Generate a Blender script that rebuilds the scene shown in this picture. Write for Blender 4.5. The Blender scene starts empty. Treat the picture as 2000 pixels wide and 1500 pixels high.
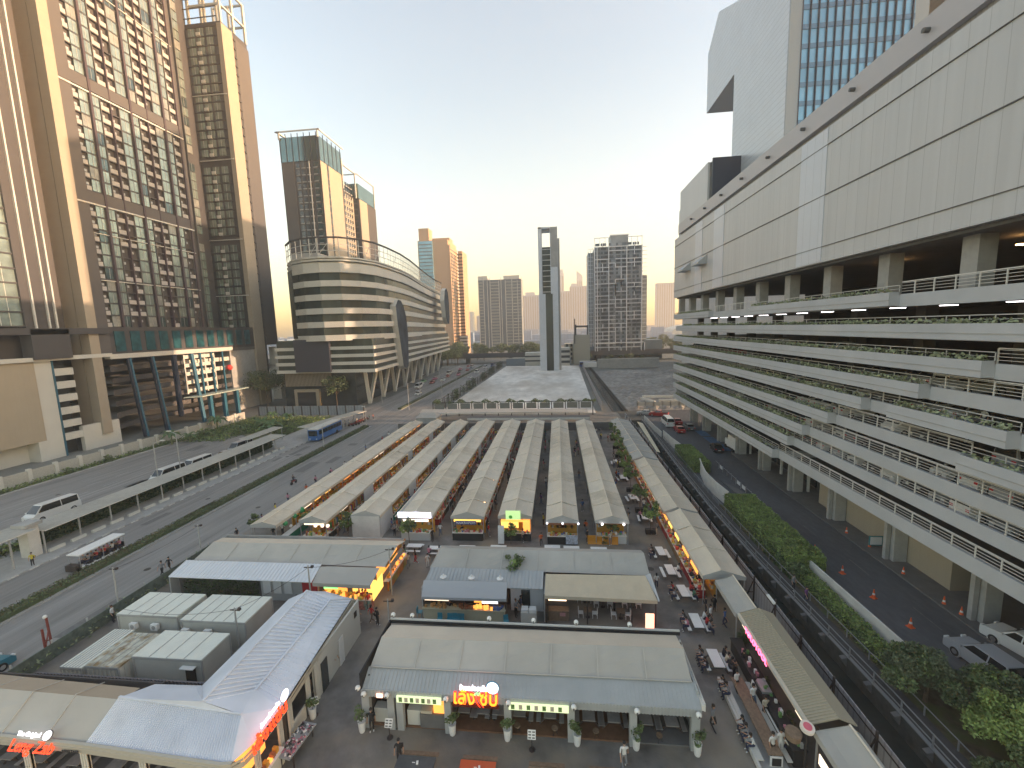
import bpy, math, random
from mathutils import Vector, Matrix
from math import radians, sin, cos, pi
S = bpy.context.scene
C = S.collection
rnd = random.Random(11)

# ------------------------------------------------------------------ camera
CAMZ = 26.0
RX = Vector((0.99409271, 0.01750053, 0.10711403))
RY = Vector((0.10388857, 0.13222182, -0.9857609))
RZ = Vector((-0.03141415, 0.99106565, 0.12962264))
ROT = Matrix((RX, RY, RZ))
cd = bpy.data.cameras.new('camera'); cam = bpy.data.objects.new('camera', cd); C.objects.link(cam)
cd.sensor_fit = 'HORIZONTAL'; cd.sensor_width = 36; cd.lens = 15.03
cd.clip_start = 0.2; cd.clip_end = 6000
cam.matrix_world = Matrix.Translation((0, 0, CAMZ)) @ ROT.to_4x4()
S.camera = cam

# ------------------------------------------------------------------ world, sun, exposure
SUN_AZ, SUN_EL = 90.0, 6.5          # degrees clockwise from +Y, above the horizon
w = bpy.data.worlds.new('World'); S.world = w; w.use_nodes = True
nt = w.node_tree; nt.nodes.clear()
sky = nt.nodes.new('ShaderNodeTexSky'); sky.sky_type = 'NISHITA'; sky.sun_disc = False
sky.sun_elevation = radians(SUN_EL); sky.sun_rotation = radians(SUN_AZ)
sky.air_density = 1.15; sky.dust_density = 1.5; sky.ozone_density = 1.0; sky.altitude = 0
bg = nt.nodes.new('ShaderNodeBackground'); bg.inputs[1].default_value = 0.15
wo = nt.nodes.new('ShaderNodeOutputWorld')
nt.links.new(sky.outputs[0], bg.inputs[0]); nt.links.new(bg.outputs[0], wo.inputs[0])
sd = bpy.data.lights.new('sun', 'SUN'); sd.energy = 2.0; sd.angle = radians(0.6); sd.color = (1.0, 0.70, 0.46)
sun = bpy.data.objects.new('sun', sd); C.objects.link(sun)
dv = Vector((sin(radians(SUN_AZ)) * cos(radians(SUN_EL)), cos(radians(SUN_AZ)) * cos(radians(SUN_EL)), sin(radians(SUN_EL))))
sun.rotation_euler = dv.to_track_quat('Z', 'Y').to_euler(); sun.location = (200, 0, 200)
vs = S.view_settings
vs.view_transform = 'Standard'; vs.look = 'None'; vs.gamma = 1; vs.use_white_balance = True; vs.white_balance_temperature = 6950; vs.white_balance_tint = 16; vs.exposure = 2.15
S.cycles.max_bounces = 5; S.cycles.diffuse_bounces = 3; S.cycles.glossy_bounces = 2; S.cycles.transmission_bounces = 2
S.cycles.volume_bounces = 0; S.cycles.sample_clamp_indirect = 4

# ------------------------------------------------------------------ helpers
def at(px, py, z=0.0):
    """point of the horizontal plane z that the survey pixel (2000x1500 frame) looks at"""
    r = ROT @ Vector((px - 1000.0, 750.0 - py, -835.0))
    t = (z - CAMZ) / r.z
    return Vector((r.x * t, r.y * t, z))
def aty(px, py, y):
    r = ROT @ Vector((px - 1000.0, 750.0 - py, -835.0)); t = y / r.y
    return Vector((r.x * t, y, CAMZ + r.z * t))
def atx(px, py, x):
    r = ROT @ Vector((px - 1000.0, 750.0 - py, -835.0)); t = x / r.x
    return Vector((x, r.y * t, CAMZ + r.z * t))

MATS = {}
def mat(name, col, rough=0.7, metal=0.0, var=0.0, scale=1.0, var2=0.0, scale2=0.1, bump=0.0, bscale=8.0, emit=0.0, ecol=None,
        alpha=1.0, spec=None, tint=None, stretch=None):
    if name in MATS: return MATS[name]
    m = bpy.data.materials.new(name); m.use_nodes = True; n = m.node_tree; b = n.nodes['Principled BSDF']
    b.inputs['Base Color'].default_value = (*col, 1); b.inputs['Roughness'].default_value = rough
    b.inputs['Metallic'].default_value = metal
    if spec is not None: b.inputs['Specular IOR Level'].default_value = spec
    if emit: b.inputs['Emission Color'].default_value = (*(ecol or col), 1); b.inputs['Emission Strength'].default_value = emit
    if alpha < 1: b.inputs['Alpha'].default_value = alpha
    L = n.links
    if var or var2 or bump:
        tc = n.nodes.new('ShaderNodeNewGeometry')
        src = tc.outputs['Position']
        if stretch:
            mp = n.nodes.new('ShaderNodeMapping'); mp.inputs['Scale'].default_value = stretch
            L.new(src, mp.inputs[0]); src = mp.outputs[0]
    if var or var2:
        cur = None
        for v, sc, det in ((var, scale, 5), (var2, scale2, 3)):
            if not v: continue
            no = n.nodes.new('ShaderNodeTexNoise'); no.inputs['Scale'].default_value = sc; no.inputs['Detail'].default_value = det
            no.inputs['Roughness'].default_value = 0.6
            L.new(src, no.inputs['Vector'])
            mr = n.nodes.new('ShaderNodeMapRange'); mr.inputs['From Min'].default_value = .3; mr.inputs['From Max'].default_value = .7
            mr.inputs['To Min'].default_value = 1 - v; mr.inputs['To Max'].default_value = 1 + v * .8
            L.new(no.outputs['Fac'], mr.inputs['Value'])
            if cur is None: cur = mr.outputs[0]
            else:
                mu = n.nodes.new('ShaderNodeMath'); mu.operation = 'MULTIPLY'; L.new(cur, mu.inputs[0]); L.new(mr.outputs[0], mu.inputs[1]); cur = mu.outputs[0]
        vm = n.nodes.new('ShaderNodeVectorMath'); vm.operation = 'SCALE'; vm.inputs[0].default_value = col
        L.new(cur, vm.inputs['Scale'])
        out = vm.outputs[0]
        if tint:                                   # second colour in patches
            no = n.nodes.new('ShaderNodeTexNoise'); no.inputs['Scale'].default_value = tint[1]; no.inputs['Detail'].default_value = 4
            L.new(src, no.inputs['Vector'])
            mr = n.nodes.new('ShaderNodeMapRange'); mr.inputs['From Min'].default_value = .45; mr.inputs['From Max'].default_value = .65
            L.new(no.outputs['Fac'], mr.inputs['Value'])
            mx = n.nodes.new('ShaderNodeMix'); mx.data_type = 'RGBA'
            L.new(mr.outputs[0], mx.inputs[0]); L.new(out, mx.inputs[6]); mx.inputs[7].default_value = (*tint[0], 1); out = mx.outputs[2]
        L.new(out, b.inputs['Base Color'])
    if bump:
        no = n.nodes.new('ShaderNodeTexNoise'); no.inputs['Scale'].default_value = bscale; no.inputs['Detail'].default_value = 4
        L.new(src, no.inputs['Vector'])
        bu = n.nodes.new('ShaderNodeBump'); bu.inputs['Strength'].default_value = bump; bu.inputs['Distance'].default_value = 0.05
        L.new(no.outputs['Fac'], bu.inputs['Height']); L.new(bu.outputs[0], b.inputs['Normal'])
    MATS[name] = m
    return m

def add_lines(m, axis, pitch, width, dark, col2=None):
    """thin seams every `pitch` metres along a world axis, in the material itself"""
    n = m.node_tree; b = n.nodes['Principled BSDF']; L = n.links
    g = n.nodes.new('ShaderNodeNewGeometry'); sp = n.nodes.new('ShaderNodeSeparateXYZ'); L.new(g.outputs['Position'], sp.inputs[0])
    d = n.nodes.new('ShaderNodeMath'); d.operation = 'DIVIDE'; d.inputs[1].default_value = pitch; L.new(sp.outputs[axis], d.inputs[0])
    f = n.nodes.new('ShaderNodeMath'); f.operation = 'FRACT'; L.new(d.outputs[0], f.inputs[0])
    l = n.nodes.new('ShaderNodeMath'); l.operation = 'LESS_THAN'; l.inputs[1].default_value = width / pitch; L.new(f.outputs[0], l.inputs[0])
    mx = n.nodes.new('ShaderNodeMix'); mx.data_type = 'RGBA'; L.new(l.outputs[0], mx.inputs[0])
    bc = b.inputs['Base Color']
    if bc.is_linked: L.new(bc.links[0].from_socket, mx.inputs[6])
    else: mx.inputs[6].default_value = bc.default_value
    c = col2 or tuple(x * dark for x in list(bc.default_value)[:3])
    mx.inputs[7].default_value = (*c, 1); L.new(mx.outputs[2], bc)
    return m

class MB:
    def __init__(s): s.v = []; s.f = []; s.m = []
    def face(s, pts, m=0):
        k = len(s.v); s.v += [tuple(p) for p in pts]; s.f.append(tuple(range(k, k + len(pts)))); s.m.append(m)
    def box(s, x0, x1, y0, y1, z0, z1, m=0):
        if x0 > x1: x0, x1 = x1, x0
        if y0 > y1: y0, y1 = y1, y0
        k = len(s.v)
        s.v += [(x0,y0,z0),(x1,y0,z0),(x1,y1,z0),(x0,y1,z0),(x0,y0,z1),(x1,y0,z1),(x1,y1,z1),(x0,y1,z1)]
        for q in ((0,3,2,1),(4,5,6,7),(0,1,5,4),(1,2,6,5),(2,3,7,6),(3,0,4,7)):
            s.f.append(tuple(k + i for i in q)); s.m.append(m)
        return s
    def xbox(s, M, sx, sy, sz, m=0):               # box centred on M with full sizes
        k = len(s.v)
        for z in (-.5, .5):
            for x, y in ((-.5,-.5),(.5,-.5),(.5,.5),(-.5,.5)): s.v.append(tuple(M @ Vector((x*sx, y*sy, z*sz))))
        for q in ((0,3,2,1),(4,5,6,7),(0,1,5,4),(1,2,6,5),(2,3,7,6),(3,0,4,7)):
            s.f.append(tuple(k + i for i in q)); s.m.append(m)
        return s
    def rbox(s, cx, cy, sx, sy, z0, z1, rot, m=0):
        return s.xbox(Matrix.Translation((cx, cy, (z0+z1)/2)) @ Matrix.Rotation(rot, 4, 'Z'), sx, sy, z1-z0, m)
    def bar(s, p, q, w, h=None, m=0):
        p = Vector(p); q = Vector(q); d = q - p; L = d.length
        if L < 1e-6: return s
        return s.xbox(Matrix.Translation((p+q)/2) @ d.to_track_quat('Z', 'Y').to_matrix().to_4x4(), w, h or w, L, m)
    def tube(s, p, q, r0, r1=None, n=8, m=0, cap=True):
        p = Vector(p); q = Vector(q); d = q - p
        if d.length < 1e-6: return s
        r1 = r0 if r1 is None else r1
        R = d.to_track_quat('Z', 'Y').to_matrix(); k = len(s.v)
        for c, r in ((p, r0), (q, r1)):
            for i in range(n):
                a = 2*pi*i/n; s.v.append(tuple(c + R @ Vector((r*cos(a), r*sin(a), 0))))
        for i in range(n):
            j = (i+1) % n; s.f.append((k+i, k+j, k+n+j, k+n+i)); s.m.append(m)
        if cap:
            s.f.append(tuple(k+n-1-i for i in range(n))); s.m.append(m)
            s.f.append(tuple(k+n+i for i in range(n))); s.m.append(m)
        return s
    def prism(s, poly, z0, z1, m=0, mtop=None):
        k = len(s.v); n = len(poly)
        ar = sum(poly[i][0]*poly[(i+1)%n][1] - poly[(i+1)%n][0]*poly[i][1] for i in range(n))
        if ar < 0: poly = list(poly)[::-1]
        s.v += [(p[0], p[1], z0) for p in poly] + [(p[0], p[1], z1) for p in poly]
        for i in range(n):
            j = (i+1) % n; s.f.append((k+i, k+j, k+n+j, k+n+i)); s.m.append(m)
        s.f.append(tuple(k+n-1-i for i in range(n))); s.m.append(m)
        s.f.append(tuple(k+n+i for i in range(n))); s.m.append(m if mtop is None else mtop)
        return s
    def extr(s, prof, a0, a1, axis='x', m=0):       # closed profile extruded along x (prof=(y,z)) or y (prof=(x,z))
        k = len(s.v); n = len(prof)
        f = (lambda a, p: (a, p[0], p[1])) if axis == 'x' else (lambda a, p: (p[0], a, p[1]))
        s.v += [f(a0, p) for p in prof] + [f(a1, p) for p in prof]
        for i in range(n):
            j = (i+1) % n; s.f.append((k+i, k+j, k+n+j, k+n+i)); s.m.append(m)
        s.f.append(tuple(k+n-1-i for i in range(n))); s.m.append(m)
        s.f.append(tuple(k+n+i for i in range(n))); s.m.append(m)
        return s
    def ball(s, c, r, nu=8, nv=5, m=0, sx=1, sy=1, sz=1):
        c = Vector(c); k = len(s.v)
        s.v.append(tuple(c + Vector((0,0,-r*sz))))
        for j in range(1, nv):
            t = -pi/2 + pi*j/nv
            for i in range(nu):
                a = 2*pi*i/nu; s.v.append((c.x+r*sx*cos(t)*cos(a), c.y+r*sy*cos(t)*sin(a), c.z+r*sz*sin(t)))
        s.v.append(tuple(c + Vector((0,0,r*sz)))); e = len(s.v)-1
        for i in range(nu):
            j = (i+1) % nu; s.f.append((k, k+1+j, k+1+i)); s.m.append(m)
            b = k+1+(nv-2)*nu; s.f.append((b+i, b+j, e)); s.m.append(m)
        for v in range(nv-2):
            b = k+1+v*nu
            for i in range(nu):
                j = (i+1) % nu; s.f.append((b+i, b+j, b+nu+j, b+nu+i)); s.m.append(m)
        return s
    def lathe(s, prof, n=10, m=0, c=(0,0)):
        k = len(s.v)
        for r, z in prof:
            for i in range(n):
                a = 2*pi*i/n; s.v.append((c[0]+r*cos(a), c[1]+r*sin(a), z))
        for q in range(len(prof)-1):
            for i in range(n):
                j = (i+1) % n; s.f.append((k+q*n+i, k+q*n+j, k+(q+1)*n+j, k+(q+1)*n+i)); s.m.append(m)
        s.f.append(tuple(k+n-1-i for i in range(n))); s.m.append(m)
        b = k+(len(prof)-1)*n; s.f.append(tuple(b+i for i in range(n))); s.m.append(m)
        return s
    def leaf(s, c, size, m=0, up=0.0, asp=0.5):
        a = rnd.uniform(0, 2*pi); t = rnd.uniform(-1, 1); q = math.sqrt(max(0, 1-t*t))
        d = Vector((q*cos(a), q*sin(a), t*.6+up)).normalized()
        u = Vector((rnd.uniform(-1,1), rnd.uniform(-1,1), rnd.uniform(-1,1))).cross(d)
        if u.length < 1e-3: u = Vector((1,0,0))
        u = u.normalized()*size*asp; d = d*size; c = Vector(c)
        k = len(s.v); s.v += [tuple(c-d*.5), tuple(c+u*.5), tuple(c+d*.5), tuple(c-u*.5)]
        s.f.append((k,k+1,k+2,k+3)); s.m.append(m)
    def build(s, name, mats, parent=None, smooth=False, loc=None, kind=None):
        if not isinstance(mats, (list, tuple)): mats = [mats]
        me = bpy.data.meshes.new(name)
        off = Vector((0,0,0))
        if parent is not None:
            q = parent
            while q.parent is not None: off += q.location; q = q.parent
            off += q.location
        elif loc is not None: off = Vector(loc)
        vv = s.v if off.length == 0 else [(x-off.x, y-off.y, z-off.z) for x, y, z in s.v]
        me.from_pydata(vv, [], s.f); me.update()
        for m_ in mats: me.materials.append(m_)
        if len(mats) > 1: me.polygons.foreach_set('material_index', s.m)
        if smooth: me.polygons.foreach_set('use_smooth', [True]*len(me.polygons))
        o = bpy.data.objects.new(name, me); C.objects.link(o)
        if parent is not None: o.parent = parent
        elif loc is not None: o.location = off
        if kind: o['kind'] = kind
        return o
def tag(o, label, cat, group=None):
    o['label'] = label; o['category'] = cat
    if group: o['group'] = group
    return o
def thing(name, loc, label, cat, group=None):
    o = bpy.data.objects.new(name, None); C.objects.link(o); o.location = loc; o.empty_display_size = .3
    return tag(o, label, cat, group)
def struct(mb, name, mats, smooth=False):
    o = mb.build(name, mats, smooth=smooth); o['kind'] = 'structure'; return o
def kids(o): return list(o.children)
def copy_tree(o, parent=None):
    c = o.copy(); C.objects.link(c); c.parent = parent
    for ch in kids(o): copy_tree(ch, c)
    return c
USED = set()
def put(proto, loc, rz=0, label=None, group=None, scale=None):
    """first call moves the prototype itself, later calls copy it"""
    if proto.name in USED: o = copy_tree(proto)
    else: o = proto; USED.add(proto.name)
    o.location = loc; o.rotation_euler = (0, 0, rz)
    if label: o['label'] = label
    if group: o['group'] = group
    if scale: o.scale = (scale,)*3 if not isinstance(scale, tuple) else scale
    return o
def recolor(o, slot, m):
    if o.type == 'MESH' and slot < len(o.material_slots):
        o.material_slots[slot].link = 'OBJECT'; o.material_slots[slot].material = m
def parts100(name, mbs, mats, parent, limit=100, smooth=False):
    """mbs sorted largest-in-view first: single parts, the surplus as one stuff part"""
    for b in mbs[:limit]: b.build(name, mats, parent, smooth)
    if len(mbs) > limit:
        r = MB()
        for b in mbs[limit:]:
            k = len(r.v); r.v += b.v; r.f += [tuple(k+i for i in f) for f in b.f]; r.m += b.m
        r.build(name, mats, parent, smooth, kind='stuff')
ORD = ['first','second','third','fourth','fifth','sixth','seventh','eighth','ninth','tenth','eleventh','twelfth','thirteenth','fourteenth',
       'fifteenth','sixteenth','seventeenth','eighteenth','nineteenth','twentieth']
TENS = ['', '', 'twenty', 'thirty', 'forty', 'fifty', 'sixty']; TH = ['', '', 'twentieth', 'thirtieth', 'fortieth', 'fiftieth', 'sixtieth']
def nth(i):
    if i < 20: return ORD[i]
    n = i+1; return TH[n//10] if n % 10 == 0 else TENS[n//10] + '-' + ORD[n%10-1]
# ------------------------------------------------------------------ materials
m_asph = mat('worn_asphalt', (.225,.22,.21), .9, var=.3, scale=1.1, var2=.3, scale2=.14, bump=.3, bscale=14, stretch=(1.3,.07,1), tint=((.24,.232,.22),.35))
m_asph_new = mat('dark_asphalt', (0.086,0.092,0.101), .85, var=.18, scale=2.5, var2=.25, scale2=.15, bump=.3, bscale=14, stretch=(1,.3,1))
m_market = mat('market_paving', (.165,.157,.147), .7, var=.42, scale=.55, var2=.38, scale2=.13, bump=.3, bscale=6, tint=((.24,.205,.155),.17))
m_ground = mat('city_ground', (0.169,0.176,0.163), .95, var=.3, scale=.05, var2=.3, scale2=.01)
m_pad = mat('concrete_pad', (.74,.72,.67), .9, var=.2, scale=.3, var2=.22, scale2=.06, tint=((.46,.42,.36),.045), stretch=(1,.45,1))
m_rubble = mat('rubble_ground', (0.272,0.264,0.248), .95, var=.45, scale=.5, var2=.3, scale2=.06, bump=1, bscale=1.5)
m_grass = mat('rough_grass', (0.111,0.137,0.058), .95, var=.45, scale=1.2, var2=.35, scale2=.25, bump=.8, bscale=5, tint=((.17,.14,.09),.25))
m_conc = mat('grey_concrete', (0.360,0.360,0.348), .85, var=.12, scale=1.2, var2=.12, scale2=.2)
m_conc_d = mat('dark_concrete', (.13,.13,.13), .9, var=.15, scale=1.2)
m_conc_l = mat('pale_concrete', (0.575,0.562,0.525), .85, var=.1, scale=.9, var2=.08, scale2=.15)
m_white = mat('white_paint', (.72,.72,.7), .5, var=.05, scale=2)
m_line = mat('road_marking', (.33,.33,.32), .7, var=.35, scale=1.5)
m_canvas = mat('tan_canvas', (.62,.54,.43), .8, var=.05, scale=.6, var2=.1, scale2=.09, bump=.35, bscale=1.5)
m_canvas2 = mat('older_canvas', (.57,.49,.38), .85, var=.10, scale=1.1, var2=.14, scale2=.3)
m_canvas3 = mat('newer_canvas', (.65,.575,.465), .8, var=.06, scale=1.1, var2=.1, scale2=.3)
m_canvas_g = mat('grey_canvas', (.40,.385,.35), .75, var=.05, scale=.6, var2=.12, scale2=.12, bump=.35, bscale=1.2)
m_canvas_sg = mat('seam_grey', (.46,.445,.41), .8)
m_canvas_s = mat('seam_canvas', (.74,.66,.54), .8)
m_canvas_w = mat('white_canvas', (.6,.62,.62), .6, var=.05, scale=.8)
m_metal = mat('corrugated_sheet', (0.650,0.700,0.775), .45, metal=.15, var=.06, scale=.7, var2=.08, scale2=.2)
m_metal_g = mat('corrugated_grey_sheet', (.40,.42,.42), .5, metal=.1, var=.08, scale=.7)
m_metal_d = mat('dark_steel', (.06,.05,.05), .5, metal=.3)
m_steel = mat('galvanised_steel', (.4,.41,.42), .45, metal=.4, var=.1, scale=3)
m_box = mat('container_sheet', (0.460,0.460,0.420), .6, var=.07, scale=.8, var2=.08, scale2=.3)
m_boxtop = mat('container_roof', (0.672,0.696,0.624), .55, var=.06, scale=1.0)
m_boxtop_r = mat('rusty_container_roof', (.5,.5,.42), .7, var=.25, scale=2.2, tint=((.25,.17,.08),1.4))
m_fence = mat('fence_sheet', (.36,.36,.38), .6, var=.1, scale=1, var2=.1, scale2=.2)
add_lines(m_fence, 1, .5, .12, .72)
m_fence_x = mat('grey_hoarding', (.25,.27,.29), .6, var=.1, scale=.6); add_lines(m_fence_x, 0, 1.0, .15, .7)
m_panel = mat('mall_cladding', (.50,.505,.515), .38, var=.05, scale=1.2, var2=.05, scale2=.35, stretch=(1,1,.04))
add_lines(m_panel, 1, 1.55, .05, .72)
m_panel_b = mat('mall_cladding_pale', (.54,.57,.63), .3, var=.03, scale=.2); add_lines(m_panel_b, 1, 1.55, .05, .72)
m_rib = mat('ribbed_cladding', (.36,.35,.35), .5, var=.05, scale=.4); add_lines(m_rib, 1, .45, .08, .8)
m_deck = mat('deck_fascia', (.44,.455,.475), .6, var=.05, scale=.5, var2=.06, scale2=.1)
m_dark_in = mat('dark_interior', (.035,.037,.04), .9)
m_water = mat('canal_water_surface', (.03,.038,.036), .22, var=.2, scale=.6, bump=.3, bscale=1.2)
m_glass_b = mat('blue_curtain_glass', (.20,.40,.55), .25, metal=.45, var=.2, scale=.15)
m_glass_t = mat('teal_glass', (.15,.24,.24), .1, metal=.8, var=.25, scale=.3)
m_glass_d = mat('dark_glass', (.035,.045,.05), .1, var=.4, scale=.35, spec=.8)
m_glass_o = mat('office_glass', (.045,.06,.055), .25, var=.8, scale=.12, spec=.4, stretch=(1,1,.3))
m_beige = mat('beige_render', (.35,.30,.235), .8, var=.04, scale=.3); add_lines(m_beige, 2, 3.1, .06, .88)
m_brown = mat('brown_render', (.068,.064,.066), .8, var=.06, scale=.3)
m_brown_l = mat('taupe_render', (.10,.092,.09), .8, var=.05, scale=.3)
m_offwhite = mat('offwhite_render', (.55,.54,.49), .8, var=.05, scale=.3, var2=.06, scale2=.08)
m_tan = mat('tan_render', (.37,.315,.235), .8, var=.04, scale=.3); add_lines(m_tan, 1, 1.0, .05, .93)
m_blue_col = mat('blue_column', (.02,.11,.17), .5)
m_navy_col = mat('navy_column', (.02,.03,.055), .5)
m_leaf = mat('leaf_green', (.12,.17,.065), .6, var=.45, scale=1.6, var2=.25, scale2=.3)
m_leaf_y = mat('leaf_light_green', (.20,.28,.075), .6, var=.35, scale=1.2, var2=.2, scale2=.3)
m_leaf_d = mat('leaf_dark_green', (.07,.105,.05), .65, var=.4, scale=1.0)
m_leaf_far = mat('leaf_far_green', (0.078,0.108,0.054), .8, var=.5, scale=.4)
m_leaf_g = mat('leaf_grey_green', (.28,.32,.19), .7, var=.4, scale=2)
m_bark = mat('bark', (.12,.09,.065), .9, var=.3, scale=4)
m_tyre = mat('tyre_rubber', (.015,.015,.016), .8)
m_chrome = mat('bright_metal', (.6,.6,.6), .3, metal=.9)
m_cwin = mat('car_glass', (.015,.018,.02), .08, spec=.8)
m_red_l = mat('tail_light_red', (.5,.02,.015), .4)
m_head = mat('headlight_glass', (.7,.7,.68), .2)
m_orange = mat('orange_plastic', (.75,.12,.03), .5)
m_wood = mat('bench_wood', (.22,.15,.10), .7, var=.25, scale=5)
m_black = mat('black_fabric', (.02,.02,.022), .7)
m_skin = mat('skin', (.42,.24,.16), .55)
m_hair = mat('black_hair', (.012,.01,.01), .5)
m_shoe = mat('shoe', (.1,.1,.1), .6)
def paint(name, c, r=.3): return mat('paint_' + name, c, r, spec=.6)
WARM = (1.0, .48, .12)
m_lamp = mat('warm_lamp', (1,.6,.2), emit=5, ecol=(1.0,.55,.2))
m_lampw = mat('cool_lamp', (1,1,1), emit=2, ecol=(.95,.97,1.0))
m_glow_o = mat('lit_orange_panel', (.9,.4,.08), emit=.38, ecol=(1.0,.36,.07))
m_glow_y = mat('lit_yellow_panel', (.9,.65,.15), emit=.4, ecol=(1.0,.55,.12))
m_glow_w = mat('lit_cream_panel', (.9,.85,.7), emit=.4, ecol=(1.0,.82,.6))
m_neon_r = mat('neon_red', (1,.05,.02), emit=.6, ecol=(1.0,.05,.012))
m_neon_o = mat('neon_orange', (1,.3,.02), emit=.7, ecol=(1.0,.22,.015))
m_neon_g = mat('lit_green_panel', (.2,.7,.2), emit=.35, ecol=(.25,.9,.25))
m_neon_w = mat('lit_white_panel', (.9,.93,1), emit=.6, ecol=(.85,.9,1.0))
# ------------------------------------------------------------------ ground, roads, water
b = MB(); b.face([(-990,-60,-.03),(17.9,-60,-.03),(17.9,129.5,-.03),(-990,129.5,-.03)])
b.face([(22.9,-60,-.03),(450,-60,-.03),(450,129.5,-.03),(22.9,129.5,-.03)])
b.face([(-990,129.5,-.03),(16.5,129.5,-.03),(16.5,300,-.03),(-990,300,-.03)])
b.face([(20.5,129.5,-.03),(450,129.5,-.03),(450,300,-.03),(20.5,300,-.03)])
b.face([(-990,300,-.03),(450,300,-.03),(450,1980,-.03),(-990,1980,-.03)])
struct(b, 'ground', m_ground)
b = MB(); b.face([(-42,-20,0),(17.9,-20,0),(17.9,108,0),(-42,108,0)]); b.face([(-42,108,0),(17.9,108,0),(16.5,129.5,0),(-42,129.5,0)])
struct(b, 'market_paving', m_market)
b = MB(); b.face([(-61.2,-20,.004),(-42,-20,.004),(-42,310,.004),(-61.2,310,.004)])
b.face([(-61.2,113,.006),(-61.2,310,.006),(-72,310,.006),(-66,118,.006)])
b.face([(-96,-10,.004),(-70.5,-10,.004),(-70.5,92,.004),(-84,103,.004),(-96,97,.004)])
struct(b, 'street_asphalt', m_asph)
b = MB()
for x0 in (-85.5, -82.0):
    for i in range(12):
        y = 40 + i*5.2; b.face([(x0,y,.012),(x0+.16,y,.012),(x0+.16,y+2.6,.012),(x0,y+2.6,.012)])
for i in range(14):
    y = 118+i*13; b.face([(-57.5,y,.012),(-57.3,y,.012),(-57.3,y+4,.012),(-57.5,y+4,.012)])
struct(b, 'lane_markings', m_line)
b = MB(); b.box(-61.4,-61.1,-10,84,0,.14,0); b.box(-96.4,-96,-10,97,0,.15,0)
struct(b, 'kerb', m_conc)
b = MB()
for i in range(44):
    y = 20 + i*2.0; b.box(-61.09,-60.97,y,y+1.0,.01,.15,0)
struct(b, 'kerb_paint', mat('worn_kerb_paint',(.5,.5,.48),.8,var=.3,scale=3))
b = MB(); b.box(-70.6,-61.4,-10,112,-.01,.12); struct(b, 'sidewalk', m_conc)
b = MB(); b.box(-53.9,-51.9,-10,112,0,.16); b.box(-53.6,-52.2,135,300,0,.16); struct(b, 'median_kerb', m_conc)
# grass patch and verge on the left
b = MB()
b.box(-98.5,-96.4,20,97,.0,.1); b.prism([(-98.5,97),(-84,103.5),(-70.6,92),(-70.6,126),(-98.5,126)], .0,.09)
struct(b, 'grass_verge', m_grass)
# concrete pad and rubble lot
b = MB(); b.prism([(-37.5,126.5),(11.0,126.5),(13.6,282),(-35,290)], 0, .35); struct(b, 'concrete_lot', m_pad)
b = MB(); n = 26
for i in range(n):
    for j in range(n):
        def h(i, j): 
            r2 = random.Random(i*131+j); return .05 + (0 if i in (0,n) or j in (0,n) else r2.random()**3*.9)
        def P(i, j): return (21+ (28+ j*1.6)*i/n, 131+ 118*j/n, h(i, j))
        b.face([P(i,j),P(i+1,j),P(i+1,j+1),P(i,j+1)])
struct(b, 'rubble_lot', m_rubble)
# canal: water below bank walls
b = MB(); b.face([(17.9,-20,-1.1),(22.6,-20,-1.1),(22.6,117.5,-1.1),(17.9,117.5,-1.1)]); b.face([(16.5,129.5,-1.1),(20.5,129.5,-1.1),(20.5,300,-1.1),(16.5,300,-1.1)])
struct(b, 'canal_water', m_water)
b = MB(); b.box(17.6,17.9,-20,117.2,-2,.02); 
XW = [(-20,22.3),(28,21.75),(46,20.95),(60,20.75),(80,21.2),(100,21.9),(117.2,22.4)]
def xw(y):
    for (ya,xa),(yb,xb) in zip(XW, XW[1:]):
        if y <= yb: return xa+(xb-xa)*(y-ya)/(yb-ya)
    return XW[-1][1]
b.prism([(x,y) for y,x in XW]+[(x+.2,y) for y,x in XW[::-1]],-2,.3); b.box(17.6,24.6,117.2,129.5,-1.2,.03)
b.box(16.2,16.5,129.5,300,-2,.3); b.box(20.5,20.8,129.5,300,-2,.3)
struct(b, 'canal_bank', mat('canal_wall',(.075,.08,.075),.9,var=.3,scale=1.5))
b = MB(); b.prism([(x+.2,y) for y,x in XW]+[(x+1.5,y) for y,x in XW[::-1]],-.02,.28); struct(b, 'canal_footpath', mat('footpath_dark',(.06,.06,.062),.9,var=.2,scale=2))
b = MB(); b.face([(22.3,-20,.003),(60,-20,.003),(60,131,.003),(22.3,131,.003)]); struct(b, 'mall_road', m_asph_new)
b = MB(); b.prism([(26.2,71),(28.5,64),(27.2,52),(27,58)], .004, .13); b.box(33.8,60,30,86,.004,.15); struct(b, 'mall_pavement', m_conc_d)
b = MB(); b.box(22.6,25.4,-10,61,.0,.1); b.prism([(25.4,-10),(29,-10),(29.2,24),(28,30),(25.4,31.5)],0,.1); struct(b, 'planting_bed', mat('bed_soil',(.09,.075,.05),.95,var=.4,scale=2,tint=((.07,.09,.035),.6)))
b = MB()
for y0 in (88,94,100): 
    b.face([(32.6,y0,.01),(34.8,y0,.01),(34.8,y0+5.2,.01),(32.6,y0+5.2,.01)])
struct(b, 'blue_road_marking', mat('blue_marking', (.05,.13,.25), .8, var=.3, scale=1.5))
b = MB()
for (x,y) in ((31.6,28),(31.3,36),(31,44),(30.6,52)): b.face([(x,y,.01),(x+.1,y,.01),(x+.1,y+3,.01),(x,y+3,.01)])
struct(b, 'mall_lane_marking', mat('worn_marking',(.14,.14,.145),.8,var=.4,scale=2))

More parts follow.
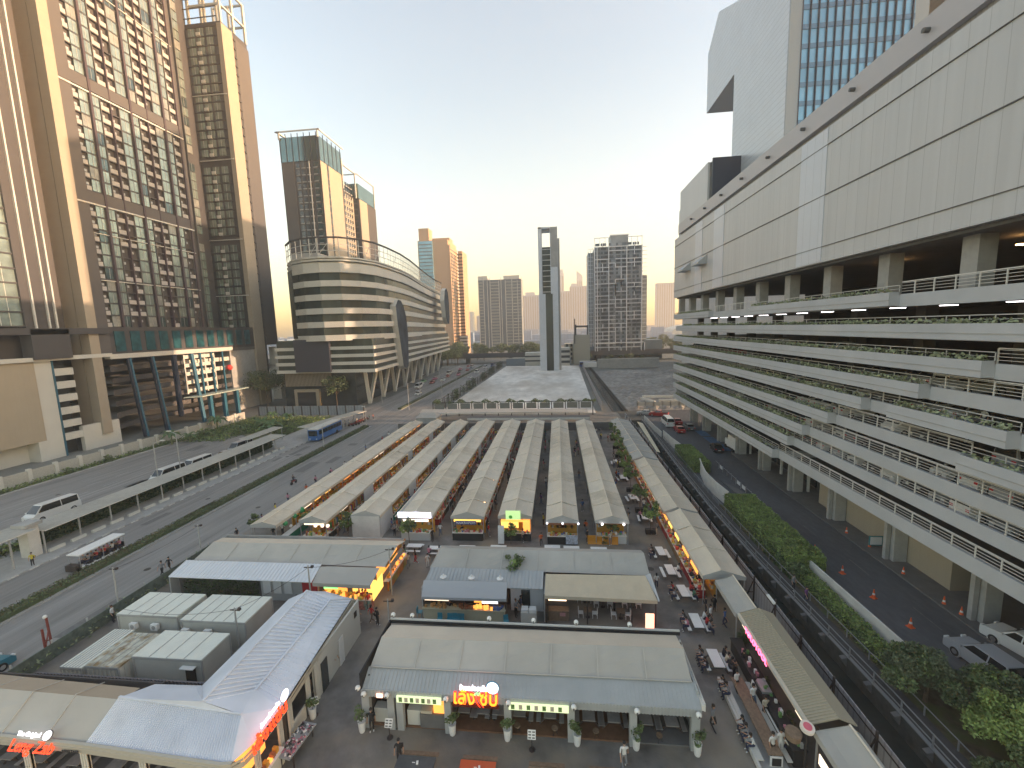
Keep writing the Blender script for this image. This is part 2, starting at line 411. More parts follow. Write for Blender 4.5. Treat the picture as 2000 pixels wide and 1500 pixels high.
b = MB(); R_ = random.Random(2)
for i in range(16):
    x, y, w_, l_ = R_.choice((R_.uniform(-60,-55),R_.uniform(-51,-43),R_.uniform(-93,-74))), R_.uniform(28,100), R_.uniform(.8,2.4), R_.uniform(1.5,7)
    b.face([(x,y,.009),(x+w_,y+R_.uniform(-.2,.2),.009),(x+w_+R_.uniform(-.1,.1),y+l_,.009),(x,y+l_,.009)])
struct(b, 'road_patches', mat('patch_asphalt',(.15,.148,.145),.9,var=.2,scale=3))
b = MB()
for (x,y) in ((-47,41),(-57,61),(-46,58),(-86,62),(-79,80),(-58.5,84),(-12,30),(9.5,44),(-15,47)): b.tube((x,y,.0),(x,y,.013),.35,.35,16,0)
struct(b, 'manhole_covers', mat('iron_cover',(.05,.05,.05),.6,metal=.3))
# ------------------------------------------------------------------ left condominium tower
t = thing('condominium_tower', (-120, 110, 0), 'tall brown and beige condominium tower with balconies above an open parking podium', 'apartment tower')
Z0, ZT = 22.5, 160
b = MB()
b.box(-145,-113.6, 97.8,128, Z0,ZT, 0)                      # main block behind its facade
b.box(-145,-126.4,128,151, Z0,150, 0)                        # recessed block
b.box(-126.4,-113.05,150.4,163.2, Z0,133.5, 0)               # far block
b.box(-150,-116.6,70,88.4, Z0,ZT, 0)
b.box(-150,-118.6,88,93, Z0,ZT, 1); b.box(-150,-114,93,97.8, Z0,ZT, 1)
b.build('wall', [m_brown, m_brown_l], t)
b = MB(); b.box(-118.6,-115.2,92.8,94.9,3,ZT,0); b.box(-114.9,-112.5,92.7,94.95,3,ZT,0); b.box(-115.2,-114.9,93.1,94.9,3,ZT,1)
b.build('corner_pillar', [m_beige, m_brown_l], t)
b = MB(); b.box(-114.2,-112.5,150.0,155.2,0,132.8,0); b.box(-116,-112.8,155.2,156.6,0,132,1); b.box(-116,-112.7,156.6,163.4,Z0,131.5,2)
for k in range(37): b.box(-112.8,-112.3,155.4,156.4,26+k*2.9,26.5+k*2.9,1)
b.build('corner_pillar', [m_beige, m_brown, m_brown_l], t)
b = MB(); b.box(-114,-112.75,94.9,97.8,Z0,ZT,0); b.box(-114.2,-113.0,127.0,128.2,Z0,ZT,0); b.build('brown_panel', [m_brown_l], t)
# dark fins and slim dividers
b = MB()
for yf in (101.5, 111.8, 122.1):
    b.box(-113.8,-112.5,yf,yf+.55,Z0+7,ZT,0); 
    for d in (2.6, 7.35): b.box(-113.5,-112.8,yf+d,yf+d+.22,Z0+7,ZT,1)
    b.box(-113.6,-112.6,yf+5.0,yf+5.3,Z0+7,ZT,0)
b.build('fin', [mat('dark_fin',(.06,.04,.05),.7), m_brown_l], t)
FL = 3.02
glass, balc, slabs = [], [], MB()
def gl(y0, y1, z, x=-113.0, m=0):
    g = MB(); g.box(x-.25, x, y0, y1, z+.1, z+FL-.3, rnd.choice((0,0,0,0,0,0,0,4,5))); g.box(x-.1, x+.06, (y0+y1)/2-.04, (y0+y1)/2+.04, z+.1, z+FL-.3, 2); return g
def bl(y0, y1, z, x=-113.0, rail=True):
    g = MB(); g.box(x-1.3, x-1.2, y0, y1, z, z+FL-.25, 1)
    if rail: g.box(x-.12, x+.02, y0+.05, y1-.05, z+.02, z+1.05, 0)
    g.box(x-.9, x-.3, y0+.3, y0+.9, z+1.3, z+1.9, 3)
    return g
nf = int((ZT-29.5)/FL)
for k in range(nf):
    z = 29.5 + k*FL
    if 59 < z < 61.5 or 86 < z < 88.5:
        slabs.box(-113.7,-112.7,94.9,128,z,z+FL*.9,1); continue
    slabs.box(-114.4,-112.95,97.8,128,z-.25,z,0)
    balc.append(bl(98.0,99.2,z)); glass.append(gl(99.4,101.4,z))
    for yf in (101.5,111.8,122.1):
        if yf+3 < 128:
            glass.append(gl(yf+.65,yf+2.5,z)); balc.append(bl(yf+2.9,yf+4.95,z, rail=rnd.random()<(.93 if z>60 else .62)))
            if yf+7 < 128: balc.append(bl(yf+5.4,yf+7.3,z, rail=rnd.random()<(.93 if z>60 else .62))); glass.append(gl(yf+7.7,yf+10.1,z))
    # dark -Y face of the notch and its side
    slabs.box(-126.3,-114,150.1,150.4,z-.2,z,0)
    if z < 130:
        for x0 in (-125.2,-121.8,-118.4):
            g = MB(); g.box(x0,x0+2.4,150.15,150.4,z+.2,z+FL-.4,0); g.box(x0+1.1,x0+1.2,150.1,150.3,z+.2,z+FL-.4,2)
            if x0 == -121.8: g.box(x0,x0+1.5,149.5,149.6,z,z+1,3); g.box(x0,x0+1.5,149.6,150.2,z-.05,z,3)
            glass.append(g)
    for y0 in (129.5,133.5,137.5,141,144.5): glass.append(gl(y0,y0+2.6,z,-126.1)) if y0>141 else None
glass = [g for g in glass if g]
key = lambda g: (g.v[0][0]**2 + g.v[0][1]**2 + (g.v[0][2]-26)**2)
glass.sort(key=key); balc.sort(key=key)
slabs.build('floor_slab', [m_brown, m_brown_l], t)
m_tg = mat('tower_window_glass', (.30,.37,.34), .25, metal=.55, var=.35, scale=.35)
parts100('window', glass, [m_tg, m_dark_in, m_conc, m_conc_l, mat('tower_window_curtain',(.27,.28,.26),.35,metal=.2,var=.3,scale=.5), mat('tower_window_dark',(.10,.15,.16),.15,metal=.6,var=.5,scale=.4)], t)
parts100('balcony', balc, [mat('balcony_panel',(.40,.385,.37),.6), m_dark_in, m_conc, m_steel], t)
# belts and roof frames
b = MB()
BX = [(-113.8,-112.55,94.9,128.3,z,z+.35) for z in (59.3, 86.2)] + [(-113.4,-112.7,97.8,128,z,z+.18) for z in (52.4, 41.0, 112)] + [(-126,-113,149.7,150,z,z+.25) for z in (41.0, 61, 88.5, 110)]
for q in BX: b = MB(); b.box(*q); b.build('belt_moulding', m_conc_l, t)
b = MB()
for x in (-125,-119,-113.2):
    for y in (151,157,163): b.box(x-.35,x+.35,y-.35,y+.35,133.5,147)
for z in (146.4,139): 
    for y in (151,163): b.box(-125,-113,y-.25,y+.25,z,z+.6)
    b.box(-113.5,-112.9,151,163,z,z+.6)
b.build('roof_frame', m_offwhite, t)
b = MB()                                                     # recessed left strip: glass, fins, louvred gap
for k in range(44):
    z = 29.5+k*FL
    b.box(-116.7,-116.3,86.9,88.5,z,z+.25,1); b.box(-117,-116.4,86.9,88.5,z+1.2,z+FL-.1,3)
    b.box(-114.2,-113.2,72,81.0,z,z+.3,0); 
    b.box(-113.8,-113.5,72,81.0,z+.3,z+FL,2)
    for y in (74,75.6,77.2,78.8): b.box(-113.5,-113.4,y,y+.08,z+.3,z+FL,1)
b.box(-115,-113.0,81.0,86.8,23,ZT,0)
for y in (82.6,85.15,86.6): b.box(-113.2,-112.6,y,y+.28,29,ZT,1)
b.build('side_facade', [m_brown, m_conc_l, m_tg, m_conc_d], t)
# podium amenity level
b = MB(); b.box(-113.9,-112.9,97.8,150,22.3,29.3,0)
for k in range(12):
    y = 99+k*4.2; b.box(-112.95,-112.7,y,y+2.6,23.2,28.4,1)
b.box(-113.3,-111.9,72,97,27.8,29.2,0); b.box(-113.3,-111.9,80.8,88.2,22.4,29.0,0)
b.build('amenity_floor', [m_brown, m_teal := mat('teal_window', (.02,.09,.11), .3, metal=.2, var=.6, scale=.5)], t)
# parking podium
b = MB()
b.box(-150,-113,72,81.2,4.5,22.2,0); b.box(-150,-113.2,81.2,84.6,0,22.2,1); b.box(-114,-113,88.6,97.2,0,6,1)
b.box(-150,-116,60,81.2,0,4.5,1); b.box(-116,-113,79.6,81.2,0,4.5,1); b.box(-150,-114,60,72,0,22,1)
b.box(-114.6,-112.4,70,97.5,22.0,22.9,1)
b.build('podium_wall', [m_tan, m_offwhite], t)
b = MB()
for k in range(6): b.box(-114,-113.1,84.6,88.7,3.5+k*3.0,5.1+k*3.0,0)
b.box(-116,-115.8,84.6,89,0,22,1); b.box(-113.4,-113.0,84.5,84.8,0,22,2)
b.build('parking_deck', [m_offwhite, m_dark_in, m_blue_col], t)
for k in range(6):
    b = MB(); n = 14
    for i in range(n):
        ya = 97.5+i*40/n; yb = 97.5+(i+1)*40/n
        f = lambda y: -113.6 - 3.2*sin(pi*min(1,max(0,(y-97.5)/22)))
        for (p, q, m) in ((1.2, 0, 0),):
            z = 3.0+k*3.0
            b.face([(f(ya),ya,z),(f(yb),yb,z),(f(yb),yb,z+1.3),(f(ya),ya,z+1.3)], 0 if (k < 4 or ya < 118) else 1)
            b.face([(f(ya),ya,z),(f(yb),yb,z),(-135,yb,z),(-135,ya,z)], 2)
            b.face([(f(ya),ya,z+.25),(f(yb),yb,z+.25),(-135,yb,z+.25),(-135,ya,z+.25)], 2)
    b.build('parking_deck', [m_brown_l if k%2 else m_brown, m_offwhite, m_conc], t)
b = MB(); b.box(-136,-135,84,150,0,22,0); b.box(-150,-113,97.5,150,21.2,22.3,1); b.box(-114.2,-112.6,97,138.5,21.4,22.6,2); b.box(-135,-113.2,137.6,149.8,0,22.2,3)
b.build('podium_core', [m_dark_in, m_conc_d, m_offwhite, m_conc], t)
b = MB()
for y in (101.5,108): b.bar((-110.5,y,0.2),(-113.2,y+.6,21.4),.9,.9,1); b.bar((-109.9,y,0.2),(-112.7,y+.6,21.4),.35,.5,0)
b.box(-113.0,-112.2,114.4,115.6,3,21.3,1); b.bar((-110.2,120.5,0),(-112.2,120.8,21.3),.8,.8,0)
for y in (124,128.5,133): b.box(-112.6,-112.2,y,y+.45,8,21.3,0)
for y in (122.5,128.2,133.8): b.box(-110.2,-109.2,y,y+1.0,0,8,0)
b.build('column', [m_blue_col, m_navy_col], t)
b = MB(); b.prism([(-113,117),(-108.5,119),(-108.5,139),(-113,139)], 8.0, 8.35); b.build('canopy', mat('canopy_green_glass',(.35,.42,.38),.3), t)
b = MB()
for k in range(5):
    b.box(-113.3,-112.9,118.5,130,9.4+k*2.6,10.5+k*2.6,0)
for y in (118.5,122.3,126.2,130): b.box(-113.4,-112.85,y,y+.4,9,21,0)
b.build('parapet', m_offwhite, t)
b = MB(); b.ball((-112.6,136,15.6),1.0,10,6); b.build('red_lantern', mat('red_globe',(.6,.04,.03),.5), t)
# grey service block right of it
t = thing('service_building', (-100, 160, 0), 'grey concrete service block with square openings between the brown tower and the curved office', 'building')
b = MB(); b.box(-118,-97.5,170,200,0,21,0); b.box(-117,-113.4,163.4,170,0,21.5,1)
for k in range(3):
    b.box(-117,-113,163.4,170,5+k*4.4,5.4+k*4.4,1)
b.build('wall', [mat('blue_grey_concrete',(.2,.215,.24),.85), m_conc_l], t)
for k in range(4):
    for x in (-116.5,-112.5,-108,-103.5,-100):
        b = MB(); b.box(x,x+2.4 if x>-112 else x+1.4,169.9,170.05,3.5+k*4.4,5.9+k*4.4); b.build('opening', m_dark_in, t)
# ------------------------------------------------------------------ second twin tower
t = thing('residential_tower', (-115, 205, 0), 'brown residential tower with teal glass crown rising behind the curved white office', 'apartment tower')
X1 = -108
b = MB()
b.box(-127,X1,200,221,0,106,0); b.box(-127,-121,199.7,200,0,106,1); b.box(-113.6,-113.2,199.7,199.95,20,106,3)
b.box(-124,X1-2,221,236,0,100,0); b.box(-121,X1+1,236,258,0,99,0)
b.box(X1-.3,X1+.15,200,205.5,0,106,2); b.box(X1-.3,X1+.15,207.2,219.5,0,106,2); b.box(X1-2.3,X1-1.8,222,235,0,99,2); b.box(X1+.9,X1+1.2,236.5,246,0,99,2)
b.build('wall', [m_brown, m_brown_l, m_beige, m_conc_l], t)
b = MB(); b.box(-127,X1,200,221,106.3,117,0); b.box(X1-10,X1+1.0,236,258,99.3,107,0)
for x in range(-127,-107,3): b.box(x-.15,x+.15,199.8,200,106,118.5,1)
for y in range(200,222,4): b.box(X1-.1,X1+.15,y-.15,y+.15,106,118.5,1)
b.build('glass_crown', [m_glass_t, m_navy_col], t)
b = MB()
for (x0,x1,y0,y1,z) in ((-128.5,X1+1,199,199.5,119),(X1+.5,X1+1,199,222,119),(-128,-127,199,222,119)): b.box(x0,x1,y0,y1,z,z+.5)
for (x,y,z0,z1) in ((-127,199.5,116,119),(X1,199.5,116,119),(X1,221,100,114),(X1,235,99,112),(X1+1,257,99,112),(X1-9,236,99,112)): b.box(x-.3,x+.3,y-.3,y+.3,z0,z1)
for (x0,x1,y0,y1) in ((X1-.3,X1+.3,221,236),(X1-9,X1+1,235.7,236.2),(X1+.8,X1+1.3,236,258)): b.box(x0,x1,y0,y1,111.6,112.1)
b.build('roof_frame', m_conc_l, t)
ws = []
for k in range(33):
    z = 4+k*3.1
    for x in (-120,-117.3,-114.6 -.0,-111.4): 
        g = MB(); g.box(x,x+1.9 if x != -111.4 else x+2.6,199.85,200.1,z,z+2.3,0 if x != -111.4 else 1); g.box(x,x+1.9,199.75,199.86,z-.25,z+.1,2); ws.append(g)
    g = MB(); g.box(X1+.05,X1+.2,205.7,207.0,z,z+2.2,0); ws.append(g)
    for y in (222,224.5,227,229.5,232): g = MB(); g.box(X1-2,X1-1.7,y,y+1.5,z,z+2,0); g.box(X1-1.9,X1-1.4,y,y+1.5,z-.3,z+.2,2); ws.append(g)
    for x in (-116,-113,-110): g = MB(); g.box(x,x+2,235.8,236.1,z,z+2.2,0); ws.append(g)
ws.sort(key=lambda g: -g.v[0][2])
parts100('window', ws, [m_glass_d, m_glass_t, m_conc], t)
# ------------------------------------------------------------------ curved white office
t = thing('office_building', (-85, 200, 0), 'curved white office block with dark ribbon windows and leaning V columns beside the street', 'office building')
top = [(-97,160),(-95.5,148),(-90.4,142.6),(-84.5,139.2),(-78,138.2),(-71.6,139.8),(-67,144.6),(-64.2,152),(-63.6,162),(-63.8,176),(-65.4,192),(-67.5,206),(-70,222),(-72.5,240),(-74.7,256),(-76.5,272),(-77.6,290),(-77.8,297),(-100,297),(-100,160)]
def ins(p, d):
    return [(x*(1) - (d if y > 150 or x > -80 else 0)*(1 if x > -95 else 0), y + (d if y < 150 else 0)) for x, y in p]
inner = [(x-.9, y+(.9 if y < 150 else 0)) if x > -99 else (x, y) for x, y in top]
b = MB(); b.prism(inner, 24.6, 48.5); b.build('ribbon_window', m_glass_o, t)
for k in range(6):
    z = 23.6+k*4.55; b = MB(); b.prism(top, z, z+(1.95 if k != 5 else 2.9)); b.build('white_band', m_offwhite, t)
b = MB(); b.prism(inner, 49.2, 49.9); b.prism(top, 50.1, 50.6); b.prism(inner,50.6,51.0); b.prism(top,51.0,51.5); b.build('cornice', m_offwhite, t)
b = MB()                                                     # open screen round the roof
pts = top[1:17]
for i in range(len(pts)-1):
    p, q = Vector((*pts[i],0)), Vector((*pts[i+1],0)); n = max(2,int((q-p).length/2.6))
    for zz, ww in ((57.6,.5),(55.4,.15),(53.4,.15)): b.bar((p.x,p.y,zz),(q.x,q.y,zz),ww,ww,0 if ww < .4 else 1)
    for j in range(n):
        c = p.lerp(q, j/n); e = p.lerp(q, (j+1)/n); b.bar((c.x,c.y,51.5),(c.x,c.y,57.6),.16,.16,0)
        if (i+j) % 3 == 0: b.bar((c.x,c.y,52),(e.x,e.y,56),.12,.12,0)
b.build('roof_screen', [m_conc_l, m_brown], t)
b = MB(); b.box(-95,-85,150,165,51,55,0); b.box(-84,-78,160,176,51,54.5,0); b.build('roof_plant', m_conc, t)
low = [(-99,141.2),(-62.3,140.6),(-74.2,291),(-99,291)]
lowi = [(-98.5,141.8),(-63.0,141.3),(-74.9,290.5),(-98.5,290.5)]
b = MB(); b.prism(lowi, 12.7, 24.0); b.build('ribbon_window', m_glass_o, t)
for k in range(4):
    b = MB(); b.prism(low, 12.5+k*2.65, 13.6+k*2.65); b.build('white_band', m_offwhite, t)
b = MB(); b.prism([(-91.2,140.3),(-78.2,140.1),(-78.2,142),(-91.2,142)], 12.9, 24.2); b.build('dark_panel', mat('navy_panel',(.045,.048,.065),.6), t)
b = MB(); b.prism([(-99,145),(-72,145),(-80,290),(-99,290)], 0, 12.5, 0); b.box(-98.5,-80.5,144.4,145,7.5,12.4,1)
for i in range(34): b.box(-98+i*.52,-97.8+i*.52,144.2,144.4,7.5,12.4,2)
b.box(-95,-85.5,144,145.0,0,6.4,2); b.box(-93.8,-86.8,143.9,144.1,0,5.4,3)
b.build('ground_floor', [m_glass_d, m_brown_l, m_tan, m_dark_in], t)
b = MB()
for i in range(9):
    f = i/9; xb = -69.5 - 9*f; y = 150+ f*135
    b.bar((xb,y,0),(xb+1.2,y-4.6,12.5),1.1,.9); b.bar((xb,y,0),(xb+1.2,y+5.2,12.5),1.1,.9)
b.build('leaning_column', m_offwhite, t)
def lens(name, pts, x):
    b = MB(); n = len(pts)
    b.extr([(p[0],p[1]) for p in pts], x-1.2, x+.9, 'x', 0) if False else None
    k = len(b.v); b.v += [(x(p[0])-1.5,p[0],p[1]) for p in pts] + [(x(p[0])+1.1,p[0],p[1]) for p in pts]
    for i in range(n): j=(i+1)%n; b.f.append((k+i,k+j,k+n+j,k+n+i)); b.m.append(1)
    b.f.append(tuple(k+n+i for i in range(n))); b.m.append(0)
    b.build(name, [mat('dark_mottled_glass',(.05,.065,.085),.8,var=.6,scale=.2,spec=.1), m_offwhite], t)
xs = lambda y: -62.2 - (y-141)*.074
lens('glass_lens', [(163,36),(166.5,38.6),(170.5,38.4),(174,36),(177,32),(178,24),(177,16),(175.5,11.4),(171.5,10.6),(168.5,12),(166.5,20),(164,29)], lambda y: xs(y)+ .6)
lens('glass_lens', [(258,44),(261,50),(267,52),(272,50),(274,44),(274,34),(272,30),(266,30),(261,34)], lambda y: xs(y)+2)
# ------------------------------------------------------------------ far towers
def bands(b, x0, x1, y, z0, z1, n, m, th=.35, out=.4):
    for i in range(n):
        z = z0+(z1-z0)*i/n; b.box(x0,x1,y-out,y,z,z+th,m)
t = thing('hotel_tower', (-110, 425, 0), 'sunlit tan hotel tower with a blue glass front corner behind the curved office', 'tower')
b = MB(); b.box(-134,-104,420,455,0,113,0); b.box(-104.2,-102.2,420,452,0,108,0); b.box(-128,-106,436,450,113,118,0); b.box(-133,-123,422,434,113,125,0); b.build('wall', mat('sunlit_tan',(.45,.3,.2),.8,var=.05,scale=.1), t)
b = MB(); b.box(-132.5,-119,417.5,420,18,112,0)
for k in range(28): b.box(-132.5,-119,417.3,417.6,18+k*3.35,18.8+k*3.35,1)
b.build('glass_front', [m_glass_b, m_conc_d], t)
b = MB(); b.box(-102.5,-98,456,480,0,108,0); b.build('side_wing', mat('sunlit_tan',(0,0,0)), t)
for k in range(30): b = MB(); b.box(-102.4,-101.9,421,451,5+k*3.4,5.9+k*3.4,0); b.build('window_band', m_glass_d, t)
for y in (424,430,436,442): b = MB(); b.box(-102.3,-101.75,y,y+.7,5,100,0); b.build('vertical_slot', m_glass_d, t)
for k in range(30): b = MB(); b.box(-104,-97.8,455.7,456.1,5+k*3.4,6.5+k*3.4,0); b.build('window_band', m_glass_d, t)
b = MB()
for k in range(5): b.box(-101,-93,440,446,4+k*3.4,6+k*3.4,0)
b.box(-101,-94,440.5,446,0,20,1); b.build('terrace', [m_offwhite, m_glass_d], t)

t = thing('dark_apartment_block', (-56, 435, 0), 'dark blue-grey apartment slab with white vertical ribs, left of the needle tower', 'apartment block')
b = MB(); b.box(-77.6,-34.4,430,445,4,74,0); b.box(-77.6,-68,430,440,74,78,1); b.box(-52,-36,430,442,74,77.5,1); b.build('wall', [mat('slate_wall',(.16,.19,.22),.7,var=.15,scale=.1), m_conc_l], t)
b = MB()
for i,x in enumerate((-77.6,-72.5,-68.6,-65.8,-57,-54.8,-50.5,-44,-38.6,-34.8)): b.box(x,x+.5,429.3,430,6,76 if i%2 else 73,0)
for k in range(22):
    z=8+k*3; b.box(-66,-57,429.4,430,z,z+1.0,1); b.box(-76.5,-73,429.4,430,z,z+.9,1); b.box(-50,-44.4,429.5,430,z,z+.8,1); b.box(-43,-39,429.4,430,z,z+.6,0 if k%5 else 1); b.box(-38,-35,429.4,430,z,z+.9,1)
b.build('balcony_front', [m_conc_l, m_conc], t)

t = thing('needle_tower', (-4, 257, 0), 'slender pale tower with a dark glass slot and an open frame at its top', 'office tower')
b = MB()
b.box(-10,-8.0,253,263,0,82.3,0); b.box(-3.2,1.0,253,262.9,0,82.2,0); b.box(-10,-3.2,256,263,0,71,0); b.box(-10,1,256,263,81,82.3,0); b.box(-10,-3.2,253,256,81.5,82.3,0); b.box(-10.2,-6.3,252.7,256,0,45,0); b.box(1,2.2,254.5,263,0,76,1); b.box(-2.9,.9,252.9,253,60,82.0,1)
b.build('wall', [mat('haze_paled_panel',(.58,.62,.67),.5,var=.05,scale=.3), m_conc], t)  # wall colour lightened to carry distance haze
b = MB(); b.box(-7.8,-3.2,254.5,256,45,71.5,1); b.box(-6.3,-2.2,252.8,254,0,45,1)
for k in range(9): b.box(-7.8,-3.2,254.3,254.6,46+k*3,46.4+k*3,2)
b.build('glass_slot', [m_glass_t, m_glass_o, m_conc_l], t)

t = thing('grid_condominium', (45, 340, 0), 'broad condominium covered by an irregular white frame grid, right of the needle tower', 'apartment tower')
b = MB(); b.box(28.6,63,331,352,0,83,0); b.box(24,28.6,336,352,0,80,0); b.box(63,67.5,336,352,0,62,0); b.box(40.5,53.5,335,347,83,92,0); b.build('wall', mat('haze_paled_grid_back',(.26,.295,.325),.5,var=.3,scale=.12), t)  # distance haze put into the back wall as a paler colour
b = MB()
for x in (28.3,30,38.5,51.5,62.4): b.box(x,x+.5,329.6,330.5,4,83.5)
for x in (28.3,32,36,55,59,62.4): b.box(x,x+.25,329.6,330.2,83.5,89.5)
b.box(28.3,38.5,329.6,330.2,89.2,89.6); b.box(52,62.9,329.6,330.2,89.2,89.6); b.box(40,54,334.6,335,91.6,92.3)
r3 = random.Random(5)
for k in range(27):
    z = 6+k*2.95
    for x0,x1 in ((28.3,38.5),(38.5,43.5),(43.5,51.5),(51.5,62.9)):
        if r3.random() < .5: b.box(x0,x1,329.8,330.4,z,z+.45)
    for x in (34,43.3,47.5,57):
        if r3.random() < .3: b.box(x,x+.45,329.8,330.4,z,z+2.95*r3.choice((1,2)))
    for x in (24,63.2): b.box(x,x+4,335.4,336,z,z+.3)
for x in (24,25.8,27.6): b.box(x,x+.3,335.4,336,0,82)
b.box(28,65,329.5,330.5,4,4.5); b.box(28,65,329.5,330.5,12.4,13); b.box(64.5,65,329.5,330.5,0,13)
b.build('white_frame', mat('frame_white',(.7,.73,.77),.6), t)
b = MB()
for k in range(27):
    z = 6.4+k*2.95
    for i,x in enumerate((29,33,35.5,39,44,48.5,52,56,59)): b.box(x,x+r3.choice((1.5,2.6,3.2)),330.4,331,z+.7,z+2.5)
b.build('window', mat('slate_glass',(.09,.11,.13),.5,var=.6,scale=.15), t)
b = MB(); b.box(65,78,331,350,0,14,0); b.box(18,28,331,345,0,10,0); b.build('annex', mat('blue_annex',(.13,.17,.2),.6), t)

m_farb = mat('far_wall_haze_blue', (.20,.29,.42), .8, var=.1, scale=.03); add_lines(m_farb, 0, 4.5, 1.2, .8); add_lines(m_farb, 2, 3.2, 1.0, .9)  # distance haze painted into the wall as blue
m_farp = mat('far_wall_haze_pale', (.33,.40,.50), .8)  # haze paleness painted into this colour as well
def far_b(lbl, x0, x1, y, z, extra=None, m=None):
    K = 1.6; x0 *= K; x1 *= K; y *= K; z = 26+(z-26)*K
    t = thing('distant_tower', ((x0+x1)/2, y, 0), lbl, 'tower')
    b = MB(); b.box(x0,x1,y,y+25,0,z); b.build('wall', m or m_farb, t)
    b = MB()
    n = max(2,int((x1-x0)/7))
    for i in range(n): xx = x0+(x1-x0)*(i+.3)/n; b.box(xx,xx+(x1-x0)/n*.35,y-.6,y,3,z-4)
    b.build('window_bay', m_glass_o if m is None else m_farb, t)
    if extra: e = MB(); extra(e); e.v = [(a*K, c*K, 26+(d-26)*K) for a, c, d in e.v]; e.build('crown', m_farp, t)
    return t
far_b('hazy grey slab block directly behind the left side of the needle tower', -70, -32, 900, 92, lambda e: e.box(-64,-45,900,910,92,98))
far_b('hazy slab with stepped flat top left of the grid condominium', 2, 27, 880, 96)
far_b('hazy double slab with a dark roof box next to the grid condominium', 27, 66, 900, 107, lambda e: e.box(30,42,900,910,107,112))
far_b('faint pointed tower just right of the needle tower', 6, 19, 1100, 150, lambda e: e.extr([(6,150),(9,165),(16,168),(19,152)],1100,1120,'y'))
far_b('faint tower with a slanted sharp crown above the hazy slab', 52, 66, 1120, 140, lambda e: e.extr([(52,140),(52,164),(66,152),(66,140)],1120,1140,'y'))
far_b('pale hazy tower between the grid condominium and the mall', 200, 236, 900, 106)
far_b('faint lower tower beside the pale hazy tower near the mall', 186, 203, 1150, 72)
far_b('hazy tower between the sunlit hotel and the dark slab', -196, -176, 900, 63, m=mat('far_green_grey',(.3,.36,.36),.8))
far_b('hazy lower block right of the sunlit hotel', -178, -160, 950, 56)
for i,(x,z,wd) in enumerate(((-640,46,26),(-610,34,30),(-575,52,22),(-548,30,34),(-515,40,20),(-490,28,28))):
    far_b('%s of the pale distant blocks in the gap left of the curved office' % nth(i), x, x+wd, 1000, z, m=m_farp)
t = thing('classical_building', (22, 330, 0), 'cream building with a dark ornamental arch on its roof left of the grid condominium', 'building')
b = MB(); b.box(5,21,300,315,0,14,0); b.box(11,22,296,300,0,20,0)
for k in range(4):
    for i in range(5): b.box(6+i*3,7.3+i*3,299.5,300.1,3+k*3,4.8+k*3,1)
b.build('wall', [mat('cream_wall',(.42,.4,.33),.8), m_glass_d], t)
b = MB(); b.box(12,13,296,297,20,27,0); b.box(20,21,296,297,20,26,0); b.box(12,21,296,297,25,26.3,0); b.box(11.5,12.2,295.5,296,14,31,0); b.build('roof_arch', m_conc_d, t)
t = thing('shop_house', (-14, 300, 0), 'low white building with striped storeys left of the needle tower base', 'building')
b = MB(); b.box(-22,-11,290,300,0,9,0); b.box(-22,-11,289.8,290,3,4,1); b.box(-22,-11,289.8,290,6,7,1); b.box(2.5,8,285,295,0,12,0)
for k in range(3): b.box(2.5,8,284.8,285,2+k*3.4,3.6+k*3.4,1)
b.build('wall', [m_offwhite, m_glass_d], t)
t = thing('stadium_roof', (250, 700, 0), 'low white curved roof on the horizon just left of the mall', 'building')
b = MB(); 
for i in range(8):
    a0, a1 = pi*i/8, pi*(i+1)/8
    b.face([(225-45*cos(a0),700,12+12*sin(a0)),(225-45*cos(a1),700,12+12*sin(a1)),(225-45*cos(a1),760,12+12*sin(a1)),(225-45*cos(a0),760,12+12*sin(a0))]); b.face([(225-45*cos(a0),700,0),(225-45*cos(a1),700,0),(225-45*cos(a1),700,12+12*sin(a1)),(225-45*cos(a0),700,12+12*sin(a0))])
b.build('roof', m_offwhite, t)
# elevated road across the back
t = thing('elevated_road', (0, 318, 0), 'dark elevated road crossing behind the concrete lot on square piers', 'bridge')
b = MB(); b.box(-420,420,318,330,4.5,6.3,0); b.box(-420,420,317.6,318,4.3,7.2,1); b.box(-420,420,330,330.4,4.3,7.2,1); b.build('deck', [m_conc_d, mat('viaduct_grey',(.09,.09,.095),.9)], t)
for i in range(24): b = MB(); b.box(-400+i*33,-397+i*33,322,326,0,4.5); b.build('pier', m_conc_d, t)
# ------------------------------------------------------------------ mall with parking decks (right)
t = thing('shopping_mall', (50, 70, 0), 'huge grey mall with long planter-edged parking decks under a blank panelled wall', 'shopping mall')
YE = 114.5
b = MB()
b.box(30,30.6,14,115.6,32.3,46.8,0)
for (y0,y1) in ((53.5,58.6),(83,88),(94.5,99)): b.box(29.93,30.0,y0,y1,32.4,46.7,1)
b.box(30.6,70,115.0,115.6,32.3,46.8,0); b.box(30.6,70,14,115,32.0,32.4,2)
b.box(29.9,30.1,14,115.6,39.6,39.68,2); b.box(29.9,30.1,14,115.6,44.9,44.96,2); b.box(29.9,30.1,14,115.6,34.0,34.05,2)
b.build('upper_wall', [m_panel, m_panel_b, m_conc_d], t)
b = MB(); b.box(30.6,70,14,118,46.6,46.9,1); b.box(33,33.5,14,121,46.9,49.2,0); b.box(33.5,70,120.5,121,46.9,49.2,0); b.build('setback_wall', [m_rib, m_conc], t)
b = MB(); b.box(32.4,33.6,12,121.6,49.2,51.7,0)
for i in range(11): b.tube((32.4,16+i*9.4,50.4),(31.9,16+i*9.4,50.4),.22,.22,8,1)
b.build('parapet', [mat('parapet_metal',(.42,.40,.41),.4), m_conc_d], t)
b = MB(); b.box(33.5,90,14,121,48.9,49.3); b.build('roof', m_conc, t)
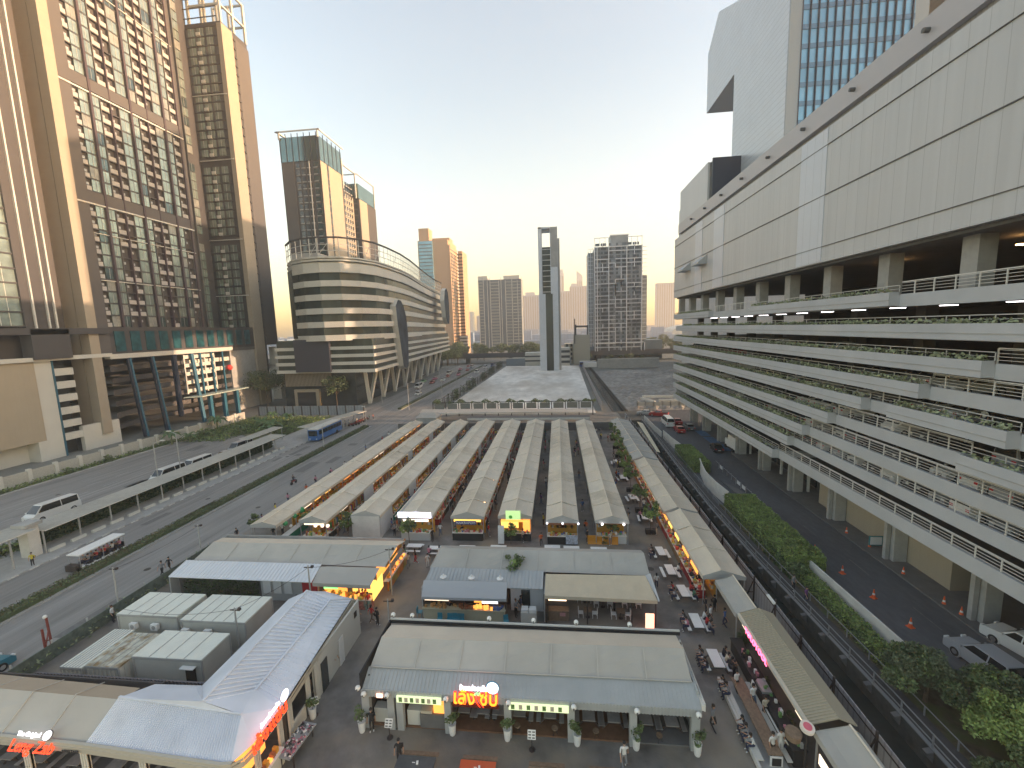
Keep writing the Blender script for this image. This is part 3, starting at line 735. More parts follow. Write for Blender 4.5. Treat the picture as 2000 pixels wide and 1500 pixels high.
for y in (91.5,102): b = MB(); b.prism([(28.2,y),(30,y),(30,y+4.5),(28.2,y+4.5)],37.6,37.9); b.extr([(28.2,37.9),(30,37.9),(30,39.4)],y,y+4.5,'y'); b.build('window_hood', m_steel, t)
# decks
zs = [26.9,24.1,21.5,19.2,17.0,14.5,12.0,9.8,7.0]
fz = [26.4,23.6,21.0,18.7,16.4,14.0,11.5,9.2,6.9]
m_soff = mat('shade_toned_soffit', (.07,.07,.07), .9); m_incol = mat('shade_toned_column', (.10,.10,.10), .9)  # interior shade put into the soffit and inner column colours
for i,z in enumerate(zs):
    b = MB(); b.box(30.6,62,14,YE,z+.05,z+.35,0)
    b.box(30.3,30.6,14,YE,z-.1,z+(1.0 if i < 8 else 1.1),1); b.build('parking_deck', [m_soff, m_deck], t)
pl = [(0,42,70),(0,88,113),(1,20,106.8),(2,33,113.1),(3,38,113),(4,44.5,112.9),(5,49.5,112.7),(6,54.2,112.6),(7,57.4,112.4),(8,61,112.2),(4,30.8,41.2),(5,22,34.1)]
m_pl = m_deck
for (i,y0,y1) in pl:
    z = zs[i]; b = MB()
    b.box(29.4,29.52,y0,y1,z,z+1.2,0); b.box(29.52,30.295,y0,y0+.12,z,z+1.2,0); b.box(29.52,30.295,y1-.12,y1,z,z+1.2,0); b.box(29.52,30.28,y0+.12,y1-.12,z,z+.95,1); b.box(29.36,29.4,y0,y1,z+.45,z+.52,2)
    p = b.build('planter', [m_deck, mat('planter_soil',(.08,.07,.05),.95), m_conc], t)
    g = MB(); L = y1-y0; n = int(L*32)
    for k in range(n):
        yy = y0+.2+(L-.4)*rnd.random(); den = .35+.65*(sin(yy*.55+i)*.5+.5)
        if rnd.random() < den: g.leaf((29.5+rnd.random()*.75, yy, z+1.05+rnd.random()*.5), rnd.uniform(.2,.4), 0, .3, .7)
    g.build('foliage', m_leaf_g, p)
    b = MB(); b.box(30.22,30.27,y0,y1,z+1.75,z+1.81); b.box(30.22,30.27,y0,y1,z+1.45,z+1.49)
    for k in range(int(L/1.9)): b.box(30.22,30.27,y0+k*1.9,y0+k*1.9+.05,z+.9,z+1.8)
    b.build('handrail', m_conc_l, t)
rl = [(0,70,88),(0,14,42),(1,14,20),(2,14,33),(3,14,38),(4,41.2,44.5),(4,14,30.8),(5,34.1,49.5),(5,14,22),(6,14,54.2),(7,14,57.4),(8,14,61)]
for (i,y0,y1) in rl:
    z = zs[i]+1.0; b = MB()
    for q in range(4): b.box(30.4,30.45,y0,y1,z+.22+q*.24,z+.255+q*.24)
    b.box(30.38,30.47,y0,y1,z+1.02,z+1.1)
    for k in range(int((y1-y0)/1.9)+1): b.box(30.38,30.46,y0+k*1.9,y0+k*1.9+.07,z,z+1.05)
    b.build('railing', mat('railing_white',(.62,.6,.56),.5), t)
# columns
for i in range(12):
    y = 20+i*8.9
    b = MB(); b.box(32.0,33.3,y-.7,y+.7,27,32.3); b.build('upper_column', m_conc, t)
for i in range(11):
    y = 18+i*9.7
    b = MB(); b.box(35,36.3,y-.65,y+.65,0,7.0,0); b.box(34.5,34.9,y-.2,y+.2,0,7,0); b.build('column', m_conc, t)
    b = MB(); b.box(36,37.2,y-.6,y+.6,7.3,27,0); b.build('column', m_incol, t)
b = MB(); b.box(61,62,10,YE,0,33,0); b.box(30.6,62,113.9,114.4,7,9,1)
for k in range(9): b.box(30.6,62,114.0,114.5,zs[k],zs[k]+1.1,1)
b.box(30.6,61,60,61,7,8,1)
b.build('inner_wall', [m_dark_in, m_deck], t)
b = MB(); b.box(31,34,8,14,0,50); b.box(34,90,8,14,0,49); b.build('end_wall', m_panel, t)
# lit ceiling tubes
for k in range(13):
    b = MB(); y = 30+k*5.6; b.box(33,34.4,y,y+.12,26.74,26.8); b.build('ceiling_light', m_lampw, t)
for (y,x) in ((38.5,36),(52,36)): b = MB(); b.box(x,x+1.4,y,y+.25,31.2,31.3); b.build('ceiling_light', m_lamp, t)
# ground floor shops
b = MB(); b.box(39,60,42,88,0,7,0); b.box(36.4,60,41.5,62,0,5.6,1); b.box(39,60,88,112,0,7,2)
b.build('shop_wall', [m_brown_l, m_tan, m_conc_d], t)
for k in range(6):
    b = MB(); y = 63+k*4.1; b.box(38.8,39,y,y+3.2,.4,3.6,0); b.box(38.7,38.8,y,y+3.2,3.7,4.4,1+k%3)
    b.build('shop_front', [m_glass_d, mat('sign_red',(.5,.05,.04),.5), m_conc_l, m_brown], t)
b = MB()
for k in range(7): b.box(37,37.3,62+k*3.9,62.3+k*3.9,0,6,0)
b.build('porch_post', m_conc_l, t)
# unseen block behind the mall, added to shade the office and left tower
b = MB(); b.box(78,110,142,280,0,90,0); b.box(97,122,280,300,0,90,0); b.build('hidden_shade_block', m_panel, t)
# white stepped block and tower on the roof
b = MB(); b.box(38,60,117,142,49,60,0); b.box(38,60,117,141,60,65.3,0); b.build('roof_block', m_panel, t)
b = MB(); b.box(38.5,60,115.5,117,49,65,0); b.box(38.5,60,114.9,115.5,57,65.6,1)
for k in range(12): b.box(38.5+k*1.8,38.62+k*1.8,115.3,115.5,49,62,1)
b.build('glass_front', [m_glass_d, m_navy_col], t)
t2 = thing('office_tower', (65, 110, 49), 'white clad tower with blue glass front and sharp overhang above the mall roof', 'office tower')
m_clad = mat('silver_shingle', (.50,.55,.60), .35, metal=.2, var=.05, scale=.3); add_lines(m_clad, 2, 1.15, .14, .78); 
b = MB()
b.face([(45,95,49),(45,121,49),(45,121,87),(45,141,87),(45,141,103),(45,133,109),(45,95,91)],0)
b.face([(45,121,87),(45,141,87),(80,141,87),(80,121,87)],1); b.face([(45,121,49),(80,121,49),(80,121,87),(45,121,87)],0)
b.face([(45,141,87),(45,141,103),(80,141,103),(80,141,87)],0); b.face([(45,141,103),(45,133,109),(80,133,109),(80,141,103)],0); b.face([(45,133,109),(45,95,91),(80,95,91),(80,133,109)],0)
b.face([(80,95,49),(80,141,49),(80,141,103),(80,95,91)],0)
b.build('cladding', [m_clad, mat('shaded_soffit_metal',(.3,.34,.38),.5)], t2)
m_lou = mat('grey_louvre', (.26,.31,.36), .5)
b = MB(); b.box(45.02,47.2,94.7,96,49,91,0); b.box(47.2,67,95.0,96,49,91,1); b.box(67,69.5,95.2,97,49,91,0)
for k in range(12): b.box(47.2,67,94.9,95.0,50+k*3.4,50.9+k*3.4,3)
b.build('glass_front', [m_lou, m_glass_b, m_navy_col, mat('spandrel_grey',(.12,.2,.27),.2,metal=.6)], t2)
b = MB()
for k in range(14): b.box(47.2+k*1.48,47.34+k*1.48,94.6,95.0,49,91,0)
b.build('mullion', m_navy_col, t2)
# ------------------------------------------------------------------ prototypes: people
SH = {n: mat('cloth_'+n, c, .85) for n, c in dict(white=(.62,.62,.6), black=(.02,.02,.024), red=(.42,.03,.03), pink=(.5,.2,.26), blue=(.07,.13,.28),
      orange=(.6,.12,.03), green=(.06,.17,.1), grey=(.2,.2,.21), cream=(.5,.44,.34), navy=(.03,.04,.08), yellow=(.55,.45,.06), purple=(.15,.06,.18), denim=(.09,.13,.2), brown=(.16,.1,.07)).items()}
def skin_person(name, J, E, regions, hair='short'):
    """J joints name->(pos, radius); E bones; regions bone->slot (0 skin,1 top,2 trousers,3 shoes)"""
    names = list(J); me = bpy.data.meshes.new(name)
    me.from_pydata([J[n][0] for n in names], [(names.index(a), names.index(b)) for a, b in E], [])
    o = bpy.data.objects.new(name, me); C.objects.link(o)
    md = o.modifiers.new('s', 'SKIN'); md.branch_smoothing = .4
    if not me.skin_vertices: me.skin_vertices.new() if hasattr(me.skin_vertices, 'new') else None
    for i, n in enumerate(names):
        sv = me.skin_vertices[0].data[i]; r = J[n][1]; sv.radius = (r, r) if not isinstance(r, tuple) else r
        sv.use_root = (n == 'pelvis')
    su = o.modifiers.new('u', 'SUBSURF'); su.levels = 1; su.render_levels = 1
    dg = bpy.context.evaluated_depsgraph_get(); dg.update()
    m2 = bpy.data.meshes.new_from_object(o.evaluated_get(dg)); bpy.data.objects.remove(o)
    segs = [(Vector(J[a][0]), Vector(J[b][0]), regions.get((a, b), 0)) for a, b in E]
    for m_ in (m_skin, SH['white'], SH['navy'], m_shoe): m2.materials.append(m_)
    for p in m2.polygons:
        c = p.center; best = 1e9; s = 0
        for a, b_, r in segs:
            d = b_-a; t = max(0, min(1, (c-a).dot(d)/max(d.length_squared, 1e-9))); q = (a+d*t-c).length
            if q < best: best, s = q, r
        p.material_index = s; p.use_smooth = True
    return m2
def face_and_fingers(mb, hc, yaw, hands, k=1.0):
    R = Matrix.Rotation(yaw, 4, 'Z')
    def P(x, y, z): return Vector(hc) + R @ Vector((x, y, z))
    mb.ball(P(0,-.098,-.005), .016, 5, 4, 0, sz=1.5)                 # nose
    for sx in (-1, 1):
        mb.ball(P(sx*.034,-.088,.015), .012, 5, 4, 1); mb.ball(P(sx*.083,0,0), .022, 5, 4, 0, sx=.5)
    mb.box(*(P(-.025,-.094,-.05)[0], P(.025,-.088,-.05)[0]), P(0,-.096,0)[1]-.003, P(0,-.088,0)[1]+.003, hc[2]-.05, hc[2]-.042, 2)
    for h, d in hands:
        h = Vector(h); d = Vector(d).normalized(); u = d.cross(Vector((0,1,.2))).normalized()
        for i, (o, l) in enumerate(((-.03,.06),(-.01,.075),(.01,.08),(.03,.065))):
            a = h + u*o; c1 = a + d*l*.6; e = c1 + (d*.7+Vector((0,-.5,0))).normalized()*l*.5
            mb.tube(a, c1, .010, .009, 4, 0); mb.tube(c1, e, .009, .006, 4, 0)
        mb.tube(h - d*.04 + u*.03, h + u*.065, .011, .008, 4, 0)
def make_person(kind):
    J = {}; 
    if kind in ('stand', 'walk', 'serve'):
        st = .24 if kind == 'walk' else .03
        J.update(pelvis=((0,0,.93),(.155,.11)), waist=((0,-.005,1.08),(.135,.095)), chest=((0,-.01,1.28),(.165,.11)), neck=((0,0,1.45),.055), head0=((0,-.01,1.54),.075), head1=((0,-.01,1.63),.098), head2=((0,0,1.69),.07))
        for s, n in ((-1,'l'),(1,'r')):
            f = s*st
            J.update({'hip'+n:((s*.09,0,.88),.095), 'knee'+n:((s*.10,-f*.55-.02,.48),.06), 'ank'+n:((s*.105,f*.9-(0 if s*f<0 else .0),.09),.04), 'toe'+n:((s*.12,f*.9-.14,.04),.035),
                      'sho'+n:((s*.19,-.005,1.38),.06)})
            if kind == 'serve': J.update({'elb'+n:((s*.24,-.05,1.13),.042), 'wri'+n:((s*.15,-.28,1.08),.03), 'palm'+n:((s*.13,-.36,1.08),(.034,.018))})
            else: J.update({'elb'+n:((s*.25,s*st*.5+.03,1.12),.042), 'wri'+n:((s*.26,s*st*.9-.05,.90),.03), 'palm'+n:((s*.26,s*st*1.0-.07,.83),(.034,.018))})
    else:                                                   # sitting, seat .45, facing -Y
        ln = .12 if kind == 'lean' else 0
        J.update(pelvis=((0,0,.55),(.16,.12)), waist=((0,-.02-ln*.3,.70),(.135,.1)), chest=((0,-.03-ln,.90),(.165,.11)), neck=((0,-.04-ln*1.4,1.07),.055), head0=((0,-.06-ln*1.6,1.15),.075), head1=((0,-.07-ln*1.7,1.24),.098), head2=((0,-.06-ln*1.7,1.30),.07))
        for s, n in ((-1,'l'),(1,'r')):
            J.update({'hip'+n:((s*.09,-.05,.53),.09), 'knee'+n:((s*.11,-.44,.50),.062), 'ank'+n:((s*.11,-.42,.09),.04), 'toe'+n:((s*.12,-.55,.04),.035),
                      'sho'+n:((s*.19,-.03-ln,1.0),.06), 'elb'+n:((s*.25,-.14-ln,.78),.042), 'wri'+n:((s*.14,-.36-ln,.80),.03), 'palm'+n:((s*.12,-.43-ln,.81),(.034,.018))})
    E = [('pelvis','waist'),('waist','chest'),('chest','neck'),('neck','head0'),('head0','head1'),('head1','head2')]
    reg = {('pelvis','waist'):1,('waist','chest'):1,('chest','neck'):1}
    for n in 'lr':
        E += [('pelvis','hip'+n),('hip'+n,'knee'+n),('knee'+n,'ank'+n),('ank'+n,'toe'+n),('chest','sho'+n),('sho'+n,'elb'+n),('elb'+n,'wri'+n),('wri'+n,'palm'+n)]
        reg.update({('pelvis','hip'+n):2,('hip'+n,'knee'+n):2,('knee'+n,'ank'+n):2,('ank'+n,'toe'+n):3,('chest','sho'+n):1,('sho'+n,'elb'+n):1})
    me = skin_person('person_'+kind, J, E, reg)
    mb = MB(); h = J['head1'][0]
    face_and_fingers(mb, h, 0, [(J['palm'+n][0], Vector(J['palm'+n][0])-Vector(J['wri'+n][0])) for n in 'lr'])
    e = bpy.data.meshes.new('x'); e.from_pydata(mb.v, [], mb.f)
    for m_ in (m_skin, m_hair, m_red_l): e.materials.append(m_)
    e.polygons.foreach_set('material_index', mb.m)
    import bmesh as bm_
    B = bm_.new(); B.from_mesh(me); n0 = len(B.faces); B.from_mesh(e); B.faces.ensure_lookup_table()
    for f in B.faces[n0:]: f.material_index = {0:0, 1:3, 2:3}[f.material_index]
    B.to_mesh(me); B.free()
    o = bpy.data.objects.new('person', me); C.objects.link(o); tag(o, 'person', 'person')
    hb = MB(); hb.ball((h[0], h[1]+.022, h[2]+.03), .108, 10, 7, 0, sx=.95, sy=1.0, sz=1.0)
    if kind in ('walk', 'lean'): hb.ball((h[0], h[1]+.07, h[2]-.08), .085, 8, 6, 0, sy=.6, sz=1.5)
    hb.build('hair', m_hair, o, smooth=True)
    if kind in ('stand',):
        sb = MB(); sb.bar((.13,.11,.95),(.13,.2,1.2),.22,.1); sb.build('bag', m_black, o)
    return o
PROTO = {k: make_person(k) for k in ('stand','walk','serve','sit','lean')}
def person(kind, loc, rz, top, leg, label, group=None, s=None):
    o = put(PROTO[kind], loc, rz, label, group, s or rnd.uniform(.95,1.04))
    if 'bag' in [c.name.split('.')[0] for c in o.children] and rnd.random() < .55 and o.name in ():
        pass
    recolor(o, 1, SH[top]); recolor(o, 2, SH[leg]); recolor(o, 3, SH[rnd.choice(('white','black','grey'))])
    return o
# ------------------------------------------------------------------ prototypes: vehicles
def car_mesh(kind, root, pm):
    """x forward"""
    P = {'sedan': (4.5,1.75, [(-2.25,.35),(-2.25,.8),(-2.1,.95),(-1.5,1.0),(1.0,.98),(2.0,.82),(2.25,.62),(2.25,.3)], [(-1.55,1.0),(-1.0,1.42),(.25,1.44),(1.05,.98)]),
         'suv': (4.7,1.85, [(-2.35,.4),(-2.35,1.0),(-2.2,1.08),(-1.5,1.1),(1.1,1.08),(2.1,.95),(2.35,.75),(2.35,.35)], [(-2.15,1.08),(-1.75,1.68),(.35,1.72),(1.2,1.08)]),
         'van': (5.3,1.9, [(-2.65,.4),(-2.65,1.15),(-2.6,1.2),(-1.5,1.2),(1.7,1.2),(2.3,1.1),(2.62,.85),(2.65,.35)], [(-2.6,1.2),(-2.5,2.15),(1.35,2.2),(2.25,1.12)]),
         'pickup': (5.2,1.85, [(-2.6,.5),(-2.6,1.05),(-2.5,1.1),(-1.5,1.1),(1.2,1.12),(2.3,1.02),(2.6,.8),(2.6,.4)], [(-.75,1.1),(-.55,1.72),(.55,1.75),(1.35,1.12)])}[kind]
    L, W, bp, cp = P; hw = W/2
    b = MB()
    def loft(prof, hw0, hw1, m=0):
        n = len(prof); k = len(b.v); zmin = min(p[1] for p in prof); zmax = max(p[1] for p in prof)
        for s in (-1, 1):
            for x, z in prof:
                w_ = hw0+(hw1-hw0)*(z-zmin)/(zmax-zmin); b.v.append((x, s*w_, z))
        for i in range(n): j = (i+1)%n; b.f.append((k+i,k+j,k+n+j,k+n+i)); b.m.append(m)
        b.f.append(tuple(k+i for i in range(n))); b.m.append(m); b.f.append(tuple(k+n+n-1-i for i in range(n))); b.m.append(m)
    loft([(bp[0][0]+.05, .22)]+bp+[(bp[-1][0]-.05,.22)], hw*.97, hw*.96); loft(cp, hw*.94, hw*.74)
    for s in (-1, 1):
        for wx in (bp[0][0]+.95, bp[-1][0]-.95): b.tube((wx,s*hw*.90,.34),(wx,s*(hw+.035),.34),.42,.42,12,0) if kind in ('suv','pickup','van') else None
    if kind == 'pickup': b.box(-2.45,-.8,-.78,.78,1.095,1.13,1)
    body = b.build('body', [pm, m_black], root, smooth=False)
    w = MB(); zt = max(p[1] for p in cp); zb = cp[0][1]
    # glass panels slightly proud of the cabin sides, windscreen, rear
    def side(s):
        def yy(z): return s*(hw*.94+(hw*.74-hw*.94)*(z-zb)/(zt-zb)+.012)
        z0, z1 = zb+.06, zt-.1
        f = (z1-zb)/(zt-zb); xa = cp[0][0]+(cp[1][0]-cp[0][0])*f; xb = cp[3][0]+(cp[2][0]-cp[3][0])*f
        xm = (xa+xb)/2
        for (p, q, r, t_) in ((cp[0][0]+.22, xa+.12, xm-.05, xm-.05), (xm+.05, xm+.05, xb-.1, cp[3][0]-.28)):
            w.face([(p,yy(z0),z0),(t_,yy(z0),z0),(r,yy(z1),z1),(q,yy(z1),z1)])
    side(-1); side(1)
    for (xa, za), (xb, zb2), sg in ((cp[3], cp[2], 1), (cp[0], cp[1], -1)):
        o1 = sg*.015; f0, f1 = .08, .9
        A = (xa+(xb-xa)*f0+o1, za+(zb2-za)*f0+.01); B = (xa+(xb-xa)*f1+o1, za+(zb2-za)*f1+.01)
        w.face([(A[0],-hw*.86,A[1]),(A[0],hw*.86,A[1]),(B[0],hw*.72,B[1]),(B[0],-hw*.72,B[1])])
    w.build('windows', m_cwin, root)
    for sx in (bp[0][0]+.95, bp[-1][0]-.95):
        for s in (-1, 1):
            t = MB(); t.tube((sx,s*(hw-.2),.33),(sx,s*(hw+.045),.33),.33,.33,14,0); t.tube((sx,s*(hw+.03),.33),(sx,s*(hw+.055),.33),.19,.19,10,1)
            t.build('wheel', [m_tyre, m_chrome], root)
    for s in (-1, 1):
        h = MB(); zz = .62 if kind == 'sedan' else .78
        h.box(bp[-1][0]-.1,bp[-1][0]+.015,s*hw*.55,s*hw*.92,zz,zz+.16); h.build('headlight', m_head, root)
        h = MB(); h.box(bp[0][0]-.015,bp[0][0]+.05,s*hw*.6,s*hw*.94,zz+.05,zz+.25); h.build('tail_light', m_red_l, root)
        h = MB(); h.box(cp[3][0]-.25,cp[3][0]-.1,s*hw,s*(hw+.14),zb,zb+.14); h.build('wing_mirror', pm, root)
    h = MB(); h.box(bp[-1][0],bp[-1][0]+.02,-hw*.45,hw*.45,.4,.6,0); h.build('grille', m_black, root); h = MB(); h.box(bp[0][0]-.012,bp[0][0],-.25,.25,.5,.62,0); h.build('number_plate', m_white, root)
PAINT = {n: paint(n, c) for n, c in dict(white=(.62,.62,.6), silver=(.32,.33,.35), black=(.02,.02,.024), red=(.3,.02,.02), blue=(.02,.06,.2), grey=(.12,.125,.13), teal=(.02,.16,.22), pink=(.5,.12,.2), green=(.05,.25,.12)).items()}
CARP = {}
def car(kind, loc, rz, col, label, group=None, s=None):
    if kind not in CARP:
        r = thing(kind if kind != 'suv' else 'sport_utility_car', (0,0,0), label, 'car' if kind in ('sedan','suv') else {'van':'van','pickup':'pickup truck'}[kind]); car_mesh(kind, r, PAINT['white']); CARP[kind] = r
    o = put(CARP[kind], loc, rz, label, group, s)
    for c in o.children:
        if c.name.startswith('body') or c.name.startswith('wing_mirror'): recolor(c, 0, PAINT[col])
    return o
# ------------------------------------------------------------------ prototypes: plants
def leaf_clump(b, c, r, n, size, m=0, flat=1.0, up=.2):
    c = Vector(c)
    for i in range(n):
        d = Vector((rnd.gauss(0,1), rnd.gauss(0,1), rnd.gauss(0,1)))
        d = d.normalized()*(r*(.55+.5*rnd.random())); d.z *= flat
        b.leaf(c+d, size*rnd.uniform(.7,1.4), m, up, .55)
def make_tree(h, cr, name, label, cat, clumps=26, n=34, leaf=.26, trunk=.12, flat=.6, mats=None, cz=None, tz=.45):
    r = thing(name, (0,0,0), label, cat)
    b = MB(); top = h*tz; b.tube((0,0,0),(.05,.03,top),trunk,trunk*.7,7)
    cz = cz or h-cr*flat
    cl = []
    for i in range(clumps):
        a = rnd.uniform(0,2*pi); rr = cr*math.sqrt(rnd.random())*.85; z = cz + rnd.uniform(-1,1)*cr*flat*math.sqrt(max(0,1-(rr/cr)**2))
        cl.append((rr*cos(a), rr*sin(a), z))
    for c in cl[:max(6, clumps//3)]:
        m_ = Vector((c[0]*.45, c[1]*.45, (top+c[2])/2)); b.tube((.05,.03,top*.9), m_, trunk*.5, trunk*.3, 5, cap=False); b.tube(m_, c, trunk*.3, .02, 4, cap=False)
    b.build('trunk', m_bark, r)
    f = MB()
    for c in cl: leaf_clump(f, c, cr*rnd.uniform(.2,.36), n, leaf, rnd.choice((0,0,0,1,2)), .7)
    f.build('crown', mats or [m_leaf, m_leaf_y, m_leaf_d], r)
    return r
T_small = make_tree(3.6, 1.15, 'small_tree', 'x', 'tree', 26, 42, .24, .05, .85)
T_street = make_tree(7.5, 3.0, 'street_tree', 'x', 'tree', 34, 42, .42, .16, .7, [m_leaf_far, m_leaf_d, m_leaf])
T_rain = make_tree(13, 8.0, 'rain_tree', 'x', 'tree', 90, 60, .5, .35, .38, [m_leaf_d, m_leaf_far, m_leaf])
T_bush = make_tree(2.2, 1.3, 'leafy_bush', 'x', 'bush', 26, 40, .26, .05, .8, None, 1.1)
def make_banana():
    r = thing('banana_plant', (0,0,0), 'x', 'banana plant'); b = MB(); b.tube((0,0,0),(0,0,1.3),.14,.09,7); b.build('stem', mat('banana_stem',(.16,.18,.09),.7), r)
    f = MB()
    for i in range(11):
        a = i*2*pi/11+rnd.uniform(-.2,.2); L = rnd.uniform(1.6,2.3); p = Vector((0,0,1.2)); d = Vector((cos(a),sin(a),0)); s_ = Vector((-sin(a),cos(a),0)); el = rnd.uniform(.9,1.25)
        pr = None
        for k in range(7):
            t_ = k/6; q = p+d*(L*t_*.75)+Vector((0,0,L*(el*t_-t_*t_*1.05))); w_ = .26*sin(pi*min(1,t_*.9+.08))+.02
            if pr: f.face([pr[0]-s_*pr[1]-Vector((0,0,.05)), pr[0], q, q-s_*w_-Vector((0,0,.05))], 0); f.face([pr[0], pr[0]+s_*pr[1]-Vector((0,0,.05)), q+s_*w_-Vector((0,0,.05)), q], 0)
            pr = (q, w_)
    f.build('leaves', mat('banana_leaf',(.07,.13,.05),.5,var=.3,scale=2), r); return r
T_banana = make_banana()
def make_potted(tall):
    r = thing('potted_plant', (0,0,0), 'x', 'potted plant'); b = MB(); b.lathe([(.17,0),(.2,.1),(.25,.75),(.27,.8),(.22,.8),(.21,.7)],14); b.build('pot', m_white, r)
    f = MB(); f.tube((0,0,.7),(0,0,1.2),.02,.015,5,1)
    for i in range(7): leaf_clump(f, (rnd.uniform(-.22,.22),rnd.uniform(-.22,.22),rnd.uniform(.95,1.6 if tall else 1.3)), .22, 26, .17, 0, 1)
    f.build('leaves', [m_leaf, m_bark], r); return r
T_pot = make_potted(True)
# ------------------------------------------------------------------ lettering
def text_mesh(name, body, size, mats, parent, M, ext=.03, bold=0.0, align='CENTER'):
    cu = bpy.data.curves.new(name, 'FONT'); cu.body = body; cu.size = size; cu.extrude = ext; cu.align_x = align; cu.offset = bold; cu.resolution_u = 3
    o = bpy.data.objects.new(name, cu); C.objects.link(o)
    dg = bpy.context.evaluated_depsgraph_get(); dg.update()
    me = bpy.data.meshes.new_from_object(o.evaluated_get(dg)); bpy.data.objects.remove(o)
    off = Vector((0,0,0)); q = parent
    while q is not None: off += q.location; q = q.parent
    me.transform(Matrix.Translation(-off) @ M); me.materials.clear(); me.materials.append(mats)
    o = bpy.data.objects.new(name, me); C.objects.link(o); o.parent = parent; return o
def TM(x, y, z, face='-y', tilt=0.0):
    """text standing upright, reading towards -y or towards +x / -x"""
    rz = {'-y': 0, '+x': pi/2, '-x': -pi/2}[face]
    return Matrix.Translation((x, y, z)) @ Matrix.Rotation(rz, 4, 'Z') @ Matrix.Rotation(pi/2 - tilt, 4, 'X')
# ------------------------------------------------------------------ long canopies
def canopy(x0, x1, y0, y1, ze, zr, label, mod=4.15, m=None, xr=None, closed_front=False, group=None, valance=.35):
    t = thing('stall_row_canopy', ((x0+x1)/2, (y0+y1)/2, 0), label, 'canopy', group)
    n = max(1, round((y1-y0)/mod)); xr = (x0+x1)/2 if xr is None else xr
    b = MB(); R = random.Random(int(x0*10)+int(y0))
    for i in range(n):
        ya, yb = y0+(y1-y0)*i/n, y0+(y1-y0)*(i+1)/n; dz = R.uniform(-.045,.045); pm_ = R.choice((0,0,0,0,2,3))
        for (xa, za, xb, zb) in ((x0, ze, xr, zr), (xr, zr, x1, ze)):
            K = 3
            for k in range(K):
                for s_ in range(2):
                    f0, f1 = k/K, (k+1)/K; g0, g1 = s_/2, (s_+1)/2
                    def Pt(f, g):
                        sag = -.10*sin(pi*f)*1 - .06*sin(pi*g)*(1 if 0 < f < 1 else .5)
                        return (xa+(xb-xa)*f, ya+(yb-ya)*g, za+(zb-za)*f+sag+dz*(.3+.7*f if za<zb else 1-.7*f))
                    b.face([Pt(f0,g0),Pt(f1,g0),Pt(f1,g1),Pt(f0,g1)], pm_)
        for xe in (x0, x1): b.face([(xe,ya,ze+dz*.3),(xe,yb,ze+dz*.3),(xe+(.02 if xe==x1 else -.02),yb,ze-valance),(xe+(.02 if xe==x1 else -.02),ya,ze-valance)], 0)
        if i: b.bar((x0,ya,ze+.03),(xr,ya,zr+.03),.07,.05,1); b.bar((xr,ya,zr+.03),(x1,ya,ze+.03),.07,.05,1)
    b.bar((xr,y0,zr+.05),(xr,y1,zr+.05),.10,.05,1)
    b.build('roof', [m or m_canvas, m_canvas_s, m_canvas2 if m is None else m, m_canvas3 if m is None else m], t)
    for yy, nm in ((y0,'gable'),(y1,'gable')):
        b = MB(); b.face([(x0,yy,ze),(x1,yy,ze),(xr,yy,zr)]); b.box(x0,x1,yy-.03,yy+.03,ze-.32,ze)
        b.build(nm, mat('gable_canvas',(.36,.36,.35),.8), t)
    for i in range(n+1):
        y = y0+(y1-y0)*i/n; y = min(max(y, y0+.1), y1-.1)
        for x in (x0+.12, x1-.12): b = MB(); b.box(x-.04,x+.04,y-.04,y+.04,0,ze); b.build('post', m_steel, t)
    return t
ROWS = [(-38.0,-34.6),(-32.5,-28.9),(-26.6,-22.7),(-20.2,-15.9),(-13.6,-9.4),(-7.7,-3.5),(-1.75,2.15),(4.1,8.05)]
rn = ['eight','seven','six','five','four','three','two','one']
for i, (a, c) in enumerate(ROWS):
    lab = '%s of the eight long tan market canopies counting from the street side' % nth(i).capitalize()
    t = canopy(a, c, [46.2,47.6,49.4,49.6,49.5,49.8,48.9,49.0][i], [104,104.5,104,104,104,103.8,103.5,103.3][i], 3.0, 3.62 if i else 3.4, lab, group='long market canopies', xr=None if i else -36.3)
    if i == 3:
        b = MB(); b.face([(-20.95,50,2.6),(-20.2,50,2.9),(-20.2,100,2.9),(-20.95,100,2.6)]); b.bar((-20.95,50,2.62),(-20.95,88,2.62),.12,.1,1); b.build('side_awning', [m_canvas_g, m_canvas_s], t)
    if i == 2:
        b = MB(); b.box(-26.5,-22.8,49.34,49.44,0,2.9); b.box(-22.85,-22.75,49.5,53.5,0,2.9,1); b.build('end_panel', [m_conc_l, m_canvas_w], t)
    if i in (1,2,3,4):
        for y0, w_ in {1:((58,3.2),(77,2.5),(91,2.8)), 2:((60,3.2),(64,.01),(75.5,3.5),(86,4)), 3:((81,2.6),), 4:((76,2.2),)}[i]:
            b = MB(); b.box(c-.02,c+.06,y0,y0+w_,.1,2.8); b.build('side_panel', m_canvas_w, t)
strip = []
for k,(x0,x1,y0,y1) in enumerate(((12.6,16.9,73,104.5),(12.7,16.8,52,72.6),(12.9,16.7,38.2,51.6))):
    t = canopy(x0, x1, y0, y1, 2.9, 3.5, ('far','middle','near')[k] + ' stretch of the long lean-to canopy along the canal fence', m=m_canvas_g if k==0 else m_canvas, xr=x0+1.6)
canopy(13.7,15.6,32.9,37.4,3.0,3.5,'short pale canopy between the long canal canopy and the striped bar roof', m=m_canvas_g, xr=15.2)
canopy(14.0,16.4,14.0,22.9,3.0,3.5,'grey canopy nearest the camera along the canal fence', m=m_canvas_g, xr=15.8)
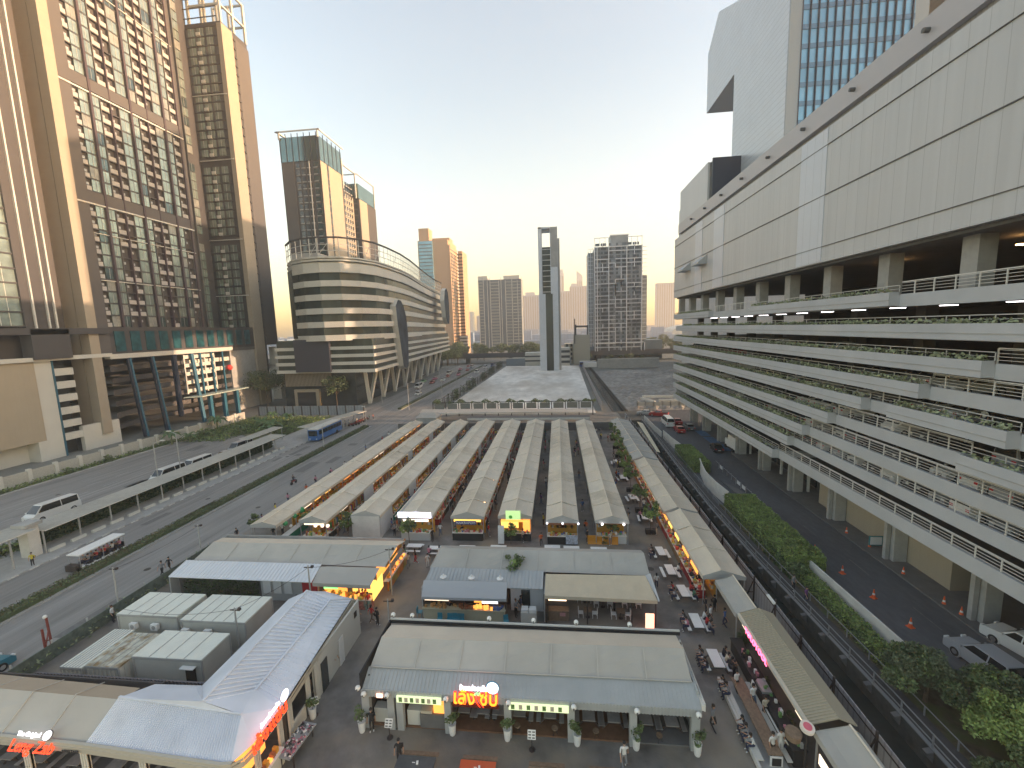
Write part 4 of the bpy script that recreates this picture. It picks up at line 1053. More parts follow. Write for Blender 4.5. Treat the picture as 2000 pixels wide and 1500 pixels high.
# ------------------------------------------------------------------ stalls
GOODS = [(.55,.06,.04),(.6,.3,.05),(.55,.5,.1),(.1,.25,.08),(.5,.45,.35),(.3,.12,.06),(.5,.2,.25),(.65,.62,.55),(.08,.15,.35),(.45,.25,.1)]
m_goods = [mat('goods_%d' % i, g, .6) for i, g in enumerate(GOODS)]
CL = [mat('stall_cloth_'+n, c, .8) for n, c in (('red',(.35,.03,.03)),('black',(.03,.03,.03)),('green',(.02,.22,.15)),('wood',(.25,.14,.07)),('white',(.5,.5,.48)),('orange',(.55,.16,.03)))]
def make_stall(k, lamp, shirts=False):
    """counter faces +x, 2.6 m long (along y), 1.6 m deep"""
    t = thing('market_stall', (0,0,0), 'x', 'stall'); R = random.Random(k)
    b = MB(); b.box(-.75,0,-1.3,1.3,0,.85,0); b.box(-.8,.05,-1.33,1.33,.85,.9,1); b.build('counter', [CL[k%6], m_goods[7]], t)
    b = MB()
    for i in range(26):
        x, y = R.uniform(-.7,-.05), R.uniform(-1.2,1.2); w_ = R.uniform(.08,.2); h = R.uniform(.08,.35)
        if i%3: b.rbox(x, y, w_*1.4, w_*1.8, .9, .9+h, R.uniform(-.3,.3), i%10)
        else: b.ball((x,y,.98), w_*.75, 6, 4, i%10)
    b.build('goods', m_goods, t)
    b = MB(); b.box(-1.7,-1.6,-1.3,1.3,0,2.3,1)
    for z in (.9,1.35,1.8): b.box(-1.6,-1.25,-1.3,1.3,z,z+.04,1)
    for i in range(30): y = R.uniform(-1.2,1.2); z = R.choice((.94,1.39,1.84)); b.rbox(-1.42,y,.2,.16,z,z+R.uniform(.15,.33),0,R.randrange(2,10))
    if shirts:
        for i in range(9): y = -1.15+i*.28; b.box(-.35,-.05,y,y+.07,1.25,2.0,R.randrange(10))
        b.tube((-.2,-1.3,2.02),(-.2,1.3,2.02),.02,.02,5,1)
    b.build('back_rack', m_goods, t)
    if lamp:
        b = MB(); b.box(-.12,-.04,R.uniform(-1.1,-.6),R.uniform(.2,1.1),2.3,2.58,0); b.build('lit_sign', {1:m_glow_o,2:m_glow_y,3:m_glow_w,4:m_neon_g}[lamp], t)
        b = MB(); b.ball((-.6,-.6,2.2),.09,8,6); b.ball((-.6,.6,2.2),.09,8,6); b.build('lamp', m_lamp, t)
    return t
SP = [make_stall(0,1), make_stall(1,0), make_stall(2,3), make_stall(3,2), make_stall(4,0,True), make_stall(5,1), make_stall(6,0,True), make_stall(7,0,True)]
desc = ['orange lit sign, red counter','unlit with black counter','cream lit sign, green counter','yellow lit sign, wooden counter','hung with clothes over a white counter','orange lit sign, orange counter','hung with clothes over a red counter','hung with clothes over a black counter']
def stalls(x, y0, y1, face, choices, where, R):
    y = y0+1.5; i = 0
    while y < y1:
        k = R.choice(choices); put(SP[k], (x, y, 0), 0 if face > 0 else pi, '%s stall from the front %s, %s' % (nth(i).capitalize(), where, desc[k]), 'market stalls under the long canopies')
        y += 2.85; i += 1
R = random.Random(3)
stalls(-34.9, 52, 103, 1, (0,0,3,2,5,3,5,1), 'of the street-side canopy', R)
stalls(-29.2, 48.5, 103, 1, (4,6,3,1,0,7,2), 'of the second canopy', R)
stalls(-23.0, 54, 103, 1, (4,6,7,2,0,6,3), 'of the third canopy', R)
stalls(-16.2, 53, 103, 1, (4,6,7,1,3,0), 'of the fourth canopy', R)
stalls(-9.8, 52, 103, 1, (1,0,7,6,3,1), 'of the fifth canopy', R)
stalls(-3.9, 53, 103, 1, (1,3,1,7,4,1), 'of the sixth canopy', R)
stalls(1.8, 53, 80, 1, (1,1,1), 'of the seventh canopy', R)
stalls(12.75, 39, 102, -1, (0,5,0,2,3,5,1), 'of the canal-side canopy', R)
def end_stall(x0, x1, y, lbl, cm, glow, extra=None):
    t = thing('end_stall', ((x0+x1)/2, y, 0), lbl, 'stall'); R = random.Random(int(x0*7))
    b = MB(); b.box(x0,x1,y,y+.8,0,.95,0); b.box(x0-.03,x1+.03,y-.03,y+.83,.95,1.0,1); b.build('counter', [cm, m_goods[7]], t)
    b = MB()
    for i in range(34): w_ = R.uniform(.1,.2); b.rbox(R.uniform(x0+.1,x1-.1), y+R.uniform(.1,.7), w_*1.4, w_, 1.0, 1.0+R.uniform(.1,.4), 0, R.randrange(10))
    b.build('goods', m_goods, t)
    b = MB(); b.box(x0,x1,y+2.2,y+2.3,0,2.6,1)
    for i in range(30): z = R.choice((1.1,1.5,1.9)); b.rbox(R.uniform(x0+.2,x1-.2), y+2.1, .25, .2, z, z+.3, 0, R.randrange(10))
    b.build('back_rack', m_goods, t)
    b = MB(); b.box(x0+.2,x1-.2,y+.25,y+.35,2.35,2.62); b.build('lit_sign', glow, t)
    if extra: extra(t)
    return t
end_stall(-13.4,-9.6,49.2,'dark counter stall at the front of the fifth canopy with a wide white lettered sign',CL[1],m_glow_y, lambda t: (MB().box(-12.9,-10.3,49.0,49.1,2.2,2.65).build('sign_board', mat('navy_sign',(.05,.06,.2),.5), t), text_mesh('lettering','NAIKRAPOM',.42,m_white,t,TM(-11.6,48.97,2.3))))
end_stall(-7.5,-3.7,49.4,'brightly lit orange stall at the front of the sixth canopy under a green sign',CL[1],m_glow_o, lambda t: (MB().box(-6.6,-4.8,48.9,49.0,3.0,4.1).build('green_sign', mat('pale_green_sign',(.5,.75,.35),.5,emit=.15,ecol=(.6,1,.4)), t), MB().ball((-6.0,48.85,3.35),.22,10,6,0,sy=.2).build('green_emblem', mat('emblem_green',(.1,.5,.08),.5), t), MB().box(-4.6,-3.75,49.6,50.3,1.2,2.4).build('lit_panel', m_glow_o, t), MB().box(-7.4,-5.2,50.2,50.3,1.3,2.3).build('lit_panel', m_glow_y, t)))
end_stall(-1.6,2.0,48.8,'stall at the front of the seventh canopy with photo menu boards and three bulbs',CL[1],m_goods[5], lambda t: (MB().box(.6,2.0,48.6,48.7,.15,1.25).build('menu_board', mat('menu_blue_white',(.5,.53,.6),.5,var=.5,scale=6), t), [MB().ball((x,48.6,2.75),.13,8,6).build('bulb', m_neon_w, t) for x in (-1.6,.25,2.1)]))
end_stall(4.4,7.8,49.2,'stall at the front of the eighth canopy hidden behind plants and glass jars',CL[4],m_goods[5], lambda t: [MB().ball((x,48.7,2.7),.12,8,6).build('bulb', m_lampw, t) for x in (4.9,7.4)])
end_stall(-19.9,-16.2,49.0,'stall at the front of the fourth canopy under a lit banner with letters',CL[4],m_glow_w, lambda t: (MB().box(-20.1,-15.9,48.8,48.9,3.05,3.75).build('banner', mat('banner_white',(.6,.62,.75),.5,emit=.8,ecol=(.8,.85,1)), t), text_mesh('lettering','LUNG TAE',.62,mat('banner_ink',(.03,.04,.2),.6),t,TM(-18,48.77,3.18))))
end_stall(-32.2,-29.2,47.6,'open stall at the front of the second canopy with ball lamps and draped cloth',CL[4],m_glow_w, lambda t: [MB().ball((x,47.4,2.5),.22,8,6).build('ball_lamp', m_glow_w, t) for x in (-30.2,-29.3,-28.6)])
t = thing('juice_bar', (-34.8,50,0), 'green-fronted drinks bar with a white top and green balloons at the street-side canopy', 'stall')
MB().box(-34.9,-34.2,47.3,52,0,.95).build('counter', mat('bar_green',(.02,.25,.16),.5), t); MB().box(-35,-34.1,47.2,52.1,.95,1.02).build('counter_top', m_white, t)
for (x,y,z,r) in ((-34.6,48,2.4,.3),(-34.6,50,2.5,.3),(-34.7,51.6,2.6,.42)): MB().ball((x,y,z),r,10,7).build('balloon', mat('balloon_green',(.03,.3,.1),.3), t)
MB().ball((-34.6,49,1.6),.2,8,6).build('balloon', m_white, t)
t = thing('barrier', (4.9,49.2,0), 'pair of orange-yellow plastic road barriers in front of the eighth canopy', 'barrier')
for x in (3.2,5.05): b = MB(); b.extr([(49.0,0),(49.5,0),(49.35,.35),(49.3,1.0),(49.2,1.0),(49.15,.35)],x,x+1.75,'x'); b.build('barrier_block', mat('barrier_yellow',(.6,.24,.02),.5), t)
t = thing('sign_board', (-6.9,48.2,0), 'tall blank white standing sign beside the orange stall', 'sign'); b = MB(); b.xbox(Matrix.Translation((-7.2,48.6,1.2))@Matrix.Rotation(-.15,4,'X'),.75,.06,2.2,0); b.build('panel', m_neon_w if False else m_white, t); MB().box(-7.5,-6.9,48.5,48.9,0,.08).build('base', m_metal_d, t)
# ------------------------------------------------------------------ sheet roofs, restaurants, containers
def slope(b, p, q, r, s, m=0, th=.06):
    p, q, r, s = map(Vector, (p, q, r, s)); n = (q-p).cross(s-p).normalized()*th
    if n.z < 0: n = -n
    b.face([p,q,r,s], m); b.face([p-n,s-n,r-n,q-n], m)
    for a, c in ((p,q),(q,r),(r,s),(s,p)): b.face([a,c,c-n,a-n], m)
def ribs(b, p, q, r, s, n, w=.05, m=0):
    p, q, r, s = map(Vector, (p, q, r, s)); up = Vector((0,0,.03))
    for i in range(n+1):
        f = i/n; b.bar(p.lerp(q,f)+up, s.lerp(r,f)+up, w, .07 if w > .06 else .05, m)
def wavy(b, p, q, r, s, n, k=4, m=0, amp=.05, seed=1):
    """canvas panel p-q (eave) to s-r (ridge) with soft sag"""
    p, q, r, s = map(Vector, (p, q, r, s)); R = random.Random(seed)
    H_ = [[R.uniform(-1,1)*amp for _ in range(n+1)] for _ in range(k+1)]
    def P(i, j):
        a = p.lerp(q, i/n); c = s.lerp(r, i/n); v = a.lerp(c, j/k); v.z += (0 if j in (0,k) else H_[j][i]) - amp*1.2*sin(pi*j/k)*(.5+.5*abs(sin(pi*i/n*n/2))); return v
    for i in range(n):
        for j in range(k): b.face([P(i,j),P(i+1,j),P(i+1,j+1),P(i,j+1)], m)
# --- front restaurant
t = thing('front_restaurant', (-2.4,26,0), 'wide open-fronted restaurant with grey canvas and sheet roof and an orange neon Thai sign', 'restaurant')
A0, A1 = -12.8, 8.15
b = MB(); wavy(b,(A0,24.7,3.85),(A1-.2,24.9,3.85),(A1-.3,26.5,4.85),(A0+.2,26.2,4.85),21,5,0,.035,3); wavy(b,(A0,28.4,4.15),(A1-.2,28.6,4.15),(A1-.3,26.5,4.85),(A0+.2,26.2,4.85),21,3,1,.02,4); b.build('canvas_roof', [m_canvas_g, m_canvas], t)  # rear slope coloured tan to paint in its different lighting
b = MB()
for i in range(1,7): x = A0+i*3; b.bar((x,24.75,3.92),(x+.05,26.3,4.88),.05,.03)
b.bar((A0,24.68,3.9),(A1-.2,24.88,3.9),.07,.05); b.build('seam', m_canvas_sg, t)
b = MB(); slope(b,(A0-.1,23.65,3.2),(A1,23.65,3.2),(A1,24.95,3.8),(A0-.1,24.75,3.8),0); ribs(b,(A0-.1,23.65,3.2),(A1,23.65,3.2),(A1,24.95,3.8),(A0-.1,24.75,3.8),84,.045,0); b.build('front_awning', m_metal_g, t)
b = MB(); b.box(A0-.15,A1,23.6,23.68,2.72,3.22,0)
for i in range(105): b.box(A0-.1+i*.2,A0-.03+i*.2,23.56,23.6,2.72,3.18,0)
b.build('fascia', m_metal_g, t)
b = MB(); b.box(A0-.25,A0-.15,23.6,28.7,3.2,4.3,1); b.box(A1,A1+.12,23.6,28.9,3.15,3.5,0); b.box(A1+.12,A1+.2,23.6,28.9,3.1,3.6,0); b.box(A0-.2,A1+.1,28.75,28.85,4.2,4.42,0); b.box(A0-.2,A1+.1,28.65,28.75,4.1,4.3,1); b.build('gutter', [m_conc_l, m_black], t)
for i,x in enumerate((-12.9,-11.2,-10.6,-7.4,-3.5,.5,4.3,8.0)):
    b = MB(); w_ = .28 if i not in (0,7) else .32; b.box(x-w_,x+w_*.6,23.95,24.3,0,2.75); b.build('pillar', m_metal_g, t)
b = MB(); b.box(A0,A1,27.9,28.0,0,4.1,0); b.box(A0,A0+.1,24.3,27.9,0,3.6,0); b.box(A1-.1,A1,24.3,27.9,0,3.8,1); b.box(4.25,4.4,24.4,27.9,0,3,0); b.box(-7.4,-7.3,24.4,27.9,0,3,0); b.build('wall', [m_brown, m_metal_g], t)
b = MB(); b.box(A0,4.3,24.2,27.9,0,.12,0); b.box(4.3,A1,24.2,27.9,0,.1,1); b.build('floor', [mat('timber_floor',(.16,.085,.05),.6,var=.2,scale=3), m_conc_d], t)
b = MB(); b.box(-12.6,-11.3,24.35,24.9,.1,1.15,0); b.box(-10.3,-9.4,24.3,24.9,.12,1.2,0); b.box(-9.4,-7.6,24.15,24.9,.12,1.1,1); b.box(-9.35,-8.6,24.2,24.8,1.1,1.3,2); b.box(-8.5,-7.7,24.3,24.8,1.1,1.7,3); b.box(-12.4,-11.4,24.6,24.7,1.6,2.5,4); b.box(-10.3,-8.7,24.9,25.0,1.2,2.2,5)
b.build('serving_counter', [m_offwhite, m_conc_d, m_goods[4], m_glow_o, m_glass_d, m_glass_d], t)
for x0,x1 in ((-10.6,-7.7),(.6-4.0,.3)):
    b = MB(); b.box(x0,x1,23.45,23.55,2.55,3.0,0)
    for i in range(7):
        x = x0+.15+i*(x1-x0-.3)/7; b.box(x,x+.22,23.43,23.45,2.62,2.93,1+i%2)
    b.build('menu_sign', [mat('menu_sign_green',(.45,.55,.33),.5,emit=.25,ecol=(.7,.85,.5)), mat('menu_photo',(.16,.28,.1),.6,var=.6,scale=9), m_goods[4]], t)
b = MB(); b.box(-11.95,-11.55,23.5,23.56,2.75,3.0); b.build('small_sign', mat('pink_sign',(.6,.3,.22),.5,emit=.8,ecol=(1,.5,.35)), t)
sg = MB(); sg.box(-6.95,-4.0,23.42,23.5,2.55,2.75); sg = sg.build('neon_sign', mat('sign_maroon',(.12,.015,.01),.5), t)
for dy,mm,bo in ((23.38,m_neon_o,.012),(23.45,mat('sign_shadow_red',(.35,.02,.01),.5,emit=.6,ecol=(1,.03,.01)),.04)):
    text_mesh('lettering','เล้ง',1.05,mm,sg,TM(-6.2,dy,2.82,tilt=.35),.03,bo); text_mesh('lettering','ซ่บ',1.05,mm,sg,TM(-4.65,dy,2.82,tilt=.35),.03,bo)
b = MB()
for x in (-5.5,-5.28):
    P0 = None
    for k in range(7): 
        q = Vector((x+ .3*(k/6)**2*1.1, 23.36, 3.5-k*.14)); 
        if P0: b.tube(P0,q,.07*(1-k/9),.07*(1-(k+1)/9),6,0)
        P0 = q
b.tube((-5.5,23.36,3.5),(-5.3,23.36,3.68),.06,.04,5,1); b.tube((-5.28,23.36,3.5),(-5.15,23.36,3.66),.06,.04,5,1); b.build('chilli_emblem', [m_neon_r, m_neon_g], sg)
text_mesh('lettering','ร้านอร่อยเด็ด',.34,m_neon_w,sg,TM(-5.55,23.4,3.78,tilt=.35),.03,.012)
b = MB(); b.tube((-4.35,23.42,4.02),(-4.35,23.34,4.02),.36,.36,20,0); b.tube((-4.35,23.48,4.02),(-4.35,23.42,4.02),.42,.42,20,1); b.build('disc', [m_neon_w, mat('sign_blue_rim',(.1,.25,.35),.5)], sg)
m_ballw = mat('white_ball_shade',(.75,.75,.72),.5)
def ball_lamp(x, y, z, lbl):
    t = thing('ball_lamp', (x,y,z-.25), lbl, 'lamp', 'white ball lamps along the roof edges of the front restaurant')
    MB().box(x-.03,x+.03,y-.03,y+.03,z-.25,z-.12).build('bracket', m_metal_d, t); MB().ball((x,y,z),.17,12,8).build('shade', m_ballw, t, True); MB().tube((x,y-.16,z),(x,y-.19,z),.06,.06,8).build('face', m_conc_d, t)
for i,(x) in enumerate((-13.1,-12.75,-11.2,-7.35,-3.4,.6,4.35,7.9)): ball_lamp(x,23.4,3.05 if i else 3.45,'%s white ball lamp from the left along the front gutter of the neon-sign restaurant' % nth(i).capitalize())
for i,(x) in enumerate((-12.8,-11.3,-5.4,-2.1,1.0,4.8)): ball_lamp(x,28.85,4.65,'%s white ball lamp from the left along the rear roof edge of the neon-sign restaurant' % nth(i).capitalize())
# --- dining tables under and around
def make_ptable(c1, c2, name='picnic_table'):
    t = thing(name, (0,0,0), 'x', 'table'); MB().box(-.4,.4,-.9,.9,.71,.76).build('table_top', c1, t)
    for s in (-1,1): MB().box(s*.75-.15,s*.75+.15,-.9,.9,.42,.46).build('bench_seat', c1, t)
    for y in (-.6,.6): b = MB(); b.bar((-.7,y,0),(-.15,y,.71),.07,.07); b.bar((.7,y,0),(.15,y,.71),.07,.07); b.bar((-.75,y,.39),(.75,y,.39),.06,.06); b.build('leg_frame', c2, t)
    return t
PT = make_ptable(m_white, m_conc_d)
PTG = make_ptable(mat('table_grey',(.28,.27,.26),.6,var=.15,scale=3), m_metal_d, 'dining_table')
wt = [((11.1,55.4),'white picnic table beside the potted tree nearest the lit canal stalls'),((11.1,46.5),'white picnic table with two people in dark clothes, first past the tall planter'),((11.2,42.8),'white picnic table with a white-shirted person at its far side'),((11.5,39.2),'white picnic table where three people in red and green sit'),((11.4,35.0),'grey picnic table crowded with people next to the rear corner of the middle restaurant'),((11.5,30.8),'white picnic table crowded with dark-haired people right of the front restaurant'),((10.6,62),'white picnic table in the shade of the row of small trees'),((10.4,70.5),'white picnic table among the far small trees'),((10.5,79),'farthest white picnic table on the right lane')]
for (x,y),l in wt: put(PT, (x,y,0), rnd.uniform(-.08,.08), l, 'white picnic tables along the right lane')
for i,(x,y) in enumerate(((-17.3,46.4),(-14.6,46.0),(-11,46.3),(-7.3,46.5),(-1,46.8),(1.2,46.7),(4.3,46.6))): put(PT, (x,y,0), pi/2, '%s white picnic table from the left in the lane behind the middle restaurant' % nth(i), 'white picnic tables in the cross lane')
k = 0
for x in (-6.6,-5.3,-4.3,-2.9,-.9,5.2,6.8,1.6,3.2): put(PTG, (x,25.6,.12), 0, '%s grey dining table from the left inside the front restaurant' % nth(sorted((-6.6,-5.3,-4.3,-2.9,-.9,5.2,6.8,1.6,3.2)).index(x)).capitalize(), 'grey dining tables in the front restaurant')
def make_stool():
    t = thing('round_stool',(0,0,0),'x','stool'); MB().tube((0,0,.42),(0,0,.47),.2,.2,14).build('seat', m_wood, t)
    for a in range(3): MB().tube((0,0,.42),(.18*cos(a*2.1),.18*sin(a*2.1),0),.02,.02,5).build('leg', m_black, t)
    return t
ST = make_stool()
for i,x in enumerate((2.0,5.9,-.6,-3.0)): put(ST,(x,24.35,.1),0,['round wooden stool in the second bay from the right of the front restaurant','round wooden stool in the rightmost bay of the front restaurant','round stool under the right menu sign of the front restaurant','round stool right of the neon Thai sign'][i],'round stools at the restaurant front')
for i,(x,y) in enumerate(((-13.2,23.7),(-7.2,23.95),(-3.6,23.85),(.8,23.85),(4.4,23.85),(8.0,23.75))): put(T_pot,(x,y,0),rnd.random()*6,['potted plant at the left corner of the front restaurant','palm-like potted plant left of the neon Thai sign','dark bushy potted plant right of the neon Thai sign','potted plant right of the second green menu sign','potted plant between the two dark right bays','potted plant at the right corner of the front restaurant'][i],'white pot plants before the front restaurant')
def make_menu():
    t = thing('menu_stand',(0,0,0),'x','menu stand'); MB().lathe([(.2,0),(.2,.04),(.03,.06),(.03,.9)],10).build('stand', m_metal_d, t)
    b = MB(); b.xbox(Matrix.Translation((0,-.03,1.1))@Matrix.Rotation(-.5,4,'X'),.5,.03,.5,0); b.build('board', m_white, t)
    b = MB()
    for i in range(6): b.xbox(Matrix.Translation((0,-.03,1.1))@Matrix.Rotation(-.5,4,'X')@Matrix.Translation((-.12+(i%2)*.24,-.022,-.16+(i//2)*.15)),.17,.01,.07,0)
    b.build('print', m_conc_d, t); return t
MN = make_menu()
for (x,y,r),l in (((-11.2,23.4,0),'white menu stand left of the first green menu sign'),((-2.0,23.3,0),'white menu stand below the second green menu sign'),((-17.0,24.6,.6),'white menu stand by the doorway of the white L-shaped building')): put(MN,(x,y,0),r,l,'menu stands')
# --- foreground benches
for (x0,x1,y,m,l) in ((-9.9,-7.6,21.3,mat('slate_bench',(.07,.075,.08),.6,var=.2,scale=3),'dark slab table with a standing person at its left end'),(-6.1,-4.0,21.3,mat('red_table',(.5,.09,.03),.5),'orange-red slab table in front of the neon sign'),(-2.1,0,21.2,m_wood,'brown wooden slab table right of the orange-red one'),(1.4,3.2,21.2,m_wood,'rightmost brown wooden slab table at the bottom edge')):
    t = thing('slab_table', ((x0+x1)/2,y,0), l, 'table'); MB().box(x0,x1,y-.4,y+.4,.74,.8).build('table_top', m, t); MB().box(x0,x1,y+.75,y+1.0,.42,.46).build('bench', m_wood, t)
    for x in (x0+.2,x1-.2): MB().box(x-.05,x+.05,y-.35,y+.35,0,.74).build('leg', m_black, t)
    b = MB(); b.box((x0+x1)/2-.2,(x0+x1)/2-.02,y-.03,y+.02,.8,.803); b.rbox((x0+x1)/2+.12,y-.02,.12,.2,.8,.86,.2); b.build('print', m_white, t)
# --- middle restaurant block
t = thing('middle_restaurant', (-2.3,38,0), 'long grey-roofed food hall behind the front restaurant with a cream awning at its right', 'restaurant')
b = MB(); wavy(b,(-12.8,38.0,3.0),(8.1,37.8,3.0),(8.0,40.1,3.95),(-12.2,40.1,3.95),20,4,0,.04,5); wavy(b,(-12.8,42.2,3.1),(8.1,42.2,3.1),(8.0,40.1,3.95),(-12.2,40.1,3.95),20,3,0,.03,6); b.face([(8.1,37.8,3),(8.1,42.2,3.1),(8,40.1,3.95)],0); b.face([(-12.8,38,3),(-12.2,40.1,3.95),(-12.8,42.2,3.1)],0); b.build('canvas_roof', m_canvas_g, t)
b = MB()
for x in (-9.3,-5.8,-2.3,1.2,4.7): b.bar((x,38,3.07),(x+.03,40.1,4.0),.05,.04)
b.build('seam', m_canvas_sg, t)
b = MB(); slope(b,(-12.6,35.6,2.75),(-1.7,35.6,2.75),(-1.7,37.9,3.1),(-12.6,38.0,3.1)); ribs(b,(-12.6,35.6,2.75),(-1.7,35.6,2.75),(-1.7,37.9,3.1),(-12.6,38.0,3.1),32,.06); b.build('sheet_roof', m_metal_g, t)
b = MB(); wavy(b,(-12.4,34.1,2.6),(-4.8,34.2,2.6),(-4.9,35.6,3.3),(-12.6,35.5,3.3),8,3,0,.02,8); b.face([(-12.4,34.1,2.6),(-4.8,34.2,2.6),(-4.8,34.2,2.35),(-12.4,34.1,2.35)]); b.build('left_awning', mat('blue_grey_canvas',(.36,.375,.39),.7), t)
b = MB(); wavy(b,(-1.5,34.9,2.6),(8.1,34.75,2.6),(7.6,37.3,3.3),(-1.45,37.1,3.3),12,4,0,.025,9); b.face([(-1.5,34.9,2.6),(8.1,34.75,2.6),(8.1,34.73,2.3),(-1.5,34.88,2.3)]); b.build('right_awning', mat('cream_canvas',(.56,.47,.34),.75,var=.06,scale=1.2), t)
b = MB(); b.face([(8.0,37.8,3.2),(8.15,34.7,2.7),(7.6,37.3,3.3)]); b.bar((8.1,37.9,3.1),(8.2,34.7,2.6),.12,.12); b.box(8.0,8.1,35,37.8,2.2,2.5); b.build('side_sign', m_canvas_w, t)
b = MB(); b.box(-12.6,8,41.8,41.9,0,3,0); b.box(-12.7,-12.6,35,41.9,0,2.9,0); b.box(-4.7,-1.7,36.4,36.5,0,2.7,1); b.box(-3.7,-2.9,36.35,36.4,0,2.1,2); b.box(-1.6,-1.5,35,41.8,0,2.7,0); b.box(-12.6,-4.9,37.2,37.3,0,2.7,3); b.box(-1.5,8,39.5,39.6,0,3,3); b.build('wall', [m_conc, m_canvas_w, m_glass_d, m_brown], t)
b = MB(); b.box(-12.5,-5.1,34.7,35.2,0,1.05,0); b.box(-12.6,-5.0,34.6,35.3,1.05,1.12,0); b.build('counter', mat('cream_counter',(.42,.40,.29),.7,var=.08,scale=1), t)
b = MB(); R = random.Random(9)
for i in range(60): x = R.uniform(-12.4,-5.3); b.rbox(x, R.uniform(34.75,35.2), .2,.18,1.12,1.12+R.uniform(.1,.35),0,0 if x < -9.5 else (1 if x<-8 else (2 if x<-6.2 else 3)))
b.box(-12.3,-9.8,36.2,36.3,1.5,2.3,0); b.box(-8.0,-6.3,35.6,35.7,1.2,1.7,2); b.build('food_display', [m_goods[9], m_goods[5], m_glow_o, m_goods[8]], t)  # some food boxes glow orange, warm stall light put into their material
b = MB(); b.box(-7.0,-5.6,34.3,34.36,2.05,2.35); b.build('lit_sign', m_neon_w, t)
b = MB(); b.box(-12.2,-10,34.3,34.35,2.15,2.32); b.build('lit_sign', m_glow_w, t)
b = MB(); b.box(-1.2,.6,35.2,35.9,0,.95,0); b.box(-1.4,.5,36.0,36.1,.9,2.3,1); b.box(-1.2,.4,35.4,35.5,1.8,2.35,2); b.box(-.2,.3,35.15,35.2,.5,.8,3); b.build('kiosk', [m_wood, m_brown, mat('menu_lit',(.8,.6,.4),.5,emit=.6,ecol=(1,.75,.5),var=.3,scale=8), mat('pink_board',(.5,.25,.25),.5)], t)
for x in (-12.5,-8.8,-5.0,-1.4,2.2,6.0,8.0): MB().box(x-.05,x+.05,34.9,35.0,0,2.6).build('post', m_metal_d, t)
b = MB()
for i in range(3): b.lathe([(.05,3.25),(.28,3.28),(.32,3.34),(.1,3.4),(.05,3.6)],12,0,(-10.9+i*2.65,36.1))
b.build('roof_vent', m_white, t)
t = thing('light_box', (7.3,34.4,0), 'lit red and cream menu light box standing at the right corner of the middle restaurant', 'sign'); b = MB(); b.box(7.05,7.75,34.3,34.45,.15,1.6); b.build('panel', mat('lightbox_face',(.8,.3,.2),.5,emit=.7,ecol=(1,.38,.25),var=.4,scale=5), t); MB().box(7.0,7.8,34.25,34.5,0,.15).build('base', m_metal_d, t)
def make_bistro():
    t = thing('bistro_table',(0,0,0),'x','table'); MB().box(-.35,.35,-.35,.35,.72,.76).build('table_top', m_wood, t); MB().lathe([(.22,0),(.03,.05),(.03,.72)],8).build('leg', m_metal_d, t); return t
def make_chair(m, name='chair'):
    t = thing(name,(0,0,0),'x','chair'); MB().box(-.22,.22,-.22,.22,.42,.47).build('seat', m, t); MB().box(-.22,.22,.2,.25,.47,.9).build('backrest', m, t)
    for sx in (-1,1):
        for sy in (-1,1): MB().box(sx*.2-.02,sx*.2+.02,sy*.2-.02,sy*.2+.02,0,.42).build('leg', m, t)
    return t
BT, CW, CBL = make_bistro(), make_chair(m_white), make_chair(mat('blue_plastic',(.03,.22,.3),.4), 'plastic_chair')
kk = 0
for (x,y) in ((2.3,35.9),(5.2,35.9),(3.8,37.4),(2.3,38.0),(6.4,37.5)):
    put(BT,(x,y,0),0,'%s small wooden table under the cream awning' % nth(kk).capitalize(),'tables under the cream awning')
    for j,(dx,dy,r) in enumerate(((-.62,0,pi/2),(.62,0,-pi/2))): put(CW,(x+dx,y+dy,0),r,'white chair on the %s side of the %s small table under the cream awning' % (('left','right')[j], nth(kk)),'white chairs under the cream awning')
    kk += 1
for i,(x,y,r) in enumerate(((-13.0,35.1,1.6),(-10.9,34.2,0),(-10.0,34.2,0),(-9.6,34.25,0),(-9.2,34.2,0),(-8.9,34.2,0),(-4.9,34.3,.3))): put(CBL,(x,y,0),r,['blue plastic chair at the left end of the cream counter','lone blue plastic chair before the cream counter','blue plastic chair, left in the close group before the counter','blue plastic chair, second in the close group before the counter','blue plastic chair, third in the close group before the counter','blue plastic chair, right in the close group before the counter','blue plastic chair at the right end of the cream counter'][i],'blue plastic chairs')
for x,l in ((-2.6,'white-lidded cooler box nearest the cream awning'),(-3.3,'smaller white cooler box beside the doorway')):
    t = thing('cooler_box', (x,35.2,0), l, 'cooler'); MB().box(x-.35,x+.35,34.7,35.4,0,1.0).build('body', m_offwhite, t); MB().box(x-.3,x+.3,34.75,35.35,1.0,1.25).build('lid', m_white, t)
# --- left middle block
t = thing('left_food_hall', (-28,40,0), 'grey canvas food hall with a white sheet roof and bright orange counters', 'restaurant')
b = MB(); wavy(b,(-38.4,38.4,2.9),(-17.4,38.1,2.9),(-16.9,40.4,3.95),(-37.6,40.2,3.95),18,4,0,.05,11); wavy(b,(-38.6,42.6,3.2),(-17,42.8,3.2),(-16.9,40.4,3.95),(-37.6,40.2,3.95),18,3,1,.02,12); b.face([(-38.4,38.4,2.9),(-37.6,40.2,3.95),(-38.6,42.6,3.2)],1); b.build('canvas_roof', [m_canvas_g, m_canvas], t)
b = MB()
for x in (-34.8,-31.3,-27.8,-24.3,-20.8): b.bar((x,38.4,2.97),(x+.2,40.3,4.0),.06,.04)
b.build('seam', m_canvas_sg, t)
b = MB(); b.box(-38.4,-17.4,43.0,43.1,2.3,3.35); b.box(-38.5,-38.4,40.5,43.1,0,3.2); b.build('rear_wall', m_conc, t)
